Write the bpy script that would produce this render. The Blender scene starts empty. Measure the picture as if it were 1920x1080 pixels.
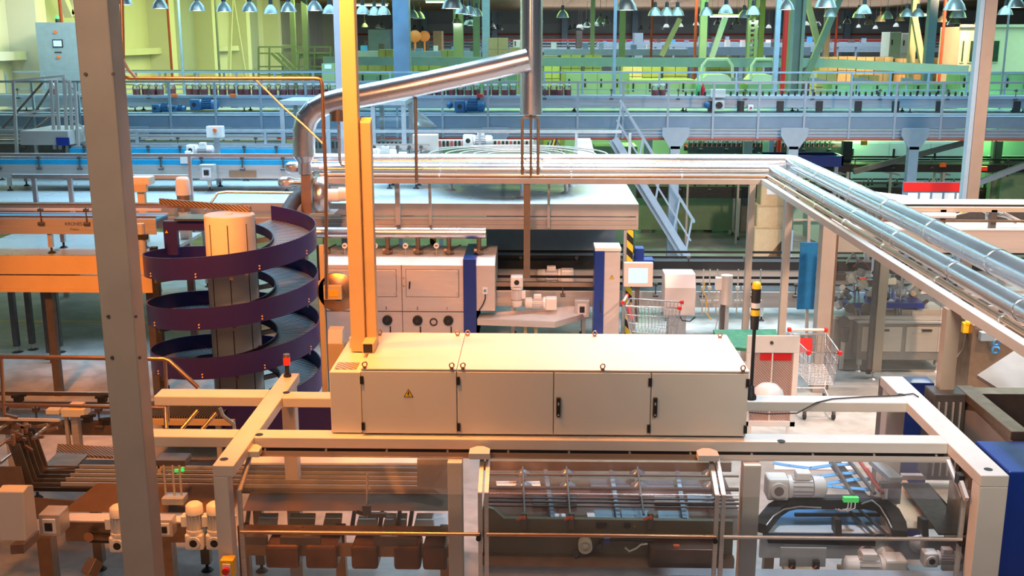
import bpy, math, random
from mathutils import Vector, Matrix
random.seed(7)
C = bpy.context.scene.collection
R = math.radians
PI = math.pi
# ---------------------------------------------------------------- camera model (1920x1080)
F = 2017.0; TH = R(13.1); AZ = R(1.36); H = 5.9
def ray(px, py):
    u = (px-960)/F; v = (540-py)/F
    ca, sa, ct, st = math.cos(AZ), math.sin(AZ), math.cos(TH), math.sin(TH)
    return Vector((-sa*ct+u*ca-v*sa*st, ca*ct+u*sa+v*ca*st, -st+v*ct))
def at(px, py, Y):
    d = ray(px, py); t = Y/d.y
    return Vector((d.x*t, Y, H+d.z*t))
def az(px, py, Z):
    d = ray(px, py); t = (Z-H)/d.z
    return Vector((d.x*t, d.y*t, Z))
def fr(px0, py0, px1, py1, Y, dep):
    a = at(px0, (py0+py1)/2, Y).x; b = at(px1, (py0+py1)/2, Y).x; m = (px0+px1)/2
    return (a, b, Y, Y+dep, at(m, py1, Y).z, at(m, py0, Y).z)
# ---------------------------------------------------------------- materials
M = {}
def mat(name, col, rough=.5, metal=0., var=.12, scale=6., bump=0., emis=None, es=0., spec=.5, stretch=None, coat=0., dirt=None):
    m = bpy.data.materials.new(name); m.use_nodes = True
    nt = m.node_tree; n = nt.nodes; l = nt.links
    b = n['Principled BSDF']
    tc = n.new('ShaderNodeTexCoord'); mp = n.new('ShaderNodeMapping'); nz = n.new('ShaderNodeTexNoise')
    l.new(tc.outputs['Object'], mp.inputs[0]); l.new(mp.outputs[0], nz.inputs[0])
    if stretch: mp.inputs['Scale'].default_value = stretch
    nz.inputs['Scale'].default_value = scale; nz.inputs['Detail'].default_value = 5
    mx = n.new('ShaderNodeMix'); mx.data_type = 'RGBA'
    l.new(nz.outputs[0], mx.inputs[0])
    d = dirt if dirt else tuple(c*(1-var*2.2) for c in col)
    mx.inputs[6].default_value = (*[min(1, c*(1+var)) for c in col], 1); mx.inputs[7].default_value = (*d, 1)
    l.new(mx.outputs[2], b.inputs['Base Color'])
    b.inputs['Metallic'].default_value = metal; b.inputs['Roughness'].default_value = rough
    mr = n.new('ShaderNodeMapRange'); l.new(nz.outputs[0], mr.inputs[0])
    mr.inputs[3].default_value = max(.03, rough-.1); mr.inputs[4].default_value = min(1, rough+.12)
    l.new(mr.outputs[0], b.inputs['Roughness'])
    b.inputs['Specular IOR Level'].default_value = spec
    b.inputs['Coat Weight'].default_value = coat
    if bump:
        bp = n.new('ShaderNodeBump'); bp.inputs['Strength'].default_value = bump; bp.inputs['Distance'].default_value = .01
        l.new(nz.outputs[0], bp.inputs['Height']); l.new(bp.outputs[0], b.inputs['Normal'])
    if emis:
        b.inputs['Emission Color'].default_value = (*emis, 1); b.inputs['Emission Strength'].default_value = es
    M[name] = m
    return m
def glass(name, tint, gl=.04, alpha=.0):
    m = bpy.data.materials.new(name); m.use_nodes = True
    nt = m.node_tree; n = nt.nodes; l = nt.links
    n.remove(n['Principled BSDF']); out = n['Material Output']
    t = n.new('ShaderNodeBsdfTransparent'); t.inputs[0].default_value = (*tint, 1)
    g = n.new('ShaderNodeBsdfGlossy'); g.inputs['Roughness'].default_value = .06
    fz = n.new('ShaderNodeFresnel'); fz.inputs[0].default_value = 1.45
    ms = n.new('ShaderNodeMixShader'); l.new(fz.outputs[0], ms.inputs[0]); l.new(t.outputs[0], ms.inputs[1]); l.new(g.outputs[0], ms.inputs[2])
    df = n.new('ShaderNodeBsdfDiffuse'); df.inputs[0].default_value = (.75, .76, .78, 1)
    nz = n.new('ShaderNodeTexNoise'); nz.inputs['Scale'].default_value = 3.; tc = n.new('ShaderNodeTexCoord'); l.new(tc.outputs['Object'], nz.inputs[0])
    mr = n.new('ShaderNodeMapRange'); l.new(nz.outputs[0], mr.inputs[0]); mr.inputs[3].default_value = gl*.4; mr.inputs[4].default_value = gl*1.6
    m2 = n.new('ShaderNodeMixShader'); l.new(mr.outputs[0], m2.inputs[0]); l.new(ms.outputs[0], m2.inputs[1]); l.new(df.outputs[0], m2.inputs[2])
    l.new(m2.outputs[0], out.inputs[0])
    M[name] = m
mat('frame', (.60, .59, .57), .38, 0, .05, 4)
mat('cabinet', (.66, .645, .61), .36, 0, .03, 3)
mat('column', (.40, .385, .365), .45, 0, .10, 3)
mat('orangelit', (.62, .46, .25), .40, 0, .08, 3)  # grey paint with the orange sodium light put into the colour
mat('white', (.78, .77, .75), .4, 0, .05, 5)
mat('cream', (.72, .70, .60), .8, 0, .05, 1)
mat('wallgrey', (.42, .44, .45), .8, 0, .06, 1)
mat('steel', (.62, .60, .58), .36, .5, .12, 5, 0, stretch=(1, 1, 12))
mat('steelx', (.58, .56, .54), .36, .45, .16, 3, 0, stretch=(.3, 3, 6))
mat('duct', (.74, .75, .78), .25, .95, .02, .8)
mat('pipe', (.72, .74, .78), .25, .9, .02, .8)
mat('galv', (.50, .55, .60), .45, .55, .14, 7)
mat('bluegrey', (.30, .40, .50), .45, .3, .10, 4)
mat('darksteel', (.14, .125, .12), .4, .5, .2, 6)
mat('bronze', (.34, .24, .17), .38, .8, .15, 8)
mat('bed', (.16, .085, .06), .35, .5, .3, 5)
mat('black', (.018, .018, .02), .45, 0, .2, 8)
mat('rubber', (.03, .032, .036), .6, 0, .3, 14)
mat('purple', (.026, .016, .15), .36, 0, .1, 4)
mat('blue', (.008, .035, .26), .33, 0, .08, 4, coat=.2)
mat('bluebelt', (.01, .36, .66), .35, 0, .12, 12)
mat('bluesheet', (.03, .25, .62), .3, .2, .25, 5)
mat('slatebelt', (.085, .10, .12), .3, .4, .3, 20)
mat('deck', (.52, .60, .63), .28, .15, .12, 1.4)
mat('red', (.62, .02, .02), .35, 0, .05, 6)
mat('redglow', (.7, .02, .01), .25, 0, .05, 6, emis=(1, .05, .02), es=.4)
mat('yellow', (.85, .50, .02), .35, 0, .05, 6)
mat('orangeplastic', (.85, .16, .03), .4, 0, .05, 6)
mat('green', (.06, .38, .14), .5, 0, .1, 6)
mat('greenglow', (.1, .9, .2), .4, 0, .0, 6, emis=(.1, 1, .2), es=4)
mat('greenpaint', (.24, .42, .26), .5, .1, .1, 4)
mat('tarp', (.03, .22, .12), .5, 0, .25, 9, .6)
mat('card', (.58, .40, .23), .8, 0, .1, 7)
mat('cardlight', (.70, .52, .34), .8, 0, .1, 7)
mat('wood', (.46, .32, .18), .75, 0, .2, 5, stretch=(1, 8, 8))
mat('paper', (.82, .82, .84), .7, 0, .03, 9)
mat('tape', (.08, .38, .80), .35, 0, .1, 9)
mat('contents', (.62, .01, .03), .3, 0, .2, 30)
mat('jarglass', (.55, .72, .72), .1, .1, .1, 30)
mat('screen', (.3, .55, .85), .3, 0, .0, 2, emis=(.42, .66, 1.), es=.9)
mat('lampglow', (1, 1, 1), .5, 0, 0, 2, emis=(.93, 1., .90), es=14)
mat('lampshade', (.33, .36, .34), .35, .6, .1, 6)
mat('reddish', (.45, .06, .04), .5, 0, .1, 5)
mat('rib', (.20, .23, .22), .7, .2, .15, 3)
mat('copper', (.55, .34, .22), .3, .9, .1, 6)  # copper, also steel bars with orange light put into the colour
mat('roof', (.10, .10, .105), .85, 0, .2, 1)
mat('limewall', (.42, .52, .22), .8, 0, .1, 1)
mat('limepanel', (.44, .56, .28), .5, 0, .08, 1.5)
mat('wireplastic', (.86, .84, .78), .4, 0, .05, 5)
mat('silkgrey', (.66, .67, .70), .4, .1, .04, 4)
glass('plexi', (.93, .93, .92), .055)
glass('pane', (.93, .97, .97), .02)
glass('film', (.9, .92, .93), .25)
# floor: sealed concrete with soft stains and worn tracks
def floor_mat():
    m = bpy.data.materials.new('floor_concrete'); m.use_nodes = True
    nt = m.node_tree; n = nt.nodes; l = nt.links; b = n['Principled BSDF']
    tc = n.new('ShaderNodeTexCoord')
    a = n.new('ShaderNodeTexNoise'); a.inputs['Scale'].default_value = .35; a.inputs['Detail'].default_value = 8; a.inputs['Distortion'].default_value = 1.2
    c = n.new('ShaderNodeTexNoise'); c.inputs['Scale'].default_value = 3.2; c.inputs['Detail'].default_value = 6; c.inputs['Distortion'].default_value = .6
    l.new(tc.outputs['Object'], a.inputs[0]); l.new(tc.outputs['Object'], c.inputs[0])
    r1 = n.new('ShaderNodeValToRGB'); l.new(a.outputs[0], r1.inputs[0])
    r1.color_ramp.elements[0].position = .34; r1.color_ramp.elements[0].color = (.30, .31, .31, 1)
    r1.color_ramp.elements[1].position = .66; r1.color_ramp.elements[1].color = (.56, .56, .54, 1)
    r2 = n.new('ShaderNodeValToRGB'); l.new(c.outputs[0], r2.inputs[0])
    r2.color_ramp.elements[0].position = .35; r2.color_ramp.elements[0].color = (.72, .72, .72, 1)
    r2.color_ramp.elements[1].position = .6; r2.color_ramp.elements[1].color = (1, 1, 1, 1)
    mx = n.new('ShaderNodeMix'); mx.data_type = 'RGBA'; mx.blend_type = 'MULTIPLY'; mx.inputs[0].default_value = 1
    l.new(r1.outputs[0], mx.inputs[6]); l.new(r2.outputs[0], mx.inputs[7]); l.new(mx.outputs[2], b.inputs['Base Color'])
    mr = n.new('ShaderNodeMapRange'); l.new(c.outputs[0], mr.inputs[0]); mr.inputs[3].default_value = .22; mr.inputs[4].default_value = .5
    l.new(mr.outputs[0], b.inputs['Roughness'])
    M['floor'] = m
floor_mat()
# hazard stripes (yellow / black diagonals)
def hazard():
    m = bpy.data.materials.new('hazard_tape'); m.use_nodes = True
    nt = m.node_tree; n = nt.nodes; l = nt.links; b = n['Principled BSDF']
    tc = n.new('ShaderNodeTexCoord'); w = n.new('ShaderNodeTexWave'); w.bands_direction = 'DIAGONAL'; w.inputs['Scale'].default_value = 2.2
    l.new(tc.outputs['Object'], w.inputs[0]); r = n.new('ShaderNodeValToRGB'); r.color_ramp.interpolation = 'CONSTANT'
    r.color_ramp.elements[0].color = (.01, .01, .01, 1); r.color_ramp.elements[1].position = .5; r.color_ramp.elements[1].color = (.75, .6, .03, 1)
    l.new(w.outputs[0], r.inputs[0]); l.new(r.outputs[0], b.inputs['Base Color']); b.inputs['Roughness'].default_value = .5
    M['hazard'] = m
hazard()
# radial or straight slats for chain belts
def slats(name, col, dark, scale, axis):
    m = bpy.data.materials.new(name); m.use_nodes = True
    nt = m.node_tree; n = nt.nodes; l = nt.links; b = n['Principled BSDF']
    tc = n.new('ShaderNodeTexCoord'); w = n.new('ShaderNodeTexWave'); w.bands_direction = axis; w.inputs['Scale'].default_value = scale
    l.new(tc.outputs['Object'], w.inputs[0]); r = n.new('ShaderNodeValToRGB')
    r.color_ramp.elements[0].color = (*dark, 1); r.color_ramp.elements[1].color = (*col, 1); r.color_ramp.elements[0].position = .25
    l.new(w.outputs[0], r.inputs[0]); l.new(r.outputs[0], b.inputs['Base Color']); b.inputs['Roughness'].default_value = .32; b.inputs['Metallic'].default_value = .4
    bp = n.new('ShaderNodeBump'); bp.inputs['Strength'].default_value = .5; bp.inputs['Distance'].default_value = .01
    l.new(w.outputs[0], bp.inputs['Height']); l.new(bp.outputs[0], b.inputs['Normal'])
    M[name] = m
slats('chainx', (.20, .22, .25), (.03, .03, .035), 9, 'X')
slats('perf', (.50, .42, .36), (.12, .08, .06), 14, 'DIAGONAL')
slats('vent', (.66, .62, .52), (.25, .22, .18), 11, 'DIAGONAL')
# ---------------------------------------------------------------- mesh builder
class MB:
    def __init__(s): s.v = []; s.f = []; s.sm = []
    def _a(s, vs, fs, smooth=False):
        o = len(s.v); s.v += [Vector(v) for v in vs]; s.f += [tuple(i+o for i in f) for f in fs]; s.sm += [smooth]*len(fs)
        return s
    def box(s, x0, x1, y0, y1, z0, z1):
        if x0 > x1: x0, x1 = x1, x0
        if y0 > y1: y0, y1 = y1, y0
        if z0 > z1: z0, z1 = z1, z0
        return s._a([(x, y, z) for x in (x0, x1) for y in (y0, y1) for z in (z0, z1)],
                    [(0, 1, 3, 2), (4, 6, 7, 5), (0, 4, 5, 1), (2, 3, 7, 6), (0, 2, 6, 4), (1, 5, 7, 3)])
    def cbox(s, c, sx, sy, sz): return s.box(c[0]-sx/2, c[0]+sx/2, c[1]-sy/2, c[1]+sy/2, c[2]-sz/2, c[2]+sz/2)
    def bar(s, p, q, w, h=None, up=(0, 0, 1)):
        h = h or w; p = Vector(p); q = Vector(q); d = (q-p).normalized(); up = Vector(up)
        if abs(d.dot(up)) > .98: up = Vector((0, 1, 0))
        sx = d.cross(up).normalized(); sz = sx.cross(d)
        vs = []
        for e in (p, q):
            for a, b in ((-1, -1), (1, -1), (1, 1), (-1, 1)): vs.append(e+sx*a*w/2+sz*b*h/2)
        return s._a(vs, [(3, 2, 1, 0), (4, 5, 6, 7), (0, 1, 5, 4), (1, 2, 6, 5), (2, 3, 7, 6), (3, 0, 4, 7)])
    def cyl(s, p, q, r, r2=None, n=14, cap=True):
        r2 = r if r2 is None else r2; p = Vector(p); q = Vector(q); d = (q-p).normalized()
        up = Vector((0, 0, 1)) if abs(d.z) < .9 else Vector((1, 0, 0))
        a = d.cross(up).normalized(); b = d.cross(a)
        ring = lambda c, rr: [c+(a*math.cos(2*PI*i/n)+b*math.sin(2*PI*i/n))*rr for i in range(n)]
        s._a(ring(p, r)+ring(q, r2), [(i, n+i, n+(i+1) % n, (i+1) % n) for i in range(n)], True)
        if cap:
            s._a(ring(p, r), [tuple(range(n))]); s._a(ring(q, r2), [tuple(reversed(range(n)))])
        return s
    def tube(s, pts, r, n=10):
        pts = [Vector(p) for p in pts]; k = len(pts); rings = []; prev = None
        for i, p in enumerate(pts):
            d = (pts[min(i+1, k-1)]-pts[max(i-1, 0)]).normalized()
            if prev is None:
                up = Vector((0, 0, 1)) if abs(d.z) < .9 else Vector((1, 0, 0)); a = d.cross(up).normalized()
            else:
                a = (prev-d*prev.dot(d)).normalized()
            prev = a; b = d.cross(a)
            rings += [p+(a*math.cos(2*PI*j/n)+b*math.sin(2*PI*j/n))*r for j in range(n)]
        fs = [(i*n+j, (i+1)*n+j, (i+1)*n+(j+1) % n, i*n+(j+1) % n) for i in range(k-1) for j in range(n)]
        s._a(rings, fs, True)
        s._a(rings[:n], [tuple(range(n))]); s._a(rings[-n:], [tuple(reversed(range(n)))])
        return s
    def lathe(s, prof, c=(0, 0, 0), n=16, axis='z'):
        c = Vector(c); vs = []
        for r, h in prof:
            for i in range(n):
                x, y = r*math.cos(2*PI*i/n), r*math.sin(2*PI*i/n)
                vs.append(c+{'z': Vector((x, y, h)), 'x': Vector((h, x, y)), 'y': Vector((x, h, y))}[axis])
        k = len(prof)
        return s._a(vs, [(i*n+j, i*n+(j+1) % n, (i+1)*n+(j+1) % n, (i+1)*n+j) for i in range(k-1) for j in range(n)], True)
    def prism(s, poly, d):      # poly: 3D points, extruded by d
        d = Vector(d); n = len(poly); P = [Vector(p) for p in poly]
        return s._a(P+[p+d for p in P], [tuple(range(n)), tuple(reversed(range(n, 2*n)))]+[(i, i+n, (i+1) % n+n, (i+1) % n) for i in range(n)])
    def yz(s, poly, x0, x1): return s.prism([(x0, a, b) for a, b in poly], (x1-x0, 0, 0))
    def xz(s, poly, y0, y1): return s.prism([(a, y0, b) for a, b in poly], (0, y1-y0, 0))
    def xy(s, poly, z0, z1): return s.prism([(a, b, z0) for a, b in poly], (0, 0, z1-z0))
    def arcplate(s, c, r0, r1, a0, a1, z0, z1, th, n=48, hel=None):
        # sector band; hel(t)-> z offset
        vs = []; N = n+1
        for i in range(N):
            t = i/n; a = a0+(a1-a0)*t; dz = hel(t) if hel else 0
            for r in (r0, r1):
                for z in (z0, z1): vs.append((c[0]+r*math.cos(a), c[1]+r*math.sin(a), z+dz))
        for a_, b_ in ((0, 2), (1, 3), (0, 1), (2, 3)):
            w_ = []
            for i in range(N): w_ += [vs[i*4+a_], vs[i*4+b_]]
            s._a(w_, [(2*i, 2*i+2, 2*i+3, 2*i+1) for i in range(n)], True)
        s._a(vs[:4], [(0, 2, 3, 1)]); s._a(vs[-4:], [(0, 1, 3, 2)])
        return s
    def build(s, name, m, parent=None, bev=0):
        loc = Vector((0, 0, 0))
        if parent is not None: loc = WL[parent.name]
        else:
            xs = [v.x for v in s.v]; ys = [v.y for v in s.v]; zs = [v.z for v in s.v]
            loc = Vector(((min(xs)+max(xs))/2, (min(ys)+max(ys))/2, min(zs)))
        me = bpy.data.meshes.new(name); me.from_pydata([v-loc for v in s.v], [], s.f); me.validate()
        if len(me.polygons) == len(s.sm): me.polygons.foreach_set('use_smooth', s.sm)
        me.materials.append(M[m] if isinstance(m, str) else m); me.update()
        import bmesh
        bm = bmesh.new(); bm.from_mesh(me); bmesh.ops.recalc_face_normals(bm, faces=bm.faces); bm.to_mesh(me); bm.free()
        o = bpy.data.objects.new(name, me); C.objects.link(o)
        if parent is not None: o.parent = parent
        else: o.location = loc
        WL[o.name] = loc
        if bev:
            b = o.modifiers.new('bevel', 'BEVEL'); b.width = bev; b.segments = 2; b.limit_method = 'ANGLE'; b.angle_limit = R(40)
            b.harden_normals = False
        return o
WL = {}
def tag(o, label, cat, group=None, kind=None):
    o['label'] = label; o['category'] = cat
    if group: o['group'] = group
    if kind: o['kind'] = kind
    return o
def thing(name, label, cat, loc, group=None):
    o = bpy.data.objects.new(name, None); C.objects.link(o); o.location = loc; o.empty_display_size = .1
    WL[o.name] = Vector(loc)
    return tag(o, label, cat, group)
def struct(name, mb, m, parent=None, bev=0):
    o = mb.build(name, m, parent, bev)
    if parent is None: o['kind'] = 'structure'
    return o
def copy_tree(o, parent=None):
    c = o.copy(); C.objects.link(c)
    if parent is not None: c.parent = parent
    for ch in list(o.children): copy_tree(ch, c)
    return c
def place(o, loc, rz=0, label=None, group=None, sc=None):
    o.location = loc; o.rotation_euler = (0, 0, rz)
    if label: o['label'] = label
    if group: o['group'] = group
    if sc: o.scale = (sc, sc, sc)
    return o
used = set()
def inst(proto, loc, rz=0, label=None, group=None, sc=None):
    first = proto.name not in used; used.add(proto.name)
    return place(proto if first else copy_tree(proto), loc, rz, label, group, sc)
def textmesh(name, body, size, loc, rot, m, parent):
    cu = bpy.data.curves.new(name, 'FONT'); cu.body = body; cu.size = size; cu.align_x = 'CENTER'; cu.align_y = 'CENTER'; cu.extrude = .001
    o = bpy.data.objects.new('tmp_text', cu); C.objects.link(o)
    dg = bpy.context.evaluated_depsgraph_get(); me = bpy.data.meshes.new_from_object(o.evaluated_get(dg)); bpy.data.objects.remove(o)
    me.materials.clear(); me.materials.append(M[m])
    t = bpy.data.objects.new(name, me); C.objects.link(t); t.parent = parent; t.location = Vector(loc)-WL[parent.name]; t.rotation_euler = rot
    return t
def spiral_mat():
    m = bpy.data.materials.new('spiral_chain'); m.use_nodes = True
    nt = m.node_tree; n = nt.nodes; l = nt.links; b = n['Principled BSDF']
    tc = n.new('ShaderNodeTexCoord'); g = n.new('ShaderNodeTexGradient'); g.gradient_type = 'RADIAL'
    l.new(tc.outputs['Object'], g.inputs[0]); ml = n.new('ShaderNodeMath'); ml.operation = 'MULTIPLY'; ml.inputs[1].default_value = 110
    fr_ = n.new('ShaderNodeMath'); fr_.operation = 'FRACT'; l.new(g.outputs[1], ml.inputs[0]); l.new(ml.outputs[0], fr_.inputs[0])
    r = n.new('ShaderNodeValToRGB'); l.new(fr_.outputs[0], r.inputs[0]); r.color_ramp.elements[0].color = (.008, .01, .016, 1); r.color_ramp.elements[1].color = (.34, .40, .46, 1); r.color_ramp.elements[0].position = .45; r.color_ramp.elements[1].position = .75
    l.new(r.outputs[0], b.inputs['Base Color']); b.inputs['Roughness'].default_value = .42; b.inputs['Metallic'].default_value = .1; b.inputs['Specular IOR Level'].default_value = .25
    M['spiralbelt'] = m
spiral_mat()
mat('steel2', (.66, .62, .60), .38, .35, .06, 3, stretch=(1, 1, 4))
mat('steel3', (.66, .58, .52), .30, .4, .10, 2, stretch=(.5, 1, 5))
mat('darksteel2', (.34, .31, .29), .36, .4, .12, 3)
mat('orangelit2', (.52, .42, .33), .38, .3, .1, 4)
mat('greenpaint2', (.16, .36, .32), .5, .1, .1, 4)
mat('galv2', (.33, .44, .56), .42, .4, .10, 5)
mat('bluegrey2', (.19, .30, .44), .42, .3, .10, 3)
mat('bluemotor', (.03, .12, .26), .35, .1, .1, 6)
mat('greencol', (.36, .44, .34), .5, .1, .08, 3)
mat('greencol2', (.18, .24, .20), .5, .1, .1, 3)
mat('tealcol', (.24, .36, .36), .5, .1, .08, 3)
mat('lilac', (.48, .44, .50), .45, .1, .08, 3)
mat('greenwhite', (.62, .72, .60), .4, 0, .04, 3)
mat('greenlitcard', (.44, .44, .20), .75, 0, .1, 5)  # carton with the hall's green light put into its colour
mat('darkglass', (.04, .10, .08), .12, .1, .2, 8)
mat('darkpost', (.10, .12, .14), .5, .3, .1, 5)
mat('amberglow', (.6, .2, .05), .5, 0, .1, 4, emis=(1, .35, .08), es=.25)  # emission stands in for orange light on the far wheels
mat('redsign', (.8, .03, .03), .4, 0, 0, 4, emis=(1, .05, .03), es=.8)
glass('jarclear', (.86, .95, .95), .06)
mat('olive', (.20, .18, .13), .4, .3, .15, 3)
mat('shadepurple', (.02, .014, .06), .45, 0, .1, 4)  # purple with the shade inside the spiral put into the colour
mat('plateblue', (.20, .30, .40), .25, .4, .2, 4)
slats('meshpink', (.72, .52, .46), (.40, .26, .22), 16, 'DIAGONAL')
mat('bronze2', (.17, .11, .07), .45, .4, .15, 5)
mat('columnbrown', (.27, .20, .16), .42, .1, .1, 3)
mat('bluesteel', (.42, .48, .55), .33, .5, .2, 3, stretch=(.3, 3, 6))
# ---------------------------------------------------------------- reusable kinds
def railing(label, x0, x1, y, z0, zt, xs, m='galv', w=.045, mids=(.5,), name='guard_rail', y1=None, group=None, cat='railing'):
    y1 = y if y1 is None else y1
    t = thing(name, label, cat, ((x0+x1)/2, (y+y1)/2, z0), group)
    Y = lambda x: y+(y1-y)*(x-x0)/(x1-x0) if x1 != x0 else y
    MB().bar((x0, y, zt-w/2), (x1, y1, zt-w/2), w).build('top_rail', m, t)
    for k in mids:
        zz = z0+(zt-z0)*k; MB().bar((x0, y, zz), (x1, y1, zz), w*.7).build('mid_rail', m, t)
    for x in xs: MB().bar((x, Y(x), z0), (x, Y(x), zt-w), w).build('post', m, t)
    return t
def railing_y(label, x, y0, y1, z0, zt, ys, m='galv', w=.045, mids=(.5,), name='guard_rail'):
    t = thing(name, label, 'railing', (x, (y0+y1)/2, z0))
    MB().bar((x, y0, zt-w/2), (x, y1, zt-w/2), w).build('top_rail', m, t)
    for k in mids:
        zz = z0+(zt-z0)*k; MB().bar((x, y0, zz), (x, y1, zz), w*.7).build('mid_rail', m, t)
    for y in ys: MB().bar((x, y, z0), (x, y, zt-w), w).build('post', m, t)
    return t
def foot(mb, x, y, z0): mb.cyl((x, y, z0), (x, y, z0+.03), .07, .04).cyl((x, y, z0+.03), (x, y, z0+.12), .018)
def leg(t, x, y, z0, z1, w=.08, m='steel'):
    o = MB().box(x-w/2, x+w/2, y-w/2, y+w/2, z0+.1, z1).build('leg', m, t)
    f = MB(); foot(f, x, y, z0); f.build('levelling_foot', 'rubber', o)
def conveyor(label, x0, x1, y, w, z, h, zf, legs, belt='slatebelt', side='steelx', rails=True, rail_m='steel', nbr=0, name='conveyor', strip=None, group=None):
    t = thing(name, label, 'conveyor', ((x0+x1)/2, y+w/2, zf), group)
    MB().box(x0, x1, y+.03, y+w-.03, z-.03, z).build('belt', belt, t)
    MB().box(x0, x1, y, y+.03, z-h, z+.02).build('side_plate', side, t, .006)
    MB().box(x0, x1, y+w-.03, y+w, z-h, z+.02).build('side_plate', side, t)
    if strip: MB().box(x0, x1, y+.01, y+.05, z+.02, z+.12).build('belt_strip', strip, t)
    if rails:
        for yy in (y+.16, y+w-.06):
            o = MB().bar((x0, yy, z+.14), (x1, yy, z+.14), .03, .05).build('guide_rail', rail_m, t)
    n = nbr
    for i in range(n):
        x = x0+(i+.5)*(x1-x0)/n
        b = MB().cyl((x, y-.02, z-.05), (x, y-.02, z+.2), .012, n=8).cbox((x, y-.01, z+.16), .07, .07, .05).cyl((x-.05, y-.03, z-.06), (x+.05, y-.03, z-.06), .03, n=8)
        b.build('rail_bracket', 'darksteel', t)
    for x in legs:
        leg(t, x, y+.08, zf, z-h, .07); leg(t, x, y+w-.08, zf, z-h, .07)
    return t
def gearmotor(label, group=None, m='white', name='gearmotor'):
    # along +x, shaft hole facing -y at the gearbox end; about .62 long
    t = thing(name, label, 'motor', (0, 0, 0), group)
    MB().box(-.30, -.08, -.11, .11, -.12, .12).build('gearbox', m, t, .025)
    MB().cyl((-.19, -.135, 0), (-.19, -.10, 0), .085, n=20).build('output_flange', m, t)
    MB().cyl((-.19, -.14, 0), (-.19, -.134, 0), .05, n=18).build('shaft_bore', 'black', t)
    MB().cyl((-.08, 0, 0), (-.04, 0, 0), .12, n=20).build('coupling_flange', m, t)
    b = MB().cyl((-.04, 0, 0), (.18, 0, 0), .085, n=20)
    for i in range(14):
        a = 2*PI*i/14; b.bar((-.03, .095*math.cos(a), .095*math.sin(a)), (.17, .095*math.cos(a), .095*math.sin(a)), .008, .03, up=(0, math.cos(a), math.sin(a)))
    b.build('finned_body', 'silkgrey' if m == 'white' else m, t)
    MB().lathe([(.0, .32), (.075, .32), (.108, .29), (.112, .18)], n=20, axis='x').build('fan_cover', m, t)
    MB().box(.0, .15, -.06, .07, .09, .17).build('terminal_box', m, t, .01)
    return t
def swbox(label, c, s=(.16, .12, .2), btn='black', m='steel', name='switch_box'):
    t = thing(name, label, 'control box', (c[0], c[1], c[2]-s[2]/2))
    MB().cbox(c, *s).build('housing', m, t, .008)
    MB().box(c[0]-s[0]*.3, c[0]+s[0]*.3, c[1]-s[1]/2-.012, c[1]-s[1]/2, c[2]-s[2]*.35, c[2]+s[2]*.3).build('face_plate', 'paper', t)
    if btn == 'estop':
        MB().cyl((c[0], c[1]-s[1]/2-.012, c[2]), (c[0], c[1]-s[1]/2-.05, c[2]), .03).build('stop_button', 'red', t)
    else:
        MB().box(c[0]-s[0]*.17, c[0]+s[0]*.17, c[1]-s[1]/2-.03, c[1]-s[1]/2-.01, c[2]-s[2]*.2, c[2]+s[2]*.15).build('switch', btn, t)
    return t
def warn(parent, x, y, z, s, flip=1):
    # warning triangle, facing -y
    MB().xz([(x-s/2, z), (x+s/2, z), (x, z+s*.87)], y-.004, y).build('warning_border', 'black', parent)
    k = .8
    MB().xz([(x-s*k/2, z+s*.05), (x+s*k/2, z+s*.05), (x, z+s*.87*.9)], y-.006, y-.003).build('warning_triangle', 'yellow', parent)
    MB().xz([(x-.02*s, z+s*.6), (x+.1*s, z+s*.6), (x+.0*s, z+s*.4), (x+.09*s, z+s*.4), (x-.05*s, z+s*.1), (x, z+s*.32), (x-.1*s, z+s*.32)], y-.008, y-.005).build('lightning_bolt', 'black', parent)
def beam_obj(name, label, cat, p, q, w, h, m='frame', bev=.008, group=None):
    o = MB().bar(p, q, w, h).build(name, m, None, bev); return tag(o, label, cat, group)
def column(name, label, px, py_top, py_bot, Y, w_px, m, depth=None, side=None, z_bot=None, z_top=None, cat='column', bev=0):
    # a vertical steel column whose centre passes pixel px at the mean of the two rows
    pm = (py_top+py_bot)/2; a = at(px-w_px/2, pm, Y).x; b = at(px+w_px/2, pm, Y).x
    z1 = at(px, py_top, Y).z if z_top is None else z_top; z0 = at(px, py_bot, Y).z if z_bot is None else z_bot
    d = depth or (b-a)
    o = MB().box(a, b, Y, Y+d, z0, z1).build(name, m, None, bev)
    return tag(o, label, cat)
def hcolumn(name, label, x, y, w, d, z0, z1, m, web=None):
    # H-section column
    t = .03
    o = MB().box(x-w/2, x-w/2+t, y, y+d, z0, z1).box(x+w/2-t, x+w/2, y, y+d, z0, z1).box(x-w/2+t, x+w/2-t, y+d/2-t/2, y+d/2+t/2, z0, z1).build(name, m)
    return tag(o, label, 'column')
def gm(label, c, rz, sc_, ry=0):
    g = gearmotor(label); g.location = c; g.rotation_euler = (0, ry, rz); g.scale = (sc_,)*3; return g
# ---------------------------------------------------------------- camera
sc = bpy.context.scene
cd = bpy.data.cameras.new('camera'); cam = bpy.data.objects.new('camera', cd); C.objects.link(cam)
cd.sensor_width = 36; cd.lens = F/1920*36; cd.clip_end = 300
cam.location = (0, 0, H); cam.rotation_euler = (PI/2-TH, 0, AZ); sc.camera = cam
sc.view_settings.view_transform = 'Standard'; sc.view_settings.look = 'None'; sc.view_settings.gamma = 1
sc.view_settings.exposure = 0.0
w = bpy.data.worlds.new('world'); sc.world = w; w.use_nodes = True
w.node_tree.nodes['Background'].inputs[0].default_value = (.55, .62, .75, 1); w.node_tree.nodes['Background'].inputs[1].default_value = .30
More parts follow.
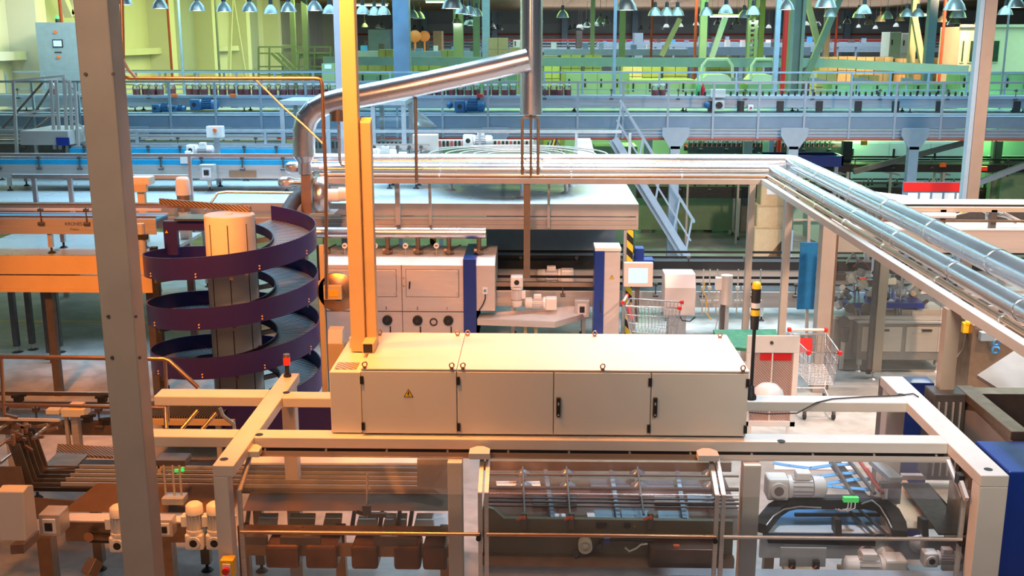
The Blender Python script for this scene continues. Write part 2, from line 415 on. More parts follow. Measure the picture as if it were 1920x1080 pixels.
# ---------------------------------------------------------------- room shell
XL, XR, YB, ZC = -16.0, 46.0, 95.0, 8.8
struct('floor', MB().box(XL-.3, XR+.3, -2, YB+.3, -.2, 0), 'floor')
struct('wall_left', MB().box(XL-.3, XL, 10, YB+.3, 0, ZC), 'cream')
struct('wall_right', MB().box(XR, XR+.3, 10, YB+.3, 0, ZC), 'wallgrey')
struct('wall_back', MB().box(XL, XR, YB, YB+.3, 0, ZC), 'wallgrey')
struct('ceiling', MB().box(XL-.3, XR+.3, 14, YB+.3, ZC, ZC+.2), 'roof')
# skirting rail lines on the back wall
struct('trim_1', MB().box(XL, XR, YB-.12, YB, 7.0, 7.12), 'wallgrey')
struct('trim_2', MB().box(XL, XR, YB-.12, YB, 6.1, 6.25), 'reddish')
for i, x in enumerate(range(-10, 44, 6)):
    tag(MB().box(x, x+.5, YB-.5, YB-.02, 0, ZC-.1).build('wall_column', 'bluegrey'), 'blue-grey steel column standing against the far back wall of the hall', 'column', 'columns against the back wall')
# pilasters along the left wall
for i, y in enumerate([27, 33, 39, 45, 51, 57, 64, 72, 82]):
    tag(MB().box(XL, XL+.9, y, y+.7, 0, ZC-.05).build('wall_pilaster', 'cream'), 'cream pilaster standing out from the long left wall under the lamps', 'pilaster', 'pilasters along the left wall')
    if i < 8:
        y2 = [27, 33, 39, 45, 51, 57, 64, 72, 82][i+1]
        if i in (0, 2, 4, 6):
            tag(MB().box(XL+.2, XL+.5, y+.7, y2, 5.25, 5.5).build('wall_beam', 'cream'), 'horizontal cream beam spanning between two pilasters of the left wall', 'beam', 'beams between the left wall pilasters')
# A-shaped bracing on the left wall
for (ya, yb, yt) in ((52.5, 56.2, 54.2),):
    t = thing('wall_brace', 'pale A-shaped brace standing against the green-lit left wall', 'brace', (XL+1, ya, 0))
    MB().bar((XL+1, ya, 3.0), (XL+1, yt, 8.0), .14).build('brace_leg', 'cream', t); MB().bar((XL+1, yb, 3.0), (XL+1, yt, 8.0), .14).build('brace_leg', 'cream', t)
t = thing('wall_brace', 'V-shaped cream brace meeting high on the left wall above the grey cabinet', 'brace', (XL+.9, 35, 5.7))
MB().bar((XL+.9, 33.8, 8.6), (XL+.9, 35.4, 6.6), .25).build('brace_leg', 'cream', t); MB().bar((XL+.9, 36.6, 8.6), (XL+.9, 35.4, 6.6), .25).build('brace_leg', 'cream', t)
# red pipes down the left wall
for y, lab in ((34.2, 'thin dark red riser pipe on the left wall above the grey cabinet'), (44.2, 'thin dark red riser pipe between two green-lit wall panels')):
    tag(MB().cyl((XL+1.14, y, 0), (XL+1.14, y, 8.7), .05).build('riser_pipe', 'reddish'), lab, 'pipe')
# dark wall panels seen between the pilasters
for y0, y1, lab in ((47, 50.8, 'large dark grey infill panel of the left wall beside the white A-brace'), (58.5, 62.5, 'grey infill panel of the left wall further back behind the mesh cage')):
    tag(MB().box(XL+.01, XL+.1, y0, y1, 4.2, 8.4).build('wall_infill', 'wallgrey'), lab, 'panel')
# roof joists and pipes high above the far half of the hall
for i in range(12):
    y = 58+i*3.0
    t = thing('roof_joist', 'thin steel joist crossing under the dark roof of the hall', 'joist', (15, y, 8.0), 'joists under the roof')
    MB().box(XL, XR, y, y+.12, 8.55, 8.65).build('chord', 'bronze', t); MB().box(XL, XR, y, y+.12, 8.05, 8.13).build('chord', 'bronze', t)
for x in (-4, 2, 9, 17, 26):
    tag(MB().cyl((x, 50, 8.25), (x, YB, 8.25), .07).build('roof_pipe', 'steel'), 'slim pipe running the length of the hall under the roof joists', 'pipe', 'pipes under the roof')
# ---------------------------------------------------------------- high bay lamps
def high_bay(label, big=True):
    t = thing('high_bay_lamp', label, 'lamp', (0, 0, 0))
    MB().lathe([(.30, 0), (.285, .04), (.24, .16), (.16, .27), (.09, .33), (.08, .36)], n=18).build('lamp_shade', 'lampshade', t)
    MB().cyl((0, 0, .35), (0, 0, .56), .085, .07).build('ballast_housing', 'black', t)
    MB().cyl((0, 0, .01), (0, 0, .02), .27, n=18).build('lens', 'lampglow', t)
    MB().cyl((0, 0, .56), (0, 0, 1.9), .012, n=6).build('cord', 'darksteel', t)
    return t
lp = high_bay('x')
spots = [(233,5,'above the left wall pilaster by the thin white hose'),(300,12,'left end of the row above the green-lit left wall'),(370,16,'with a dim shade beside a thin steel pole on the left'),(420,18,'above the top of the white A-shaped wall brace'),(468,18,'second lamp left of the row above the mesh cage'),(508,22,'smaller, above the dark mesh cage on the left'),(541,18,'third from the orange column among the lamps left of it'),(590,16,'second from the orange column among the lamps left of it'),(618,22,'closest of its row to the left of the tall orange column'),
 (680,23,'greenish, directly right of the tall orange column'),(702,25,'dim, second right of the tall orange column'),(719,24,'glowing green, beside the wide blue-grey column'),(774,30,'just right of the wide blue-grey column'),(786,32,'third lamp right of the wide blue-grey column'),(848,12,'large, at the head of the row above the pale green column'),(866,22,'second in the row above the pale green column'),(880,24,'third in the row above the pale green column'),(893,27,'fourth in the row receding right of the pale green column'),
 (1175,15,'large, hanging right of the silver stack'),(1055,30,'small, in the cluster close right of the silver stack'),(1228,26,'with a glowing rim above the thin grey pole'),(1250,26,'second right of the thin grey pole'),(1270,26,'third right of the thin grey pole'),(1324,26,'beside a thin red riser, left of the perforated green column'),(1361,22,'above the slanted brace, wide shade with a black cap'),(1412,24,'above the perforated green column'),(1395,30,'small, tucked beside the perforated green column'),(1474,14,'blue-tinted, just left of the broad green column'),
 (1548,10,'large and blue-white, near the top of the long brace'),(1557,28,'hanging at the long diagonal brace'),(1610,30,'greenish, right of the long diagonal brace'),(1620,22,'with a large black cap, right of the diagonal brace'),(1663,32,'in the middle of the right hand cluster with a yellow rim'),(1700,28,'broad and yellow-rimmed over the tan boxes'),(1721,28,'second of the two broad yellow-rimmed lamps'),(1650,38,'smaller, below the middle of the right hand cluster'),(1790,15,'big blue-grey one above the white room'),(1796,30,'yellowish, below the big blue-grey lamp'),(1790,42,'lower pale one by the corner of the white room'),(1885,24,'pale green, right of the tan steel column'),(1905,10,'half out of the picture, top right corner')]
for i, (px, py, w_) in enumerate(spots):
    # distance from the height of the lamp row
    zt = 6.55; ang = 13.1-math.degrees(math.atan((540-py)/F))
    D = (zt-H)/math.tan(R(-ang)); D = max(26, min(D, 70)); p = at(px, py, D)
    inst(lp, (p.x, D, p.z-.05), label='domed high bay lamp '+w_, sc=.66 if px not in (1548, 1790, 1796, 1175, 848) else .85)
k = 0
for x0, dx, y0, y1, n, gl in ((-3.2, 0, 46, 92, 14, 'left of the silver stack'), (3.0, 0, 48, 92, 14, 'right of the silver stack'), (9.0, 0, 44, 92, 12, 'above the tan boxes'), (15.5, 0, 42, 92, 12, 'towards the white room'), (22., 0, 50, 92, 10, 'furthest to the side of the white room'), (-9.5, 0, 58, 92, 9, 'along the left wall')):
    for j in range(n):
        y = y0+(y1-y0)*j/(n-1)
        inst(lp, (x0+random.uniform(-.5, .5), y, 6.5+random.uniform(-.05, .12)), label='small high bay lamp in the receding row '+gl, group='lamps in the row '+gl)
# short fluorescent battens
for px, py, Y, lab in ((697,9,40,'between the orange and the blue-grey column'),(830,3,38,'above the pale green column'),(1715,28,44,'hanging over the right hand lamp cluster'),(1360,30,42,'beside the slanted brace')):
    p = at(px, py, Y); t = thing('strip_light', 'slim fluorescent strip light '+lab, 'lamp', p)
    MB().box(p.x-.6, p.x+.6, Y-.05, Y+.05, p.z, p.z+.06).build('housing', 'white', t)
    MB().cyl((p.x-.57, Y, p.z-.02), (p.x+.57, Y, p.z-.02), .02, n=8).build('tube', 'lampglow', t)
    for s in (-.5, .5): MB().cyl((p.x+s, Y, p.z+.06), (p.x+s, Y, p.z+1.6), .008, n=6).build('suspension_wire', 'darksteel', t)
# ---------------------------------------------------------------- lights
def area(name, loc, size, energy, col, rot=(0, 0, 0), sy=None, spread=180):
    l = bpy.data.lights.new(name, 'AREA'); l.energy = energy; l.color = col; l.size = size
    if sy: l.shape = 'RECTANGLE'; l.size_y = sy
    l.spread = R(spread)
    o = bpy.data.objects.new(name, l); C.objects.link(o); o.location = loc; o.rotation_euler = rot
    return o
def spot(name, loc, target, energy, col, ang=70, rad=.25, blend=.6):
    l = bpy.data.lights.new(name, 'SPOT'); l.energy = energy; l.color = col; l.spot_size = R(ang); l.spot_blend = blend; l.shadow_soft_size = rad
    o = bpy.data.objects.new(name, l); C.objects.link(o); o.location = loc
    o.rotation_euler = (Vector(target)-Vector(loc)).to_track_quat('-Z', 'Y').to_euler()
    return o
def point(name, loc, energy, col, rad=.3):
    l = bpy.data.lights.new(name, 'POINT'); l.energy = energy; l.color = col; l.shadow_soft_size = rad
    o = bpy.data.objects.new(name, l); C.objects.link(o); o.location = loc; return o
# ================================================================ foreground
ZF = 2.45
# big column at the left front
o = MB().box(at(168,360,7.5).x, at(231,360,7.5).x, 7.5, 7.72, 0, 8.7).build('steel_column', 'column', None, .01)
tag(o, 'wide tan steel column rising past the purple spiral, closest to the viewer', 'column')
b = MB()
for py in (139, 593, 670):
    for px in (18, 70):
        p = at(130+px+(py)*.094, py, 7.5); b.cyl((p.x, 7.5, p.z), (p.x, 7.485, p.z), .012, n=8)
WL[o.name] = Vector(o.location); b.build('bolt_head', 'darksteel', o)
# white hose and copper pipe that come down beside it
tag(MB().tube([at(218,-20,7.9), at(222,60,7.9), at(229,110,8), at(240,130,8.2), at(252,143,8.5)], .012).build('hose', 'white'), 'white hose curving down beside the wide tan column', 'hose')
pts = [at(228,-20,9), at(230,70,9), at(231,138,9), at(234,145,9), at(244,147,9.05), at(420,147,9.2), at(592,147,9.3), at(601,149,9.3), at(604,158,9.3), at(607,250,9.3), at(611,330,9.3), at(612,500,9.3), at(613,560,9.3)]
tag(MB().tube(pts, .016).build('conduit_pipe', 'copper'), 'thin copper conduit running level from the tan column then down past the duct elbow', 'pipe')
tag(MB().tube([at(470,143,9.25), at(490,160,9.28), at(530,200,9.3), at(570,235,9.3), at(598,262,9.3), at(607,272,9.3)], .008).build('cable', 'white'), 'pale cable slanting across the silver duct elbow to the copper conduit', 'cable')
# ---- machine portal frame
xl0, xl1 = -2.68, -2.50; xr0, xr1 = 3.60, 3.83; bh = .10
t = thing('machine_portal_frame', 'grey painted tube frame carrying the long switch cabinet over the packing line', 'frame', (0.5, 9.5, 0))
def fb(x0, x1, y0, y1, z0=ZF-bh, z1=ZF, n='frame_beam'): return MB().box(x0, x1, y0, y1, z0, z1).build(n, 'frame', t, .008)
fb(-3.72, xl0, 8.93, 9.13); fb(xl1, xr0, 8.93, 9.13)
fb(-3.78, xl0, 10.02, 10.26); fb(xl1, xr0, 10.0, 10.2)
fb(xl0, xl1, 8.28, 10.8); fb(xr0, xr1, 8.22, 10.85)
for x0, x1, y0, y1, zt in ((xl0, xl1-.055, 8.28, 8.42, ZF-bh), (xr0, xr1, 8.22, 8.38, ZF-bh), (xl0+.02, xl1-.02, 10.6, 10.75, ZF-bh), (xr0+.02, xr1-.02, 10.62, 10.8, ZF-bh)):
    fb(x0, x1, y0, y1, 0, zt, 'leg')
h_ = MB()
for px, py in ((537,736),(486,815),(420,861),(1465,827),(1853,880),(1000,735),(1690,740)):
    p = az(px, py, ZF+.001); h_.cyl((p.x, p.y, ZF), (p.x, p.y, ZF+.003), .035, n=16)
h_.build('beam_hole', 'black', t)
MB().box(xl1+.02, xr0-.02, 8.95, 9.1, ZF-bh-.045, ZF-bh).build('cover_strip', 'black', t)
b = MB()
for px in (497, 611, 725, 839, 953, 1067, 1181, 1295, 1410, 1525, 1640, 1757):
    x = at(px, 840, 8.93).x; b.cyl((x, 8.945, ZF-bh-.015), (x, 8.925, ZF-bh-.015), .011, n=8)
b.build('bolt', 'steel', t)
# hazard/round plug on beam face
MB().cyl((3.05-.0, 9.995, ZF-.05), (3.05, 9.985, ZF-.05), .02).cyl((.0, 0, 0), (0, 0, .001), .001).build('round_plug', 'white', t) if False else None
# red beacon on the far end of the left cross beam
p = Vector((-2.60, 10.68, ZF)); t = thing('signal_beacon', 'small red beacon standing on the far end of the left frame beam', 'beacon', p)
MB().cyl(p, p+Vector((0, 0, .03)), .04).build('base', 'black', t); MB().cyl(p+Vector((0, 0, .03)), p+Vector((0, 0, .13)), .022).build('stem', 'black', t)
MB().cyl(p+Vector((0, 0, .13)), p+Vector((0, 0, .21)), .036).build('red_lens', 'redglow', t); MB().cyl(p+Vector((0, 0, .21)), p+Vector((0, 0, .245)), .034).build('cap', 'bronze', t)
# ---- long switch cabinet
cx = [at(p, 760, 9.0).x for p in (678, 857, 1038, 1220, 1402)]
z0, z1, y0, y1 = ZF+.01, 3.06, 9.0, 10.18
t = thing('switch_cabinet', 'long pale grey four-door electrical cabinet lying on the machine frame', 'cabinet', ((cx[0]+cx[4])/2, 9.6, z0))
MB().box(cx[0], cx[4], y0+.025, y1, z0, z1-.004).build('body', 'cabinet', t, .006)
for a, b2 in ((cx[0], cx[1]), (cx[1], cx[4]+.006)): MB().box(a+.003, b2-.003, y0+.004, y1+.01, z1-.004, z1+.012).build('roof_panel', 'cabinet', t, .004)
doors = []
for i in range(4):
    d = MB().box(cx[i]+.004, cx[i+1]-.004, y0, y0+.03, z0+.012, z1-.012).build('door', 'cabinet', t, .005); doors.append(d)
    hx = {0: [cx[0]+.01], 1: [cx[1]+.012], 2: [cx[3]-.012], 3: [cx[4]-.012]}[i]
    for x in hx:
        for z in (z0+.08, z1-.09): MB().box(x-.014, x+.014, y0-.022, y0+.0, z-.035, z+.035).build('hinge', 'black', d)
for i, px in ((2, 1047), (3, 1228)):
    x = at(px, 762, 9).x; zc = at(px, 762, 9).z
    MB().box(x-.018, x+.018, y0-.03, y0, zc-.075, zc+.085).cyl((x, y0-.03, zc-.075), (x, y0, zc-.075), .018).build('handle', 'black', doors[i], .004)
    MB().cyl((x, y0-.034, zc-.07), (x, y0-.029, zc-.07), .009).box(x-.006, x+.006, y0-.034, y0-.029, zc+.02, zc+.045).build('lock', 'steel', doors[i])
p = at(766, 744, 9); 
WL[doors[0].name] = WL[t.name]; warn(doors[0], p.x, y0, p.z, .085)
def eye(px, py):
    p = az(px, py, z1+.012)
    m_ = MB(); n = 14; m_.cyl(p, p+Vector((0, 0, .012)), .018, n=10)
    m_.tube([p+Vector((.02*math.cos(2*PI*i/n), .006*math.cos(2*PI*i/n), .034+.022*math.sin(2*PI*i/n))) for i in range(n+1)], .006, 6)
    m_.build('lifting_eye', 'copper', t)
for px, py in ((712,629),(858,630),(877,630),(1115,631),(1350,634),(684,690),(847,692),(868,692),(1130,694),(1393,697)): eye(px, py)
# narrow vented unit on its left
xa, xb = at(620, 750, 9.05).x, cx[0]-.006
t = thing('vented_cabinet', 'narrow cream end cabinet with slotted top vents beside the orange-lit posts', 'cabinet', ((xa+xb)/2, 9.5, ZF))
MB().box(xa, xb, 9.03, 10.15, ZF+.01, 3.03).build('body', 'cabinet', t, .008)
MB().box(xa+.03, xb-.05, 9.1, 9.3, 3.03, 3.036).build('top_vent', 'vent', t)
MB().box(xa+.05, xb-.08, 9.78, 10.1, 3.03, 3.13).build('raised_box', 'cabinet', t, .006)
MB().box(xa+.06, xb-.1, 9.82, 10.06, 3.13, 3.136).build('raised_vent', 'vent', t)
# twin posts rising from the cabinet
a = at(653, 500, 9.62).x; b_ = at(679.5, 500, 9.62).x
tag(MB().box(a, b_, 9.62, 9.76, 3.04, 8.6).build('support_post', 'orangelit', None, .006), 'tall ochre post rising out of the picture from the switch cabinet', 'post')
a2 = b_+.004; b2_ = a2+.098
tag(MB().yz([(9.68, 3.08), (9.8, 3.08), (9.8, 5.2), (9.68, 5.16)], a2, b2_).build('support_post', 'orangelit', None, .005), 'shorter ochre post with a cut top, fixed to the side of the tall one', 'post')
t = thing('post_shoe', 'small open-ended tube shoe at the foot of the shorter ochre post', 'bracket', (a2+.05, 9.55, 3.07))
MB().box(a2-.005, b2_+.005, 9.46, 9.68, 3.072, 3.17).build('tube', 'orangelit', t, .004); MB().box(a2+.008, b2_-.008, 9.455, 9.462, 3.082, 3.16).build('tube_opening', 'black', t)
# yellow/black signal tower
p = Vector((at(1410, 700, 10.08).x, 10.08, ZF)); t = thing('signal_tower', 'slim black and yellow signal tower on the back beam right of the long cabinet', 'beacon', p)
V = lambda z: Vector((p.x, p.y, z)); zz = lambda py: at(1412, py, 10.08).z
MB().lathe([(.055, ZF), (.055, ZF+.03), (.035, ZF+.06), (.03, ZF+.12), (.02, ZF+.14)], (p.x, p.y, 0)).build('base', 'black', t)
MB().cyl(V(ZF+.1), V(zz(612)), .017).build('pole', 'black', t)
MB().cyl(V(zz(617)), V(zz(591)), .038, .043).build('lower_housing', 'black', t)
MB().cyl(V(zz(591)), V(zz(580)), .043).build('yellow_segment', 'yellow', t)
MB().cyl(V(zz(577)), V(zz(567)), .043).build('clear_segment', 'silkgrey', t)
MB().cyl(V(zz(580)), V(zz(577)), .044).cyl(V(zz(567)), V(zz(541)), .044).build('black_segment', 'black', t)
MB().lathe([(.042, zz(541)), (.042, zz(533)), (.034, zz(529)), (.0, zz(527))], (p.x, p.y, 0)).build('yellow_dome', 'yellow', t)
tag(MB().tube([at(1404,773,9.97), at(1440,776,9.96), az(1490,768,ZF-.06)+Vector((0,-.1,0)), az(1530,755,ZF+.01), az(1560,748,ZF+.012), az(1620,744,ZF+.012), az(1680,742,ZF+.012), az(1712,738,ZF+.012), az(1722,744,ZF+.012)], .007, 6).build('cable', 'black'), 'black cable lying along the back beam right of the signal tower', 'cable')
# ---------------------------------------------------------------- hinged clear guards
gy, gz, ky, kz, bz = 8.86, 2.325, 8.45, 2.14, .75
def guard(label, pa, pb, top_m):
    x0, x1 = at(pa, 929, 8.45).x, at(pb, 929, 8.45).x
    if pa == 443: x0 += .01
    t = thing('machine_guard', label, 'machine guard', ((x0+x1)/2, 8.6, bz))
    MB().bar((x0, gy, gz), (x1, gy, gz), .035, .05, up=(0, .35, 1)).build('top_bar', top_m, t)
    for x in (x0+.018, x1-.018):
        MB().bar((x, gy, gz), (x, ky, kz), .036, .03).bar((x, ky, kz+.02), (x, ky, bz), .036, .03).build('side_bar', 'steel', t)
    MB().bar((x0, ky, bz), (x1, ky, bz), .03, .04).build('bottom_bar', 'steel', t)
    MB().xy([(0,0),(0,0),(0,0)],0,0) if False else None
    g = MB(); g._a([(x0+.03, gy-.01, gz), (x1-.03, gy-.01, gz), (x1-.03, ky, kz), (x0+.03, ky, kz), (x0+.03, ky, bz), (x1-.03, ky, bz)], [(0, 1, 2, 3), (3, 2, 5, 4)])
    g.build('clear_panel', 'plexi', t)
    h2 = MB().cyl((x0+.02, ky-.05, at(1000, 1003, ky-.05).z), (x1-.02, ky-.05, at(1000, 1003, ky-.05).z), .016).build('pull_bar', 'copper' if top_m != 'steel' else 'steel', t)
    k_ = MB().cyl((x1-.03, ky-.07, at(1000, 1010, 8.4).z), (x1-.03, ky+.0, at(1000, 1010, 8.4).z), .022); k_.build('end_knob', 'black', t)
    return x0, x1
g1 = guard('left clear plastic machine guard with an orange-lit top bar', 443, 904, 'copper')  # copper on these steel bars stands in for orange light
g2 = guard('middle clear plastic machine guard between the two inner posts', 908, 1349, 'bronze')
g3 = guard('right clear plastic machine guard in front of the blue film web', 1353, 1812, 'steel')
for px, lab in ((473, 'cream hinge block at the left end of the clear guards'), (900, 'cream hinge block between the left and middle clear guards'), (1325, 'cream hinge block between the middle and right clear guards')):
    x = at(px, 842, 8.85).x; tag(MB().xy([(x-.09, 8.72), (x+.09, 8.72), (x+.09, 8.84), (x+.03, 8.9), (x-.03, 8.9), (x-.09, 8.84)], 2.345, 2.40).build('hinge_block', 'frame', None, .004), lab, 'bracket')
for pa, pb, lab in ((840, 867, 'grey inner post behind the seam of the left and middle guards'), (1391, 1423, 'grey inner post behind the left edge of the right guard')):
    a = at(pa, 960, 8.75).x; b2 = at(pb, 960, 8.75).x
    tag(MB().box(a, b2, 8.75, 8.9, 0, 2.30).build('inner_post', 'frame', None, .006), lab, 'post')
# lock device on the right post
t = thing('door_latch', 'black latch mechanism on the inner face of the right frame leg', 'latch', (3.55, 8.4, 2.2))
MB().cbox((3.57, 8.55, 2.28), .05, .09, .09).build('latch_body', 'black', t); MB().bar((3.56, 8.5, 2.27), (3.56, 8.35, 2.18), .03, .05).build('latch_arm', 'steel', t)
tag(swbox('x', (at(427,1060,8.2).x+.0, 8.22, at(427,1064,8.2).z), (.11, .1, .16), 'estop', 'yellow', 'emergency_stop'), 'small yellow emergency stop box on the left front frame leg', 'emergency stop')
# blue cabinet at the right edge and the blue tower behind
o = MB().box(3.86, 5.2, 8.3, 9.0, 0, ZF-.0).build('blue_cabinet', 'blue', None, .012); tag(o, 'tall deep blue machine cabinet cut off at the lower right edge', 'cabinet')
p0 = az(1690, 713, 2.3); t = thing('blue_machine_tower', 'deep blue machine tower behind the right end of the frame', 'machine', (3.95, 12.1, 0))
MB().box(at(1683,770,12).x, at(1748,770,12).x, 12, 12.25, 0, at(1715,718,12).z).build('body', 'blue', t, .01); MB().box(at(1660,770,11.95).x, at(1683,770,11.95).x, 11.96, 12.25, 0, at(1715,722,12).z).build('side_panel', 'darksteel', t)
# big brown hopper machine on the right
t = thing('film_wrapper', 'large brownish steel machine with sloping side beyond the blue tower', 'machine', (5.2, 11.5, 0))
P = Vector
xw = 4.21; zw = 2.50
MB().box(3.90, xw, 10.12, 10.4, 1.6, zw).build('end_panel', 'darksteel', t, .01)
for k in range(4): MB().box(3.94+k*.07, 3.955+k*.07, 10.10, 10.12, 1.65, zw-.08).build('panel_rib', 'steel', t)
MB().box(4.3, 4.4, 10.25, 10.35, 0, 1.6).build('leg', 'darksteel', t)
MB().box(xw, xw+.16, 9.1, 10.4, zw-.08, zw).build('top_edge', 'bronze', t, .006)
MB().box(xw+.02, xw+.12, 9.1, 10.38, .5, zw-.08).build('side_wall', 'bronze', t)
MB().box(xw+.16, xw+1.8, 10.2, 10.4, 1.4, zw-.02).build('cross_panel', 'bronze', t)
MB().box(xw+.3, xw+1.8, 9.1, 10.2, 1.5, 1.6).build('inner_bed', 'darksteel', t)
for i in range(7): MB().cyl((xw+.0, 9.2+i*.1, 1.65), (xw+.0, 9.2+i*.1, 1.98), .04, n=10).build('roller', 'bronze', t)
MB().yz([(10.25, 2.0), (9.15, 2.0), (9.15, 2.36), (9.9, 2.40), (10.25, 2.3)], xw+.005, xw+.02).build('inspection_plate', 'darksteel2', t)
# sloping shiny plate at the right edge
q = [at(1832, 703, 11.4), at(1925, 642, 12.3), at(2040, 700, 11.6), at(1985, 800, 10.4)]
t = thing('steel_worktop', 'tilted polished steel plate jutting in at the right edge', 'worktop', q[0]-Vector((0, 0, .1)))
MB().prism(q, (0, 0, -.04)).build('top_plate', 'darksteel2', t)
m_ = MB(); m_.box(q[3].x-.4, q[3].x-.3, q[3].y+.6, q[3].y+.7, 0, q[0].z-.35); m_.build('leg', 'steel', t)
m_ = MB(); m_.box(q[2].x-.4, q[2].x-.3, q[2].y-.1, q[2].y, 0, q[0].z-.35); m_.build('leg', 'steel', t)
# ================================================================ packing line under the guards
# --- lane rails (left, running under the left guard)
zl = 1.33
t = thing('lane_conveyor', 'dark lane conveyor with parallel steel dividers running under the left guard', 'conveyor', (-2.5, 10.6, 0))
x0, x1 = az(45, 910, zl).x, at(845, 900, 10.6).x
MB().box(x0, x1, 10.42, 11.2, zl-.08, zl-.04).build('lane_bed', 'black', t); xk = at(440, 940, 10.1).x
ys = [az(300, v, zl).y for v in (873, 881, 889, 897, 906)]
for y in ys:
    MB().box(x0+.35, x1, y-.006, y+.006, zl-.06, zl+.0).build('lane_divider', 'steel', t)
    MB().box(x0+.4, x1, y+.012, y+.10, zl-.038, zl-.030).build('wear_strip', 'black', t)
MB()._a([(x0+.75, ys[-1]-.005, zl), (xk, ys[-1]-.005, zl), (xk, 10.02, zl-.12), (x0+.55, 10.02, zl-.12)], [(0, 1, 2, 3)]).build('front_skirt', 'bronze2', t)
MB().box(x0+.5, xk, 9.96, 10.0, zl-.18, zl-.13).box(x0+.5, xk, 9.93, 9.95, zl-.20, zl-.16).build('edge_rail', 'copper', t)
# main long side frame
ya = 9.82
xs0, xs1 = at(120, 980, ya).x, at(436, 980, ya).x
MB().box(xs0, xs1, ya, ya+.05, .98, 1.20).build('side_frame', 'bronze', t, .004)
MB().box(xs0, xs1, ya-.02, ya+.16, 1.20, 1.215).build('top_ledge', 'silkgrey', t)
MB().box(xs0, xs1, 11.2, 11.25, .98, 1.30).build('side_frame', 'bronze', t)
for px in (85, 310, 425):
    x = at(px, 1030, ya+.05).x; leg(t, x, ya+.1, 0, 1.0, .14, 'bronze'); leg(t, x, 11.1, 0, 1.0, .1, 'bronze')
# vertical curved fins at its left end
for i, (px, py) in enumerate(((48, 905), (55, 897), (62, 889), (70, 881), (76, 873))):
    p = az(px, py, zl-.02); y = p.y
    f_ = thing('lane_fin', ['nearest','second','middle','fourth','rearmost'][i]+' of the five dark upright fins that start the lanes', 'divider', (p.x, y, zl-.06))
    MB().xz([(p.x-.03, zl-.06), (p.x+.5, zl-.06), (p.x+.5, zl-.02), (p.x+.08, zl-.02), (p.x-.02, zl+.42), (p.x-.14, zl+.42)], y-.008, y+.008).build('fin_plate', 'darksteel', f_)
    MB().cyl((p.x-.08, y, zl+.40), (p.x-.08, y, zl+.52), .022, n=8).build('clamp', 'copper', f_)
# adjusting rods with clamps above the fins
for i, (a, b2) in enumerate((((0, 868), (30, 845)), ((-20, 850), (52, 795)), ((66, 818), (92, 797)), ((-20, 815), (10, 797)))):
    A, B = at(a[0], a[1], 10.4), at(b2[0], b2[1], 10.9)
    o = MB().cyl(A, B, .018, n=10).build('adjusting_rod', 'pipe'); tag(o, ['lowest shiny adjusting rod at the left edge','longest shiny adjusting rod slanting up over the fins','short shiny rod slanting up beside the black clamp','short shiny rod end at the far left edge'][i], 'rod')
k = 0
for px, py in ((20,808),(30,822),(12,830),(40,800),(60,822),(46,836),(70,800),(88,808),(30,795),(10,778)):
    p = at(px, py, 10.6); q = at(px+random.uniform(14, 24), py+random.uniform(-6, 10), 10.6)
    tag(MB().bar(p, q, .03, .03).build('rod_clamp', 'copper'), 'small copper-coloured clamp arm in the cluster above the fins', 'clamp', 'clamp arms above the lane fins'); k += 1
t = thing('cross_bar', 'shiny cross bar holding the clamps above the lane fins', 'bar', at(60, 790, 10.9))
A, B = at(-30, 789, 10.95), at(115, 792, 10.95); MB().bar(A, B, .06, .05).build('bar', 'bronze', t); MB().bar(A+Vector((0, -.04, .04)), B+Vector((0, -.04, .04)), .02, .03).build('top_strip', 'silkgrey', t)
# left control plate, box on the arm and post
t = thing('control_cabinet', 'upright pale panel box tilted at the lower left edge', 'control box', at(22, 1020, 8.9))
c = at(24, 968, 8.95); MB().yz([(8.9, c.z-.22), (9.15, c.z-.22), (9.15, c.z+.22), (9.05, c.z+.26), (8.95, c.z+.24)], c.x-.12, c.x+.12).build('housing', 'frame', t, .01)
swbox('steel switch box with a black switch on the near conveyor frame, left of the column', at(102, 976, 9.5), (.2, .22, .22))
swbox('steel switch box with a black switch just right of the wide tan column', at(314, 985, 9.65), (.14, .14, .18))
o = MB().bar(at(32, 1030, 9.2), at(62, 1003, 9.7), .12, .09).build('square_tube', 'bronze', None, .004); tag(o, 'short square tube end under the tilted panel box', 'tube')
for i, (px, py) in enumerate(((366, 980), (405, 980), (224, 985))):
    g = gearmotor('upright white gear motor '+['right of the wide tan column, first of two','second of two beside the frame leg','half hidden by the wide tan column'][i]); c = at(px, py, 9.62)
    g.location = c+Vector((0, 0, -.03)); g.rotation_euler = (0, -PI/2, 0); g.scale = (.75, .75, .75)
# pulley with belt on the near frame
t = thing('belt_drive', 'small belt drive with two pulleys on the side of the near conveyor', 'belt drive', at(190, 1010, 9.75))
a, b2 = at(170, 1003, 9.78), at(232, 1008, 9.78)
MB().cyl(a, a+Vector((0, -.05, 0)), .05).build('pulley', 'copper', t); MB().cyl(b2, b2+Vector((0, -.05, 0)), .035).build('pulley', 'silkgrey', t)
MB().bar(a+Vector((0, -.03, .05)), b2+Vector((0, -.03, .04)), .03, .012).bar(a+Vector((0, -.03, -.055)), b2+Vector((0, -.03, -.04)), .03, .012).build('drive_belt', 'black', t)
o = MB().bar(at(165, 1079, 8.9), at(180, 1050, 9.0), .1, .12).build('square_tube', 'bronze', None, .004); tag(o, 'slanted square tube end at the bottom edge left of the tan column', 'tube')
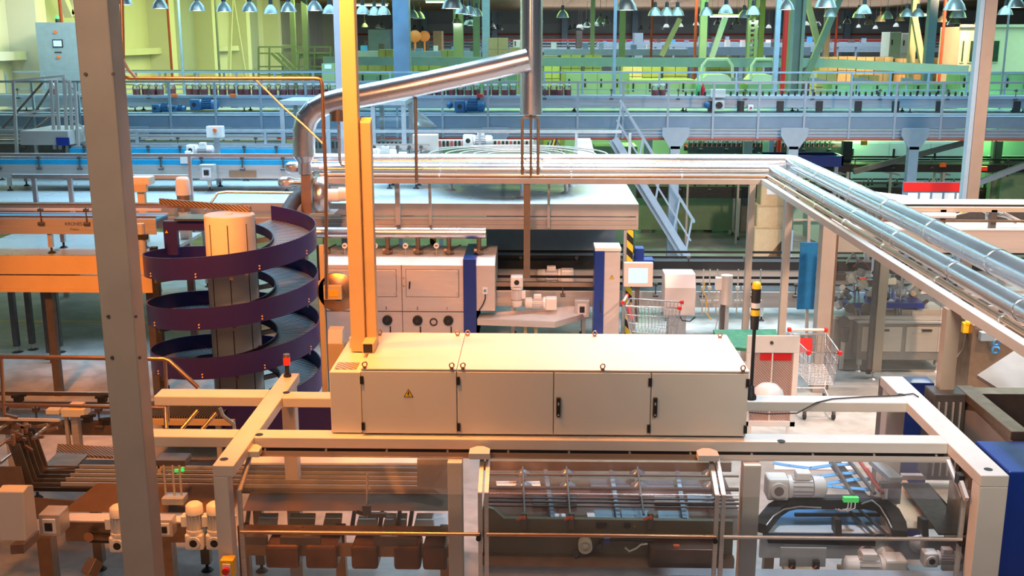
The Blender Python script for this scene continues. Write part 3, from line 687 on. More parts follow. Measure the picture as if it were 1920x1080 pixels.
# sensor bracket with three rods over the lanes
p = at(328, 935, 10.0); t = thing('sensor_bridge', 'grey sensor bridge on three rods over the lanes, with green lights behind', 'sensor', p)
MB().cbox(p, .22, .16, .07).build('block', 'galv', t, .006)
for dx in (-.09, 0, .07): MB().cyl((p.x+dx, p.y, p.z), (p.x+dx, p.y, p.z+.36), .012, n=8).build('rod', 'steel', t)
MB().cbox((p.x-.02, p.y+.1, p.z+.38), .30, .2, .06).build('head', 'darksteel', t)
for i in range(24):
    a = random.uniform(286, 345); q = at(a, random.uniform(868, 898), 10.75)
    tag(MB().cbox(q, .03, .03, .03).build('bottle_stopper', 'greenglow' if a > 322 and i % 2 else 'cardlight'), 'small bright bottle stopper under the sensor bridge', 'stopper', 'stoppers under the sensor bridge')  # the green stoppers are given a glow of their own
# plates behind the fins
tag(MB().prism([az(75, 880, 1.3), az(140, 877, 1.3), az(165, 852, 1.3), az(108, 848, 1.3)], (0, 0, -.03)).build('guide_plate', 'bronze'), 'bronze guide plate lying behind the lane fins', 'plate')
tag(MB().prism([az(105, 850, 1.28), az(212, 856, 1.28), az(212, 838, 1.28), az(108, 832, 1.28)], (0, 0, -.03)).build('slatted_plate', 'perf'), 'perforated tan infeed plate behind the lane fins', 'plate')
o = MB().xz([(at(0,900,10.3).x-.6, 1.0), (at(58,900,10.3).x+.1, 1.0), (at(58,900,10.3).x+.5, 1.2), (at(58,900,10.3).x-.05, 1.24), (at(38,860,10.3).x, 1.58), (at(0,870,10.3).x-.6, 1.58)], 10.28, 10.3).build('side_shield', 'bronze'); tag(o, 'brown steel side shield in front of the lane fins', 'shield')
# --- left guard interior
t = thing('transfer_unit', 'brown transfer unit with trays and dark motor boxes seen through the left guard', 'machine', (-1.6, 10, 0))
zt = 1.16
MB().box(at(455,990,9.9).x, at(845,990,9.9).x, 9.88, 10.02, 1.05, 1.09).build('front_rail', 'copper', t)
MB().box(at(455,1015,9.85).x, at(845,1015,9.85).x, 9.80, 9.86, .86, .98).build('side_plate', 'bronze', t)
MB()._a([at(470,922,10.4), at(850,924,10.4), at(850,958,10.02), at(455,958,10.02)], [(0, 1, 2, 3)]).build('sloping_cover', 'bronze2', t)
for a, b2, m_ in ((480, 520, 'white'), (540, 590, 'cardlight'), (605, 640, 'cardlight'), (668, 708, 'paper'), (718, 742, 'paper'), (747, 762, 'paper'), (776, 838, 'paper')):
    MB().prism([az(a, 986, 1.0), az(b2, 986, 1.0), az(b2+2, 962, 1.0), az(a+6, 962, 1.0)], (0, 0, -.02)).build('tray_sheet', m_, t)
for px in (462, 660, 712, 745, 768): MB().bar(az(px, 990, 1.03), az(px+5, 958, 1.03), .04, .04).build('cross_member', 'darksteel', t)
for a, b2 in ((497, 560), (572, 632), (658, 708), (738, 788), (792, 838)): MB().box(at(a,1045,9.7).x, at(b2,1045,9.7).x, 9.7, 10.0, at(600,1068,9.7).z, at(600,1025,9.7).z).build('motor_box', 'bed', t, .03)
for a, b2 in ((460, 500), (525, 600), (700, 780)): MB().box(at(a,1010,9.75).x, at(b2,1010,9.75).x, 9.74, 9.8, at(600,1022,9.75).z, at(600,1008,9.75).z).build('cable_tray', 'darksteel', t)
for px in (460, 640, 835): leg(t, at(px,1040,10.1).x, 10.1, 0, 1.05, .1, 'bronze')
q = [at(782, 862, 10.4), at(848, 862, 10.4), at(848, 918, 10.2), at(840, 935, 10.1), at(810, 915, 10.2), at(782, 912, 10.25)]
tag(MB().prism(q, (0, .05, 0)).build('side_plate', 'bronze', None), 'brown plate with cut corner seen through the right end of the left guard', 'plate')
# roof blanks behind the lanes
tag(MB().prism([az(455, 868, 1.45), az(785, 868, 1.45), az(785, 852, 1.45), az(462, 852, 1.45)], (0, 0, -.02)).build('paper_sheet', 'paper'), 'white sheet surface lying behind the lanes under the left guard', 'sheet')
# camera-like sensor bracket with cables
p = at(688, 965, 9.6); t = thing('sensor_bracket', 'dark adjustable sensor bracket on a rod in the left guard', 'sensor', p)
MB().cyl(p, p+Vector((0, .1, .38)), .012).build('rod', 'steel', t); MB().cbox(p+Vector((.0, 0, .05)), .08, .05, .10).cbox(p+Vector((.1, 0, 0)), .18, .04, .04).build('clamp', 'darksteel', t); MB().cyl(p+Vector((-.1, 0, .03)), p+Vector((.0, 0, .0)), .02).build('knob', 'black', t)
# --- middle section
t = thing('collating_bed', 'dark collating bed with cross bars and blue plates under the middle guard', 'machine', (.9, 10.6, 0))
zb = 1.15
X = lambda px, py, Y: at(px, py, Y).x
MB().box(X(905,920,10.6), X(1385,920,10.6), 9.95, 11.6, zb-.14, zb-.1).build('bed_plate', 'bed', t)
MB().bar(at(905, 870, 11.4), at(1370, 873, 11.4), .10, .11).build('rear_beam', 'bronze', t)
for py, r, m_ in ((889, .014, 'darksteel'), (914, .022, 'rubber'), (925, .008, 'pipe'), (940, .016, 'darksteel'), (948, .01, 'darksteel'), (933, .012, 'darksteel')):
    p = az(910, py, zb+.05); q = az(1385, py+4, zb+.05); MB().cyl(p, q, r, n=8).build('long_rod', m_, t)
for px in (1025, 1148, 1272, 1395): MB().bar(az(px-3, 878, zb), az(px+12, 972, zb), .045, .02).build('cross_bar', 'plateblue', t)
for px in (980, 1062, 1195, 1330):
    for py in (889, 912): 
        p = az(px+(py-889)*.1, py, zb+.03); MB().lathe([(.09, 0), (.085, .02), (.03, .05), (.02, .07)], p, 12).build('guide_foot', 'plateblue', t)
    MB().cyl(az(px, 876, zb+.1), az(px+(px-1000)*.04+4, 965, zb+.1), .012, n=8).build('cross_rod', 'darksteel', t)
for a, b2, c, d, m_ in ((932, 968, 902, 913, 'paper'), (985, 1012, 902, 913, 'paper'), (1108, 1143, 898, 914, 'plateblue'), (1152, 1190, 898, 914, 'plateblue'), (1200, 1262, 900, 915, 'plateblue'), (1280, 1340, 900, 917, 'plateblue'), (1116, 1160, 954, 972, 'plateblue'), (1166, 1215, 952, 972, 'plateblue'), (1235, 1290, 957, 974, 'plateblue'), (1290, 1345, 925, 945, 'plateblue'), (1036, 1060, 963, 970, 'paper'), (1102, 1114, 960, 970, 'paper'), (1228, 1275, 928, 944, 'rib'), (1000, 1080, 930, 946, 'slatebelt')):
    z_ = zb-.06; MB().prism([az(a, d, z_), az(b2+2, d, z_), az(b2, c, z_), az(a-2, c, z_)], (0, 0, -.02)).build('support_plate', m_, t)
MB().box(X(1080,963,10.0), X(1100,963,10.0), 10.0, 10.05, 1.0, 1.08).build('blue_block', 'blue', t)
# front side frame
MB().xz([(X(905,975,9.86), at(905,1002,9.86).z), (X(1375,975,9.86), at(905,1002,9.86).z), (X(1375,975,9.86), at(905,973,9.86).z), (X(945,975,9.86), at(905,972,9.86).z), (X(925,975,9.86), at(905,955,9.86).z), (X(905,975,9.86), at(905,950,9.86).z)], 9.86, 9.92).build('side_frame', 'olive', t, .004)
MB().box(X(905,1000,9.8), X(1375,1000,9.8), 9.80, 9.88, .80, at(905,1004,9.8).z).build('lower_panel', 'olive', t)
MB().box(X(905,1050,9.78), X(1375,1050,9.78), 9.72, 9.80, at(905,1058,9.75).z, at(905,1040,9.75).z).build('lower_rail', 'bronze', t)
MB().box(X(1218,1035,9.6), X(1345,1035,9.6), 9.55, 9.78, at(905,1068,9.6).z, at(905,1022,9.6).z).build('drive_housing', 'bed', t, .01)
for px in (925, 1130, 1330): leg(t, X(px,1050,10.1), 10.1, 0, 1.0, .1, 'bronze')
warn(t, X(1190,987,9.85), 9.855, at(1190,988,9.855).z, .035)
for px in (1128, 1176): MB().cbox(at(px, 985, 9.84), .10 if px < 1150 else .06, .04, .035).build('sensor_block', 'black', t)
for px, rl in ((983, 'left'), (1072, 'middle'), (1220, 'right')):
    p = at(px, 975, 9.78); s = thing('clamp_lever', rl+'most of the three orange clamp levers on the side frame' if rl != 'middle' else 'orange clamp lever between the other two on the side frame', 'lever', p-Vector((0, 0, .1)))
    MB().cbox(p+Vector((0, .04, -.03)), .055, .06, .17).build('bracket', 'darksteel', s, .004); MB().bar(p+Vector((0, -.01, .04)), p+Vector((-.075, -.01, .01)), .025, .02).cyl(p+Vector((0, -.02, .03)), p+Vector((0, .02, .03)), .018).build('lever', 'orangeplastic', s)
t = thing('belt_drive', 'belt drive with a large ringed pulley on the lower middle side frame', 'belt drive', at(1095, 1020, 9.7))
P1, P2, P3 = at(1097, 1021, 9.72), at(1125, 1022, 9.72), at(1078, 1036, 9.72)
MB().lathe([(.0, -.07), (.03, -.07), (.03, -.05), (.055, -.05), (.055, -.07), (.07, -.07), (.07, .04)], P1, 18, 'y').build('pulley', 'cream', t)
for p in (P2, P3): MB().cyl(p, p+Vector((0, -.05, 0)), .035).build('pulley', 'darksteel', t)
MB().tube([at(1078,1046,9.7), at(1105,1037,9.7), at(1125,1013,9.7), at(1180,1012,9.7), at(1225,1014,9.7)], .014, 6).build('drive_belt', 'black', t)
tag(MB().tube([at(1172,1027,9.65), at(1180,1034,9.65), at(1192,1029,9.65), at(1202,1021,9.65), at(1214,1020,9.65)], .01, 6).build('cable', 'white'), 'short white cable curled on the lower middle side frame', 'cable')
for px, py, m_ in ((1138, 1014, 'blue'), (1268, 1027, 'orangeplastic')):
    tag(MB().cbox(at(px, py, 9.6), .06, .04, .06).build('small_box', m_, None, .004), 'small '+('blue' if m_ == 'blue' else 'orange')+' sensor box on the lower middle side frame', 'sensor')
tag(MB().prism([az(905, 1062, .35), az(1340, 1064, .35), az(1335, 1046, .35), az(905, 1046, .35)], (0, 0, -.04)).build('lower_shelf', 'cardlight'), 'pale tan shelf low under the middle side frame', 'shelf')
t = thing('cable_duct', 'grey cable duct with lid along the bottom edge of the middle section', 'duct', at(1120, 1079, 9.4))
p, q = at(905, 1070, 9.4), at(1840, 1076, 9.4); MB().box(p.x, q.x, 9.35, 9.5, p.z-.14, p.z).build('duct_body', 'galv', t)
# --- right section: film web, motors
t = thing('film_wrapping_unit', 'film wrapping unit with blue film web and dark arched frame in the right guard', 'machine', (2.8, 10.4, 0))
zc = 1.12
MB().prism([az(1430, 1000, zc-.05), az(1660, 1000, zc-.05), az(1640, 955, zc-.05), az(1455, 955, zc-.05)], (0, 0, -.03)).build('film_web', 'bluesheet', t)
MB().prism([az(1432, 998, zc-.03), az(1690, 1000, zc-.03), az(1680, 985, zc-.03), az(1440, 984, zc-.03)], (0, 0, -.01)).build('belt_plate', 'silkgrey', t)
ar = [az(1425, 990, zc+.1), az(1452, 957, zc+.12), az(1470, 945, zc+.14), az(1490, 941, zc+.15), az(1620, 941, zc+.15), az(1650, 946, zc+.14), az(1672, 962, zc+.12), az(1684, 985, zc+.1), az(1687, 1002, zc+.08)]
for a_, b_ in zip(ar, ar[1:]): MB().bar(a_, b_+(b_-a_)*.08, .14, .10).build('arched_frame', 'rubber', t)
MB().bar(az(1490,965,zc), az(1650,965,zc), .035, .03).build('dark_roller', 'rubber', t)
for a_, b_ in (((1580, 945), (1640, 1005)), ((1600, 945), (1665, 1005))): MB().bar(az(*a_, zc+.02), az(*b_, zc+.02), .022, .022).build('thin_rail', 'darksteel', t)
MB().prism([az(1660, 990, zc-.06), az(1765, 990, zc-.06), az(1700, 900, zc-.06), az(1665, 900, zc-.06)], (0, 0, -.012)).build('cardboard_sheet', 'cardlight', t)
MB().prism([az(1690, 905, zc+.02), az(1740, 905, zc+.02), az(1825, 1000, zc+.02), az(1760, 1000, zc+.02)], (0, 0, -.02)).build('mesh_belt', 'rubber', t)
MB().prism([az(1740, 905, zc+.02), az(1830, 908, zc+.02), az(1850, 1000, zc+.02), az(1815, 1000, zc+.02)], (0, 0, -.02)).build('textured_plate', 'bronze', t)
MB().bar(az(1690, 893, zc+.1), az(1815, 895, zc+.1), .07, .05).build('cross_profile', 'silkgrey', t)
MB().bar(az(1640, 865, zc+.5), az(1680, 900, zc+.5), .13, .05).build('flat_arm', 'galv', t); MB().cbox(az(1670, 900, zc+.5)+Vector((0, 0, -.05)), .2, .08, .05).build('arm_end', 'darksteel', t)
MB().box(at(1665,920,10.3).x, at(1690,920,10.3).x, 10.3, 10.36, at(1670,945,10.3).z, at(1670,905,10.3).z).build('bracket_plate', 'galv', t)
for (a_, b_) in (((1560, 862), (1600, 930)), ((1590, 862), (1640, 925)), ((1610, 862), (1650, 920)), ((1625, 880), (1655, 925))): MB().cyl(az(*a_, zc+.3), az(*b_, zc+.3), .02, n=8).build('slanted_rod', 'darksteel' if a_[0] < 1600 else 'reddish', t)
MB().bar(az(1565,868,zc+.2), az(1625,945,zc+.2), .13, .04).build('blue_black_plate', 'rubber', t)
MB().box(at(1425,1030,9.95).x, at(1850,1030,9.95).x, 9.95, 10.0, .82, at(1500,1008,9.95).z).build('side_frame', 'galv', t)
MB().bar(at(1440,1012,9.9), at(1640,1018,9.9), .05, .05).build('energy_chain', 'rubber', t)
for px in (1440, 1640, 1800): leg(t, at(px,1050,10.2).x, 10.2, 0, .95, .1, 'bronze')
# blue straps
for i, pl in enumerate(([(1450,868),(1480,873),(1520,878),(1560,872),(1600,870)], [(1505,895),(1540,893),(1580,888),(1610,886)], [(1540,908),(1575,903),(1600,899),(1640,898)], [(1535,912),(1560,912),(1590,915),(1630,918)])):
    m_ = MB(); pts = [az(a_, b_, zc+.25) for a_, b_ in pl]
    for a_, b_ in zip(pts, pts[1:]): m_.bar(a_, b_+(b_-a_)*.03, .07, .006)
    tag(m_.build('blue_strap', 'tape'), ['rearmost','second','third','nearest'][i]+' of the four loose blue straps in the right guard', 'strap')
tag(MB().prism([az(1452,880,.9), az(1600,880,.9), az(1590,858,.9), az(1452,858,.9)], (0, 0, -.02)).build('white_sheet', 'paper'), 'white sheet lying behind the blue straps', 'sheet')
# green terminal block and wires
p = az(1595, 936, zc+.28); t = thing('terminal_block', 'bright green terminal block with white wires on the dark arched frame', 'connector', p)
MB().cbox(p, .15, .05, .05).build('block', 'greenglow', t); M['greenglow'].node_tree.nodes['Principled BSDF'].inputs['Emission Strength'].default_value = .35  # the block is given a faint glow, it is no lamp
for i, dx in enumerate((-.03, 0, .04)): MB().tube([p+Vector((dx, -.03, -.02)), p+Vector((dx-.01, -.06, -.07)), p+Vector((dx-.09, -.09, -.09)), p+Vector((dx-.14, -.08, -.07))], .006, 6).build('wire', 'white', t)
tag(MB().tube([az(1615,945,zc+.2), az(1635,938,zc+.25), az(1650,950,zc+.25), az(1665,975,zc+.22), az(1672,990,zc+.2)], .008, 6).build('cable', 'steel'), 'grey cable looping down the right end of the dark arched frame', 'cable')
tag(MB().tube([az(1437,985,zc+.2), az(1450,968,zc+.25), az(1470,955,zc+.27), az(1500,950,zc+.25), az(1540,952,zc+.25)], .008, 6).build('cable', 'steel'), 'grey cable along the left bend of the dark arched frame', 'cable')
for px, lab in ((1570, 'left of two black cam blocks on the right side frame'), (1732, 'black cam block nearer the right frame leg')):
    p = az(px, 990, zc+.1); tag(MB().yz([(p.y-.08, p.z-.06), (p.y+.1, p.z-.06), (p.y+.12, p.z+.07), (p.y-.02, p.z+.1)], p.x-.03, p.x+.03).build('cam_block', 'black', None, .008), lab, 'block')
# white gear motors

gm('large white gear motor lying behind the right guard by the inner post', at(1490, 912, 10.3), 0, .98)
gm('white gear motor low in the right guard with its gearbox to the right', at(1640, 1062, 9.7), PI, .95)
gm('white gear motor with flange at the right end of the guard interior', at(1765, 1046, 9.75), 0, .62)
t = thing('mounting_plate', 'steel mounting plate with two sensor plugs under the right pull bar', 'plate', at(1505, 1070, 9.6))
a_, b_ = at(1462, 1062, 9.62), at(1550, 1028, 9.62)
MB().box(a_.x, b_.x, 9.62, 9.64, a_.z, b_.z).build('plate', 'steelx', t)
for px in (1485, 1530):
    c = at(px, 1058, 9.6); o = MB().cbox(c, .06, .05, .08).cyl(c, c+Vector((0, 0, -.14)), .015, n=8).build('sensor_plug', 'black', t); MB().tube([c+Vector((0, -.03, 0)), c+Vector((-.05, -.04, -.05)), c+Vector((-.05, -.03, -.12))], .006, 6).build('orange_wire', 'orangeplastic', o)
for px, py, r_ in ((1625, 1038, .09), (1660, 1042, .10), (1722, 1020, .09)):
    p = at(px, py, 9.94); tag(MB().lathe([(0, -.05), (r_*.5, -.05), (r_*.55, -.02), (r_, -.02), (r_, .02)], p, 18, 'y').build('bearing_flange', 'silkgrey'), 'round bearing flange on the right side frame, '+{1625: 'first from the left', 1660: 'centre one', 1722: 'behind the small gear motor'}[px], 'flange')
for px, py, w_, m_ in ((1500, 1068, .35, 'card'), (1600, 1070, .3, 'card'), (1740, 1072, .4, 'bluegrey')):
    p = at(px, py, 10.6); tag(MB().cbox(p, w_, .2, .05).build('floor_crate', m_, None, .004), {1500: 'yellowish tray low behind the sensor plugs', 1600: 'yellowish tray low behind the gear motor', 1740: 'blue-grey tray low behind the gearbox'}[px], 'tray')
# ================================================================ spiral conveyor
SY = 16.0
c0 = at(434, 470, SY); SX = c0.x
zt_ = at(434, 462, SY).z; pitch = .74; turns = 4
ro, ri = 1.27, .64
t = thing('spiral_conveyor', 'tall purple spiral conveyor winding round a white drum', 'conveyor', (SX, SY, 0))
# helix starts at the back right (where it leaves) and descends clockwise seen from above
A0 = R(75); NT = 3.75
a1 = A0-2*PI*NT
top0 = zt_+.22
hel = lambda k: (lambda tt: -pitch*k*tt)
for seg in range(4):
    n_t = 1 if seg < 3 else .75; aa = A0-2*PI*seg; ab = aa-2*PI*n_t; zs = top0-pitch*seg
    hf = (lambda zs, n_t: (lambda tt: zs-pitch*n_t*tt))(zs, n_t)
    cc = (SX, SY)
    MB().arcplate(cc, ri, ro-.01, aa, ab, -.05, -.01, .02, 72, hf).build('spiral_belt', 'spiralbelt', t)
    MB().arcplate(cc, ro, ro+.018, aa, ab, -.10, .22, .02, 72, hf).build('outer_guard', 'purple', t)
    MB().arcplate(cc, ri-.018, ri, aa, ab, -.10, .04, .02, 60, hf).build('inner_guard', 'shadepurple', t)
    bm_ = MB()
    for j in range(int(9*n_t)):
        tt = (j+.3)/9/n_t
        if tt > 1: break
        a = aa-2*PI*n_t*tt; z = hf(tt)
        for dz in (-.06, -.02): bm_.cyl((SX+(ro+.015)*math.cos(a), SY+(ro+.015)*math.sin(a), z+dz), (SX+(ro+.03)*math.cos(a), SY+(ro+.03)*math.sin(a), z+dz), .012, n=6)
    bm_.build('bolt_pair', 'cardlight', t)
    for j in range(int(6*n_t)):
        a = aa-2*PI*(j+.5)/6; z = zs-pitch*(j+.5)/6-.13
        MB().bar((SX+.38*math.cos(a), SY+.38*math.sin(a), z), (SX+(ro-.02)*math.cos(a), SY+(ro-.02)*math.sin(a), z), .05, .07).build('support_arm', 'copper' if seg == 0 else 'darksteel', t)
dr = .375; ztop = at(432, 405, SY-.1).z
MB().cyl((SX, SY, .1), (SX, SY, ztop), dr, n=40).build('drum', 'white', t)
MB().cyl((SX, SY, ztop), (SX, SY, ztop+.012), dr*.97, n=40).cyl((SX, SY, ztop+.012), (SX, SY, ztop+.03), .05).build('drum_lid', 'white', t)
sl = MB()
for a in range(0, 360, 45):
    x, y = SX+dr*math.cos(R(a+10)), SY+dr*math.sin(R(a+10)); sl.cyl((x, y, .2), (x, y, ztop-.1), .008, n=6)
sl.build('drum_seam', 'darksteel', t)
for a in (165, 25, 100): x, y = SX+(ro+.1)*math.cos(R(a)), SY+(ro+.1)*math.sin(R(a)); MB().box(x-.05, x+.05, y-.05, y+.05, 0, top0-.3).build('outer_post', 'rubber', t)
MB().box(SX-.5, SX+.5, SY-.5, SY+.5, 0, .12).build('base_plate', 'purple', t, .01)
# purple infeed arch at top left
ax0, ax1 = at(297, 480, 16.2).x, at(322, 480, 16.2).x
MB().box(ax0, ax1, 16.5, 16.6, at(300,478,16.5).z, at(300,415,16.5).z).box(ax1, at(395,425,16.5).x, 16.5, 16.6, at(300,432,16.5).z, at(300,415,16.5).z).build('infeed_arch', 'purple', t)
MB().box(ax1, at(400,410,16.5).x, 16.42, 16.9, at(350,413,16.5).z, at(350,409,16.5).z).build('infeed_chain', 'slatebelt', t)
warn(t, at(313,436,16.5).x, 16.49, at(313,437,16.5).z, .06)
# lower band of the spiral entry, seen between the frame beams
t2 = thing('spiral_infeed', 'purple curved infeed of the spiral with dark chain, low behind the left frame beams', 'conveyor', at(480, 790, 15))
MB().box(at(415,790,14.2).x, at(640,790,14.2).x, 14.2, 14.26, .1, at(500,762,14.2).z).build('purple_panel', 'purple', t2)
MB().box(at(240,790,13.9).x, at(415,790,13.9).x, 13.9, 14.5, at(330,785,13.9).z, at(330,780,13.9).z).build('chain_belt', 'chainx', t2)
MB().box(at(240,790,13.85).x, at(440,790,13.85).x, 13.82, 13.88, at(330,796,13.85).z, at(330,786,13.85).z).build('side_plate', 'orangelit', t2)
for px in (260, 410): leg(t2, at(px,800,14.1).x, 14.1, 0, at(330,790,14).z, .07)
# ---- infeed conveyor to spiral (top left, with blue belt)
YC = 17.15
z_ = at(100, 412, YC).z
xa, xb = -9.2, at(292, 420, YC).x
t = conveyor('orange-lit conveyor with bright blue belt leading to the top of the purple spiral', xa, xb, YC, .62, z_, .24, 2.44, [-8, -6.6], belt='bluebelt', side='steelx', rails=False, nbr=4)
MB().box(xa, xb, YC+.02, YC+.05, z_+.03, z_+.06).build('top_rail', 'copper', t)
MB().box(xa, at(440,383,YC).x, YC+.45, YC+.50, z_+.13, z_+.20).build('guide_rail', 'copper', t)
MB().box(xa, xb, YC+.30, YC+.33, z_+.10, z_+.14).build('guide_rail', 'frame', t)
textmesh('side_lettering', 'KRONES', .075, (at(138,420,YC).x, YC-.004, at(138,420,YC).z), (PI/2, 0, 0), 'blue', t)
textmesh('side_lettering', 'Multico', .05, (at(140,430,YC).x, YC-.004, at(140,430,YC).z), (PI/2, 0, 0), 'darksteel', t)
o = MB().bar(at(300,377,16.9), at(470,392,16.2), .04, .09).build('perforated_rail', 'perf'); tag(o, 'perforated orange-lit guide rail slanting down to the purple spiral rim', 'rail')
t = thing('pipe_clamp_column', 'short tube column with clamps beside the spiral infeed', 'post', at(270, 478, 15.9)); a = at(268, 480, 15.9); MB().cyl(a, a+Vector((0, 0, .5)), .06).build('tube', 'steel', t); MB().cbox(a+Vector((0, -.02, .3)), .2, .08, .08).build('clamp', 'black', t)
# ---- lower left platform (pale deck, orange fascia)
t = thing('side_platform', 'raised platform at the left edge with pale deck and orange-lit front beam', 'platform', (-6.5, 17.8, 0))
xr_ = at(300, 480, 17).x
MB().box(-9.5, xr_, 17.0, 19.2, 2.38, 2.44).build('deck_plate', 'deck', t)
MB().box(-9.5, xr_, 16.95, 17.0, 2.14, 2.445).build('front_beam', 'orangelit', t, .004)
MB().box(-9.5, xr_, 16.92, 16.97, 1.90, 2.12).box(-9.5, xr_, 16.90, 16.99, 1.85, 1.90).build('lower_beam', 'orangelit', t, .004)
for px in (-60, 96, 285): x = at(px, 560, 17.2).x; MB().box(x-.06, x+.06, 17.1, 17.22, 0, 2.2).build('leg', 'darksteel', t)
for x in (-9, xr_-.2): MB().box(x-.06, x+.06, 19.0, 19.1, 0, 2.38).build('leg', 'darksteel', t)
railing('grey railing with square posts along the rear of the left platform', -9.5, at(352,330,19.2).x, 19.2, 2.44, at(100,327,19.2).z, [at(p, 380, 19.2).x for p in (68, 135, 352)], 'galv', .07, mids=())
# ---- legs and feet of machines standing under it
for i, (px, py) in enumerate(((33, 660), (62, 655), (95, 672), (113, 660))):
    f_ = az(px, py, 0); t = thing('machine_support', ['leftmost','second','third','fourth'][i]+' of the slim machine legs standing on the floor under the left platform', 'leg', f_)
    MB().cyl(f_, f_+Vector((0, 0, .02)), .11, .05).build('levelling_foot', 'black', t); MB().box(f_.x-.05, f_.x+.05, f_.y-.05, f_.y+.05, .12, 1.45).build('tube', 'darksteel', t); MB().cyl(f_+Vector((0, 0, .02)), f_+Vector((0, 0, .12)), .02).build('spindle', 'steel', t)
f_ = az(60, 650, 0); tag(MB().box(f_.x-1.6, f_.x+1.1, f_.y-.2, f_.y+.7, 1.45, 1.62).build('machine_bed', 'darksteel'), 'dark machine base carried on slim legs under the left platform', 'machine')
tag(MB().box(-12, az(195,630,0).x+2, 21.9, 22.0, 0, .004).build('floor_line', 'yellow'), 'worn yellow line painted on the floor under the left platform', 'marking')
# ---- guard rails near left (foreground)
Yr = 11.0
t = thing('stair_rail', 'orange-lit tube handrail behind the tan column, turning down in front of the spiral', 'railing', at(150, 760, Yr))
a, b_ = at(-40, 668, Yr), at(313, 673, Yr); e = at(372, 727, Yr)
MB().tube([a, b_-Vector((.03, 0, 0)), b_+Vector((.02, 0, -.02)), e], .024).build('top_rail', 'copper', t)
for p in ((2, 668, 780), (309, 676, 790)): MB().cyl(at(p[0], p[1], Yr), at(p[0]+6, p[2], Yr), .02).build('post', 'copper', t)
MB().cyl(at(-40, 757, Yr), at(312, 765, Yr), .018).build('lower_rail', 'copper', t)
# near-left conveyor with sensor box and clamps behind it
t = conveyor('low conveyor with dark chain and sensor box behind the orange-lit handrail', -7.5, at(230,800,12.6).x, 12.4, .7, at(100,790,12.4).z, .18, 0, [at(20,820,12.5).x, at(220,820,12.5).x], belt='slatebelt', side='bronze', rails=True, rail_m='copper', nbr=6)
t = thing('sensor_box', 'cream control box with yellow buttons on a post behind the orange-lit handrail', 'control box', at(142, 830, 12.2))
p = at(142, 770, 12.2); MB().cbox(p, .28, .2, .10).build('housing', 'cream', t, .008); MB().cbox(p+Vector((.02, 0, .07)), .16, .12, .05).build('button_block', 'yellow', t, .005); MB().box(p.x-.05, p.x+.03, 12.15, 12.25, 1.0, p.z-.05).build('post', 'steel', t); MB().box(p.x-.13, p.x-.09, 12.15, 12.19, 1.0, p.z-.05).build('post', 'steel', t)
tag(MB().cbox(at(103, 769, 12.2), .16, .16, .06).build('sensor', 'cream', None, .006), 'small cream sensor head left of the cream control box', 'sensor')
for px, py in ((35, 747), (192, 748), (165, 785), (200, 790)):
    p = at(px, py, 12.1); t = thing('screw_clamp', 'small black clamp with knob '+{35: 'at the far left on the handrail conveyor', 192: 'behind the handrail close to the tan column', 165: 'beside the post of the cream control box', 200: 'low beside the tan column'}[px], 'clamp', p)
    MB().cbox(p, .10, .08, .08).build('body', 'black', t, .01); MB().cyl(p+Vector((-.08, 0, .02)), p+Vector((.1, -.02, .05)), .02, n=8).build('knob', 'black', t)
# tube structure right of column between the frame beams
t = thing('chute_support', 'orange-lit tube frame with slanted rods between the left frame beams', 'frame', at(330, 800, 10.5))
for a, b_ in (((310, 765), (312, 805)), ((370, 770), (340, 805)), ((405, 775), (378, 806))): MB().cyl(at(*a, 10.9), at(*b_, 10.7), .022).build('rod', 'copper', t)
MB().tube([at(412,765,11), at(418,780,11), at(438,795,11), at(440,810,11)], .022).build('bent_tube', 'pipe', t)
# ================================================================ mid platform with pipes
ZP = 2.79
t = thing('mid_platform', 'wide mid-height steel platform with pale deck in the middle of the hall', 'platform', (-5, 22.5, 0))
xe = at(1192, 400, 20.5).x
MB().box(-12.5, xe, 20.5, 24.6, ZP-.06, ZP).build('deck_plate', 'deck', t)
zf1 = at(1190, 405, 20.5).z; zf2 = at(1190, 430, 20.5).z
MB().box(-12.5, xe, 20.45, 20.5, zf1, ZP+.005).build('fascia_upper', 'column', t)
MB().box(-12.5, xe, 20.43, 20.5, zf2, zf1-.02).build('fascia_lower', 'column', t)
for k in range(3): z = zf2+(zf1-zf2)*(k+.15)/3; MB().box(-12.5, xe, 20.41, 20.43, z, z+.02).build('fascia_ridge', 'column', t)
MB().box(xe, xe+.05, 20.45, 24.6, zf2, ZP+.005).build('side_fascia', 'column', t)
MB().box(xe-.16, xe-.04, 20.44, 20.56, 0, zf2).build('leg', 'hazard', t)
MB().box(at(1172,500,20.7).x-.06, at(1172,500,20.7).x+.04, 20.46, 20.56, 0, zf2).build('leg', 'galv', t)
x = at(803, 450, 20.6).x; MB().box(x-.06, x+.06, 21.5, 21.6, 0, zf2).build('leg', 'hazard', t)
for x in (-11, -6, -1, 1.5): MB().box(x-.06, x+.06, 24.2, 24.3, 0, ZP-.06).build('leg', 'galv', t)
MB().box(at(905,450,21.6).x, at(1165,450,21.6).x, 23.2, 23.3, .9, ZP-.1).build('enclosure_panel', 'bluegrey', t)
# railings on it
railing('long grey railing on the mid platform behind the tall silver pipes', -12.4, xe, 24.5, ZP, 3.86, [at(p, 300, 24.5).x for p in (70, 150, 260, 500, 690, 900, 1080, 1180)], 'galv', .06, mids=(.45,))
railing('near railing of the mid platform left of the orange posts', -12.4, at(650,290,20.6).x, 20.55, ZP, at(300,288,20.55).z, [at(p, 340, 20.55).x for p in (205, 358)], 'galv', .055, mids=())
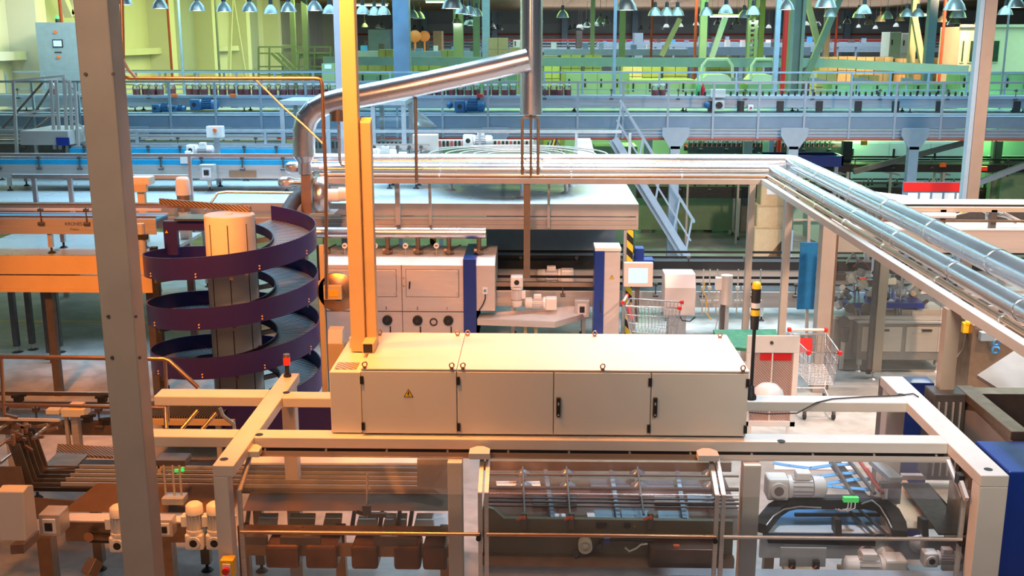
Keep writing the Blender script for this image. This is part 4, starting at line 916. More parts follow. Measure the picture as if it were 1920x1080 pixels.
# vertical posts bolted in front of the fascia
for px, lab in ((745, 'first vertical steel post on the mid platform fascia, right of the orange posts'), (806, 'second, thinner vertical steel post on the mid platform fascia'), (1029, 'thin steel post on the mid platform fascia right of the long vertical post')):
    x = at(px, 380, 20.3).x; w_ = .045 if px == 745 else .025
    tag(MB().box(x-w_, x+w_, 20.30, 20.40, at(px, 422 if px != 1029 else 428, 20.3).z, 3.34).build('support_post', 'column'), lab, 'post')
# long beam and pipe bundle across the picture
BY, BZ = 19.4, 3.42
bx0, bx1 = at(575, 340, BY).x, 4.13
t = thing('pipe_bridge', 'long narrow steel beam bridge that carries the silver pipes across and towards the viewer', 'beam', (2, BY, 0))
MB().box(bx0, bx1, BY, BY+.10, BZ-.10, BZ).build('cross_beam', 'column', t, .006)
MB().box(bx1-.10, bx1, 5.5, BY, BZ-.10, BZ).build('long_beam', 'frame', t, .006)
for px, pb, Y in ((988, 518, 19.45),): x = at(px, 430, Y).x; MB().box(x-.06, x+.06, Y, Y+.1, at(px,522,Y).z, BZ-.1).build('post', 'bronze', t)
for px, Y in ((1402, 19.4), (1482, 17.3), (1795, 10.26)):
    x = bx1-.06 if Y < 19 else at(1412,345,19.4).x; s_ = .055 if Y > 13 else .07; MB().box(x-s_, x+s_, Y, Y+.12, 0 if Y > 11 else 2.5, BZ-.1).build('post', 'column' if Y > 13 else 'orangelit2', t)
pip = [(.23, .16, .15, 'pipe'), (.55, .30, .16, 'pipe')]
def ppipe(label, x, z, r, yb, xl, m='pipe', cat='pipe'):
    t = thing('silver_pipe', label, cat, (x, yb, z))
    MB().tube([(xl, yb, z), (x-r*1.2, yb, z), (x-r*.35, yb-r*.35, z), (x, yb-r*1.2, z), (x, 5.2, z)], r, 20).build('pipe_run', m, t)
    for yy in (18, 16, 14.5, 12.8, 11, 9.4, 8): MB().cyl((x, yy, z), (x, yy-.03, z), r+.006, n=24).build('joint_band', 'duct', t)
    for xx in (-1.8, .6, 2.6):
        if xx > xl+.1: MB().cyl((xx, yb, z), (xx+.03, yb, z), r+.006, n=24).build('joint_band', 'duct', t)
    return t
def pz(py, Y): return at(1440, py, Y).z
ppipe('nearest silver pipe of the bundle running right and towards the viewer', 4.33, BZ+.12, .105, 19.75, at(590,322,19.75).x)
ppipe('thick upper silver pipe of the bundle, rearmost of the large ones', 4.75, BZ+.22, .14, 20.2, at(575,312,20.2).x)
ppipe('thin silver pipe lying on the beam edge beside the pipe bundle', 4.02+.14, BZ+.035, .035, 19.5, at(600,334,19.5).x, 'copper')
ppipe('slim silver pipe tucked between the two large pipes', 4.55, BZ+.06, .05, 19.95, at(620,330,19.95).x)
# big vertical silver stack and its brown stand
a, b_ = at(975, 110, 19.4).x, at(1017, 110, 19.4).x; cxs = (a+b_)/2; rs = (b_-a)/2; zs0 = at(996, 215, 19.4).z
t = thing('exhaust_stack', 'thick vertical silver exhaust duct hanging in the centre top of the picture', 'duct', (cxs, 19.55, zs0))
MB().cyl((cxs, 19.55, zs0), (cxs, 19.55, 8.7), rs, n=32).build('duct_pipe', 'duct', t)
for py in (42, 162, 212): z = at(996, py, 19.4).z; MB().cyl((cxs, 19.55, z), (cxs, 19.55, z+.025), rs+.008, n=32).build('joint_band', 'pipe', t)
t = thing('stack_stand', 'brown tube stand under the silver exhaust duct', 'stand', (cxs, 19.5, BZ))
z1_ = at(996, 220, 19.4).z; xa_, xb_ = at(979, 270, 19.4).x, at(1009, 270, 19.4).x
MB().tube([(xa_, 19.5, BZ), (xa_, 19.5, z1_-.04), (xa_+.04, 19.5, z1_), (xb_-.04, 19.5, z1_), (xb_, 19.5, z1_-.04), (xb_, 19.5, BZ)], .028).build('stand_frame', 'bronze', t)
MB().cyl((cxs, 19.48, BZ), (cxs, 19.48, zs0), .022).build('drain_pipe', 'bronze', t)
# slanted duct with elbow
t = thing('slanted_duct', 'silver insulated duct rising from the elbow on the left to the vertical stack', 'duct', at(690, 170, 19.2))
P0 = at(990, 112, 19.3); r_ = .20
pts = [P0, at(930,127,19.25), at(860,143,19.25), at(780,160,19.2), at(700,176,19.2), at(640,187,19.2), at(612,194,19.2), at(590,205,19.2), at(576,222,19.2), at(570,244,19.2), at(570,292,19.2)]
MB().tube(pts, r_, 26).build('duct_pipe', 'duct', t)
for i in (2, 3, 4, 6, 7, 8, 9):
    d = (pts[i+1]-pts[i-1]).normalized(); MB().cyl(pts[i]-d*.012, pts[i]+d*.012, r_+.006, n=26).build('joint_band', 'pipe', t)
MB().cyl(pts[-1], at(571, 304, 19.2), r_, .12, 24).cyl(at(571,304,19.2), at(572,326,19.2), .12, n=20).build('reducer', 'duct', t)
# fan housing below
a, b_ = at(561, 370, 19.2), at(583, 370, 19.2)
MB().prism([at(564,325,19.15), at(582,325,19.15), at(584,400,19.15), at(565,400,19.15)], (0, .28, 0)).build('fan_neck', 'copper', t)
t = thing('blower', 'silver blower with white motor under the duct elbow', 'blower', at(590, 400, 19.3)); c = at(593, 366, 19.35)
MB().lathe([(0, 0), (.34, 0), (.34, .22), (0, .22)], c, 26, 'x').build('volute', 'pipe', t)
MB().cyl(c+Vector((.2, 0, 0)), c+Vector((.42, 0, 0)), .12, n=18).build('motor_body', 'white', t); MB().cyl(c+Vector((.42, 0, .02)), c+Vector((.58, 0, .02)), .13, .12, n=18).build('fan_cover', 'cream', t)
MB().box(c.x-.1, c.x+.35, c.y-.2, c.y+.3, ZP, c.z-.3).build('base_frame', 'galv', t)
tag(MB().tube([at(572,360,19.5), at(552,375,19.2), at(540,395,18.8), at(530,415,18.4)], .13, 14).build('flexible_hose', 'rubber'), 'thick black flexible hose bending down from the blower', 'hose')
# hanging drop tube and cylinder on the duct
t = thing('duct_damper', 'copper-coloured cylinder hanging under the duct beside the orange posts', 'valve', at(633, 225, 19.2)); a = at(633, 200, 19.2)
MB().cyl(a, at(633, 227, 19.2), .13).build('cylinder', 'bronze', t); MB().tube([at(635,227,19.2), at(637,300,19.2), at(640,308,19.2), at(650,311,19.2)], .03).build('drop_tube', 'pipe', t)
t_ = MB().cyl(at(779, 180, 19.3), at(781, 338, 19.3), .028).build('hanging_pipe', 'bronze'); tag(t_, 'brown vertical pipe dropping from the slanted duct to the pipe beam', 'pipe')
# steam valves left end of the pipes
for i, (px, py) in enumerate(((548, 314), (535, 342), (612, 348))):
    c = at(px, py, 19.7); t = thing('pipe_end_valve', ['upper','lower','rear'][i]+' silver pipe-end valve beside the blower', 'valve', c); MB().lathe([(0, -.14), (.07, -.12), (.11, -.05), (.11, .1), (.08, .16), (.06, .5)], c, 16, 'x').build('valve_body', 'pipe', t); MB().cyl(c+Vector((.05, -.12, 0)), c+Vector((.05, .1, 0)), .05).build('flange', 'steel', t)
# ---- left conveyors on the mid platform with blue strips
x1_ = at(560, 305, 22).x
t = conveyor('front conveyor on the mid platform with a bright blue strip', -12.4, x1_+.1, 22.0, .9, at(300,311,22.0).z, .26, ZP, [-11, -8.5, -6.8, -5.2], belt='slatebelt', side='steelx', strip='bluebelt', nbr=9, rail_m='galv')
MB().box(at(430,327,21.98).x, at(480,327,21.98).x, 21.97, 21.995, at(450,332,22).z, at(450,320,22).z).build('bright_panel', 'copper', t)
t = conveyor('rear conveyor on the mid platform with a shorter bright blue strip', -10.4, at(338,285,24.0).x+2.6, 23.7, .8, at(300,289,23.7).z, .2, ZP, [-12, -9, -6.5], belt='slatebelt', side='darksteel', strip='bluebelt', nbr=7, rail_m='galv')
t = conveyor('dark multi-rail conveyor furthest back on the mid platform at left', -13.5, at(524,265,25.6).x, 25.2, 1.0, at(300,272,25.2).z, .2, 0, [-12, -8, -5.8], belt='slatebelt', side='darksteel', nbr=8, rail_m='steel')
for i, (px, py, Y, rz, s_, lab) in enumerate(((375, 281, 22.6, 0, .9, 'upper of two white gear motors on the left conveyors'), (352, 296, 22.2, 1.57, .8, 'lower of two white gear motors on the left conveyors'), (716, 289, 22.5, 0, 1, 'white gear motor right beside the orange posts under the glazed machine'), (700, 302, 21.4, PI, 1, 'white motor lying just above the silver pipes beside the orange posts'), (748, 302, 21.4, 0, 1.05, 'second white motor above the silver pipes under the white control box'))):
    gm(lab, at(px, py, Y), rz, s_)
swbox('square steel switch box with dark opening on the front left conveyor', at(390, 322, 21.8), (.3, .2, .3))
t = thing('control_box', 'white control box with an orange rotary switch above the left conveyors', 'control box', at(405, 250, 23)); p = at(404, 247, 23)
MB().cbox(p, .34, .2, .24).build('housing', 'white', t, .01); MB().cyl(p+Vector((.02, -.1, .04)), p+Vector((.02, -.14, .04)), .04).build('rotary_switch', 'orangeplastic', t); MB().box(p.x-.05, p.x+.05, 23.0, 23.1, ZP, p.z-.12).build('post', 'galv', t)
# white tank and beige box
t = thing('white_cylinder_motor', 'white round-topped cylinder motor standing behind the spiral infeed', 'motor', at(345, 395, 18.6)); p = at(345, 380, 18.6)
MB().lathe([(0, .26+.2), (.09, .45), (.12, .40), (.13, .18), (.125, .14)], p, 24).build('motor_cap', 'white', t); MB().cyl(p+Vector((0, 0, -.15)), p+Vector((0, 0, .14)), .115, n=20).build('motor_body', 'bronze', t); MB().box(p.x-.08, p.x+.08, p.y-.08, p.y+.08, 2.2, p.z-.1).build('stand', 'steel', t)
t = thing('beige_control_box', 'beige sloped control box on a post just right of the tan column', 'control box', at(265, 395, 18.3)); p = at(264, 341, 18.3)
MB().box(p.x-.18, p.x+.18, 18.2, 18.5, p.z-.05, p.z+.09).build('housing', 'cream', t, .02); MB().box(p.x-.14, p.x+.14, 18.15, 18.25, p.z-.16, p.z-.02).build('lower_body', 'orangelit', t, .01); MB().box(p.x-.06, p.x+.06, 18.25, 18.35, 2.2, p.z-.1).build('post', 'orangelit', t)
tag(MB().tube([at(385,395,19), at(408,362,19.2), at(425,360,19.2), at(560,362,19.3)], .025).build('bent_pipe', 'pipe'), 'slim bent silver pipe lying over the deck behind the spiral', 'pipe')
# ---- round conveyor table on mid platform
t = thing('rotary_table', 'round accumulation table of curved steel rails on the mid platform', 'conveyor table', (at(960,300,22.6).x, 22.6, ZP)); cxr = at(960,300,22.6).x; zr = at(960, 296, 22.4).z
MB().cyl((cxr, 22.6, zr-.08), (cxr, 22.6, zr-.04), 1.75, n=48).build('table_disc', 'darksteel', t)
for r_ in (.5, .8, 1.1, 1.4, 1.75, 2.0): MB().tube([(cxr+r_*math.cos(a), 22.6+r_*.95*math.sin(a), zr+.06) for a in [R(-40+k*10) for k in range(27)]], .016, 6).build('curved_rail', 'steel', t)
for a in (20, 100, 190, 280, 330): x, y = cxr+1.3*math.cos(R(a)), 22.6+1.3*math.sin(R(a)); MB().cyl((x, y, ZP+.03), (x, y, zr-.05), .04).cyl((x, y, ZP), (x, y, ZP+.04), .14, .06).build('leg', 'galv', t)
t = conveyor('straight transfer conveyor left of the round table on the mid platform', at(690,300,22.4).x, at(800,300,22.4).x, 22.5, .7, at(800,290,22.5).z, .15, ZP, [at(730,330,22.6).x, at(780,330,22.6).x], nbr=5, rail_m='steel')
for px, py in ((693, 270), (1050, 282)):
    pass
# white control box with warning sign
t = thing('control_box', 'white wall-type control box with a yellow warning triangle behind the silver pipes', 'control box', at(797, 300, 23.2)); p0, p1 = at(774, 293, 23.2), at(820, 253, 23.2)
MB().box(p0.x, p1.x, 23.2, 23.5, p0.z, p1.z).build('housing', 'cabinet', t, .01); warn(t, at(795,274,23.2).x, 23.195, at(795,277,23.2).z, .10); MB().box(p0.x+.2, p0.x+.3, 23.3, 23.4, ZP, p0.z).build('post', 'galv', t)
# machine cabinet framed with glass left of it
t = thing('glazed_machine', 'glazed grey-framed filling machine with rows of dark valves behind the orange posts', 'machine', (at(640,260,25).x, 25, 0))
ga, gb = at(530, 240, 24.9).x, at(757, 240, 24.9).x; z0_, z1_ = at(640, 300, 24.9).z, at(640, 197, 24.9).z
for x in (ga, at(615,240,24.9).x, at(700,240,24.9).x, gb): MB().box(x-.05, x+.05, 24.9, 25.0, z0_, z1_).box(x-.05, x+.05, 26.3, 26.4, z0_, z1_).build('frame_post', 'galv', t)
MB().box(ga-.05, gb+.05, 24.88, 26.42, z1_, z1_+.10).build('roof_frame', 'galv', t); MB().box(ga, gb, 24.9, 26.4, z0_-.3, z0_).build('base', 'steelx', t)
g_ = MB(); g_.box(ga, gb, 24.94, 24.96, z0_, z1_); g_.build('glass_front', 'pane', t)
for i in range(26): x = ga+.15+(gb-ga-.3)*i/25; MB().cyl((x, 25.4, at(600,278,25.4).z), (x, 25.4, at(600,266,25.4).z), .028, n=8).build('filling_valve', 'black', t)
MB().box(ga+.1, gb-.1, 25.45, 25.5, z0_+.1, at(600,262,25.4).z).build('valve_backing', 'silkgrey', t)
for px in (560, 640, 745): x = at(px, 300, 25).x; MB().box(x-.05, x+.05, 25.3, 25.4, 0, z0_-.3).build('leg', 'galv', t)
# row of bottle stoppers right of white box
t = thing('valve_bar', 'pale bar with a row of black valves under the walkway left of the stack', 'machine part', at(910, 280, 25.5)); a, b_ = at(820, 270, 25.5), at(1000, 270, 25.5)
MB().box(a.x, b_.x, 25.5, 25.7, at(900,277,25.5).z, at(900,263,25.5).z).build('bar', 'cream', t)
for i in range(24): x = a.x+.06+(b_.x-a.x-.12)*i/23; MB().box(x-.025, x+.025, 25.42, 25.5, at(900,274,25.5).z, at(900,264,25.5).z).build('valve', 'black' if i % 3 else 'reddish', t)
MB().box(a.x, a.x+.1, 25.6, 25.7, 0, a.z).box(b_.x-.1, b_.x, 25.6, 25.7, 0, a.z).build('leg', 'galv', t)
gm('grey-white motor in front of the row of black valves', at(895, 263, 25.0), 0, 1.1)
t = thing('white_hopper', 'pale truncated hopper under the walkway right of the exhaust stand', 'hopper', at(1095, 290, 25.5)); zt1, zb1 = at(1095, 262, 25.6).z, at(1095, 296, 25.6).z
pa = [at(1080,262,25.6).x, at(1108,262,25.6).x, at(1116,296,25.6).x, at(1074,296,25.6).x]
MB().xz([(pa[0], zt1), (pa[1], zt1), (pa[2], zb1), (pa[3], zb1)], 25.4, 26.0).build('body', 'white', t, .01); MB().box(pa[3], pa[3]+.08, 25.6, 25.7, 0, zb1).box(pa[2]-.08, pa[2], 25.6, 25.7, 0, zb1).build('leg', 'galv', t)
# ---- stair platform at far left
t = thing('step_platform', 'grey access platform with handrails and a blue sign at far left behind the column', 'platform', (at(80,250,23.5).x, 24.2, ZP))
za, zb_ = at(80, 272, 23.6).z, at(80, 246, 23.6).z
MB().box(at(38,260,23.6).x, at(128,260,23.6).x, 23.6, 25.2, za, zb_).build('step_fascia', 'column', t)
MB().box(at(105,266,23.55).x, at(129,266,23.55).x, 23.56, 23.6, at(115,273,23.55).z, at(115,258,23.55).z).build('blue_sign', 'blue', t)
hr = [(25, 152, 275), (120, 145, 275), (95, 150, 245), (105, 150, 245), (130, 150, 262), (140, 155, 262)]
for px, pt, pb in hr: MB().bar(at(px, pt, 24.0), at(px+8, pb+35, 24.0), .06).build('post', 'column', t)
for a_, b_ in (((22, 152), (122, 142)), ((34, 215), (120, 200)), ((34, 216), (125, 218)), ((120, 145), (150, 180)), ((130, 222), (165, 245)), ((135, 270), (160, 290))): MB().bar(at(*a_, 24.0), at(*b_, 24.3), .045).build('hand_rail', 'column', t)
for a_, b_ in (((80, 155), (5, 240)), ((98, 160), (40, 250)), ((100, 215), (50, 255))): MB().bar(at(*a_, 25.0), at(*b_, 24.6), .05).build('brace', 'darksteel', t)
# ================================================================ shrink tunnel and line across the middle
YT = 19.9
t = thing('shrink_tunnel', 'pinkish white steel tunnel machine with access doors and a blue band behind the long cabinet', 'machine', (at(750,600,YT).x, YT+.6, 0))
X = lambda px, py=540, Y=YT: at(px, py, Y).x
Z = lambda py, px=760, Y=YT: at(px, py, Y).z
ztop = Z(497)
MB().box(X(598), X(893), YT, YT+1.5, .12, ztop).build('body', 'steel2', t, .008)
MB().prism([(X(598), YT, ztop), (X(928), YT, ztop), (X(928), YT+.25, ztop+.1), (X(598), YT+.25, ztop+.1)], (0, 1.2, 0)).build('roof', 'white', t)
MB().box(X(893), X(928), YT, YT+1.5, Z(582), ztop).build('end_box', 'steel2', t, .006)
MB().box(X(869), X(893), YT-.06, YT+1.5, .1, Z(484)).build('blue_band', 'blue', t, .006)
MB().box(X(598), X(869), YT-.012, YT, Z(584)-.004, Z(584)+.008).build('seam_strip', 'darksteel', t)
for px in (753.5,): MB().box(X(px)-.006, X(px)+.006, YT-.004, YT, .12, ztop).build('panel_joint', 'darksteel', t)
def door(pa, pb, n_='door'):
    d = MB().box(X(pa), X(pb), YT-.02, YT, Z(556), Z(506)).build(n_, 'steel2', t, .006)
    MB().box(X(pa)-.008, X(pb)+.008, YT-.004, YT-.001, Z(556)-.008, Z(506)+.008).build('door_gap', 'black', d)
    return d
d1 = door(762, 860); d2 = door(672, 743); d3 = door(600, 660)
MB().bar((X(768, 535), YT-.05, Z(540)), (X(769, 535), YT-.05, Z(527)), .025, .03).build('door_handle', 'black', d1)
for d, px in ((d1, 857), (d2, 741)):
    for py in (512, 550): MB().box(X(px)-.02, X(px)+.025, YT-.035, YT-.0, Z(py)-.03, Z(py)+.03).build('hinge', 'steel', d)
for px, s_ in ((723, '3'), (782, '2'), (838, '1')): textmesh('number', s_, .085, (X(px), YT-.004, Z(578)), (PI/2, 0, 0), 'black', t)
for px in (725, 782, 840):
    k_ = MB().cyl((X(px), YT, Z(600)), (X(px), YT-.05, Z(600)), .095, n=22).build('knob', 'black', t); MB().cyl((X(px), YT-.05, Z(600)), (X(px), YT-.08, Z(600)), .045, .035, n=18).build('knob_hub', 'rubber', k_)
    MB().box(X(px+5)-.012, X(px+5)+.012, YT-.02, YT, .15, Z(612)).build('slot', 'black', t)
MB().lathe([(.055, 0), (.055, -.03), (.075, -.03), (.075, 0)], (X(812), YT, Z(603)), 20, 'y').build('ring_port', 'black', t)
for px, py in ((757, 523), (757, 538)): warn(t, X(px), YT-.002, Z(py), .05)
MB().box(X(905), X(914), YT-.03, YT, Z(550), Z(538)).build('socket', 'paper', t); MB().box(X(907), X(912), YT-.04, YT-.03, Z(546), Z(541)).build('blue_switch', 'tape', t)
MB().tube([(X(910), YT-.04, Z(550)), (X(910), YT-.05, Z(558)), (X(905), YT-.05, Z(570)), (X(898), YT-.05, Z(580))], .012, 6).build('cable', 'black', t)
# manifold pipe with four valves
ym = YT+.5; zm = at(750, 436, ym).z; rm = .115
t = thing('manifold_pipe', 'thick orange-lit manifold pipe with open end above the tunnel machine', 'pipe', (X(750), ym, zm))
MB().cyl((at(592,436,ym).x, ym, zm), (at(911,436,ym).x, ym, zm), rm, n=26).build('header_pipe', 'pipe', t)
for px in (610, 727, 784, 842, 898):
    x = at(px, 460, ym).x; zb_ = ztop+.12
    MB().cyl((x, ym-.02, zm-.05), (x, ym-.02, zb_), .045, n=14).build('drop_pipe', 'bronze', t)
    v = MB().cyl((x-.09, ym-.02, zb_+.07), (x+.09, ym-.02, zb_+.07), .06, n=14).cyl((x, ym-.14, zb_+.08), (x, ym+.1, zb_+.08), .045, n=12).build('butterfly_valve', 'bronze', t)
    MB().bar((x, ym-.12, zb_+.09), (x+.24, ym-.12, zb_+.2), .012, .03).build('valve_lever', 'black', v)
for px, pos in ((646, 'left of the ochre posts'), (703, 'directly right of the ochre posts'), (760, 'second right of the ochre posts'), (818, 'furthest right')):
    p = at(px, 461, YT+.3); g_ = thing('pressure_gauge', 'small round white gauge on the tunnel roof, '+pos, 'gauge', p-Vector((0, 0, .12)))
    MB().cyl(p, p+Vector((0, .03, 0)), .052, n=20).build('dial', 'white', g_); MB().box(p.x-.025, p.x+.025, p.y-.004, p.y, p.z-.008, p.z+.012).build('display', 'black', g_); MB().cyl(p+Vector((0, .015, -.17)), p+Vector((0, .015, -.05)), .008, n=6).build('stem', 'steel', g_)
# round reel wheel left of posts
Yw = 14.6
p = at(632, 548, Yw); t = thing('cable_reel', 'round orange-brown reel with a yellow label half hidden by the ochre posts', 'reel', p-Vector((0, 0, .3)))
MB().lathe([(0, 0), (.27, 0), (.285, .02), (.285, .05), (.27, .07), (0, .07)], p, 34, 'y').build('reel_disc', 'copper', t)
MB().lathe([(0, -.03), (.10, -.03), (.10, .0)], p+Vector((.02, 0, -.02)), 20, 'y').build('hub', 'bronze', t); MB().cyl(p+Vector((.02, -.05, -.02)), p+Vector((.02, -.03, -.02)), .03).build('axle', 'black', t)
a, b_ = at(607, 562, Yw-.1), at(640, 536, Yw-.1); MB().box(a.x, b_.x, Yw-.1, Yw-.02, a.z, b_.z).build('bracket', 'orangelit', t, .006)
a, b_ = at(613, 556, Yw-.1), at(633, 544, Yw-.1); MB().box(a.x, b_.x, Yw-.105, Yw-.1, a.z, b_.z).build('yellow_label', 'yellow', t)
a = at(597, 540, Yw).x; MB().box(a, a+.07, Yw, Yw+.08, 0, at(600,528,Yw).z).box(a+.03, a+.09, Yw, Yw+.06, at(600,528,Yw).z, at(605,460,Yw).z).build('post', 'orangelit', t)
t = thing('junction_box', 'white tilted junction box beside the reel post', 'control box', at(628, 660, Yw-.5)); c = at(630, 628, Yw-.5)
MB().yz([(c.y-.1, c.z-.1), (c.y+.1, c.z-.1), (c.y+.1, c.z+.1), (c.y-.04, c.z+.08)], c.x-.1, c.x+.1).build('lid', 'white', t, .006); MB().box(c.x-.1, c.x+.12, c.y-.1, c.y+.1, c.z-.5, c.z-.1).build('body', 'orangelit', t, .006); MB().box(c.x-.04, c.x+.04, c.y-.04, c.y+.04, 0, c.z-.5).build('post', 'orangelit', t)
# ---- line conveyors across the middle
x0_, x1_ = at(925, 490, 22.4).x, at(1990, 490, 22.4).x
t = conveyor('rear black line conveyor running right from the tunnel under the platform', x0_, 13.2, 22.3, .8, at(1200,497,22.3).z, .42, 0, [0.3, 2.8, 4.8, 6.9, 9.2, 11.4], belt='rubber', side='steelx', rails=True, rail_m='black', nbr=12)
MB().box(x0_, 13.2, 22.24, 22.30, at(1200,504,22.3).z, at(1200,489,22.3).z).build('black_rail', 'black', t)
t = conveyor('front black line conveyor at the outlet of the tunnel', at(925,540,20.6).x, at(1800,540,20.6).x, 20.6, .8, at(1200,548,20.6).z, .30, 0, [at(962,600,20.8).x, at(1094,600,20.8).x, at(1185,600,20.8).x, at(1360,600,20.8).x, 6.2], belt='rubber', side='steelx', rails=True, rail_m='black', nbr=10)
MB().box(at(925,540,20.55).x, at(1115,540,20.55).x, 20.53, 20.58, at(1000,538,20.5).z, at(1000,530,20.5).z).build('copper_rail', 'copper', t)
# chute
t = thing('discharge_chute', 'low steel chute sloping beside the tunnel outlet', 'chute', at(1000, 615, 19.8))
MB().prism([at(895,598,19.7), at(1040,603,19.7), at(1105,585,20.2), at(1095,572,20.5), at(900,588,20.3)], (0, 0, -.03)).build('tray', 'steel2', t)
MB().prism([at(895,598,19.7), at(1040,603,19.7), at(1040,614,19.7), at(895,609,19.7)], (0, -.02, 0)).prism([at(1040,603,19.7), at(1105,585,20.2), at(1105,595,20.2), at(1040,614,19.7)], (0, -.02, 0)).build('front_lip', 'steel', t)
for px in (985, 1005): leg(t, at(px,620,19.9).x, 19.9, 0, at(1000,606,19.9).z, .06, 'orangelit')
gm('upright white gear motor between the tunnel and the steel tower', at(969, 545, 20.2), 0, 1.0, ry=PI/2)
gm('lying white gear motor between the tunnel and the steel tower', at(1015, 568, 20.2), PI, 1.0)
gm('white gear motor on the rear line conveyor left of the steel tower', at(1042, 517, 22.0), PI, 1.25)
swbox('steel switch box with black switch at the foot of the steel tower', at(1091, 577, 20.2), (.28, .2, .34))
# blue and steel tower
t = thing('inspection_tower', 'tall steel tower with a deep blue side and white cap', 'machine', at(1137, 640, 19.8)); Yt = 19.7
zt0, zt1 = .05, at(1137, 470, Yt).z
MB().box(at(1132,540,Yt).x, at(1162,540,Yt).x, Yt, Yt+.45, zt0, zt1).build('steel_front', 'steel2', t, .006); MB().box(at(1114,540,Yt).x, at(1132,540,Yt).x, Yt-.04, Yt+.45, zt0, zt1).build('blue_side', 'blue', t, .006)
MB().box(at(1114,540,Yt).x, at(1163,540,Yt).x, Yt-.05, Yt+.5, zt1, zt1+.06).build('cap', 'white', t, .006); warn(t, at(1147,522,Yt).x, Yt-.001, at(1147,523,Yt).z, .09)
MB().box(at(1125,575,Yt).x, at(1127,575,Yt).x, Yt-.05, Yt-.04, at(1125,585,Yt).z, at(1125,562,Yt).z).build('slot_window', 'black', t)
# touch panel
t = thing('touch_screen', 'light blue glowing touch panel on an arm right of the steel tower', 'screen', at(1198, 560, 19.9)); Yh = 19.85
a, b_ = at(1169, 538, Yh), at(1225, 493, Yh)
MB().box(a.x, b_.x, Yh, Yh+.12, a.z, b_.z).build('bezel', 'frame', t, .012); a2_, b2_ = at(1178, 531, Yh-.006), at(1215, 503, Yh-.006); MB().box(a2_.x, b2_.x, Yh-.006, Yh, a2_.z, b2_.z).build('screen', 'screen', t)
MB().box((a.x+b_.x)/2-.04, (a.x+b_.x)/2+.04, Yh+.1, Yh+.18, .6, a.z+.1).build('arm', 'darksteel', t)
t = thing('blue_box', 'small bright blue box behind the touch panel', 'box', at(1200, 495, 20.2)); a, b_ = at(1190, 496, 20.9), at(1208, 466, 20.9); MB().box(a.x, b_.x, 20.9, 21.2, a.z, b_.z).build('box', 'blue', t, .01); a, b_ = at(1185, 498, 20.85), at(1226, 488, 20.85); MB().box(a.x, b_.x, 20.85, 21.2, a.z, b_.z).build('plinth', 'blue', t)
# grey rounded box unit
t = thing('metal_detector', 'pale grey angular sensor housing standing over the line conveyor', 'machine', at(1275, 625, 20)); Yg = 19.9
a, b_ = at(1245, 592, Yg), at(1306, 516, Yg); xm = (a.x+b_.x)/2
MB().yz([(Yg, a.z), (Yg+.55, a.z), (Yg+.55, b_.z), (Yg+.12, b_.z), (Yg, b_.z-.25)], a.x, b_.x).build('housing', 'silkgrey', t, .015)
MB().box(a.x+.1, b_.x-.15, Yg+.1, Yg+.4, .1, a.z).build('pedestal', 'galv', t); MB().tube([(xm, Yg, a.z), (xm+.05, Yg-.05, a.z-.08), (xm+.2, Yg-.03, a.z-.1), (xm+.3, Yg, a.z-.02)], .012, 6).build('cable', 'black', t)
t = thing('barcode_scanner', 'upright half-round steel scanner cover with a white box on a post', 'sensor', at(1360, 610, 19.9)); a, b_ = at(1352, 572, 19.9), at(1375, 518, 19.9)
MB().cyl(((a.x+b_.x)/2, 20.0, a.z), ((a.x+b_.x)/2, 20.0, b_.z), .115, n=20).build('cover', 'steel2', t); MB().box(a.x-.1, a.x+.02, 19.95, 20.1, at(1345,545,19.9).z, at(1345,523,19.9).z).build('white_box', 'white', t); MB().box(a.x+.02, a.x+.1, 20.0, 20.08, 0, a.z).build('post', 'darksteel', t)
for i, px in enumerate((1318, 1330, 1344, 1383, 1395, 1425)):
    c = at(px, 540, 20.3); o = MB().cyl((c.x, c.y, at(px,590,20.3).z), (c.x, c.y, at(px,505,20.3).z), .014, n=8).cbox(c, .07, .07, .06).cbox((c.x, c.y, at(px,565,20.3).z), .09, .06, .05).build('bracket_rod', 'steel'); tag(o, 'thin bracket rod with clamps along the line conveyor near the scanner', 'bracket', 'bracket rods near the scanner')
for px, pts_ in ((1320, [(1322,530),(1318,545),(1326,560),(1322,585),(1335,600)]), (1350, [(1350,575),(1345,600),(1340,622)])):
    tag(MB().tube([at(a_, b_, 20.1) for a_, b_ in pts_], .01, 6).build('cable', 'yellow' if px == 1320 else 'steel'), ('yellow cable' if px == 1320 else 'grey cable')+' hanging beside the scanner post', 'cable')
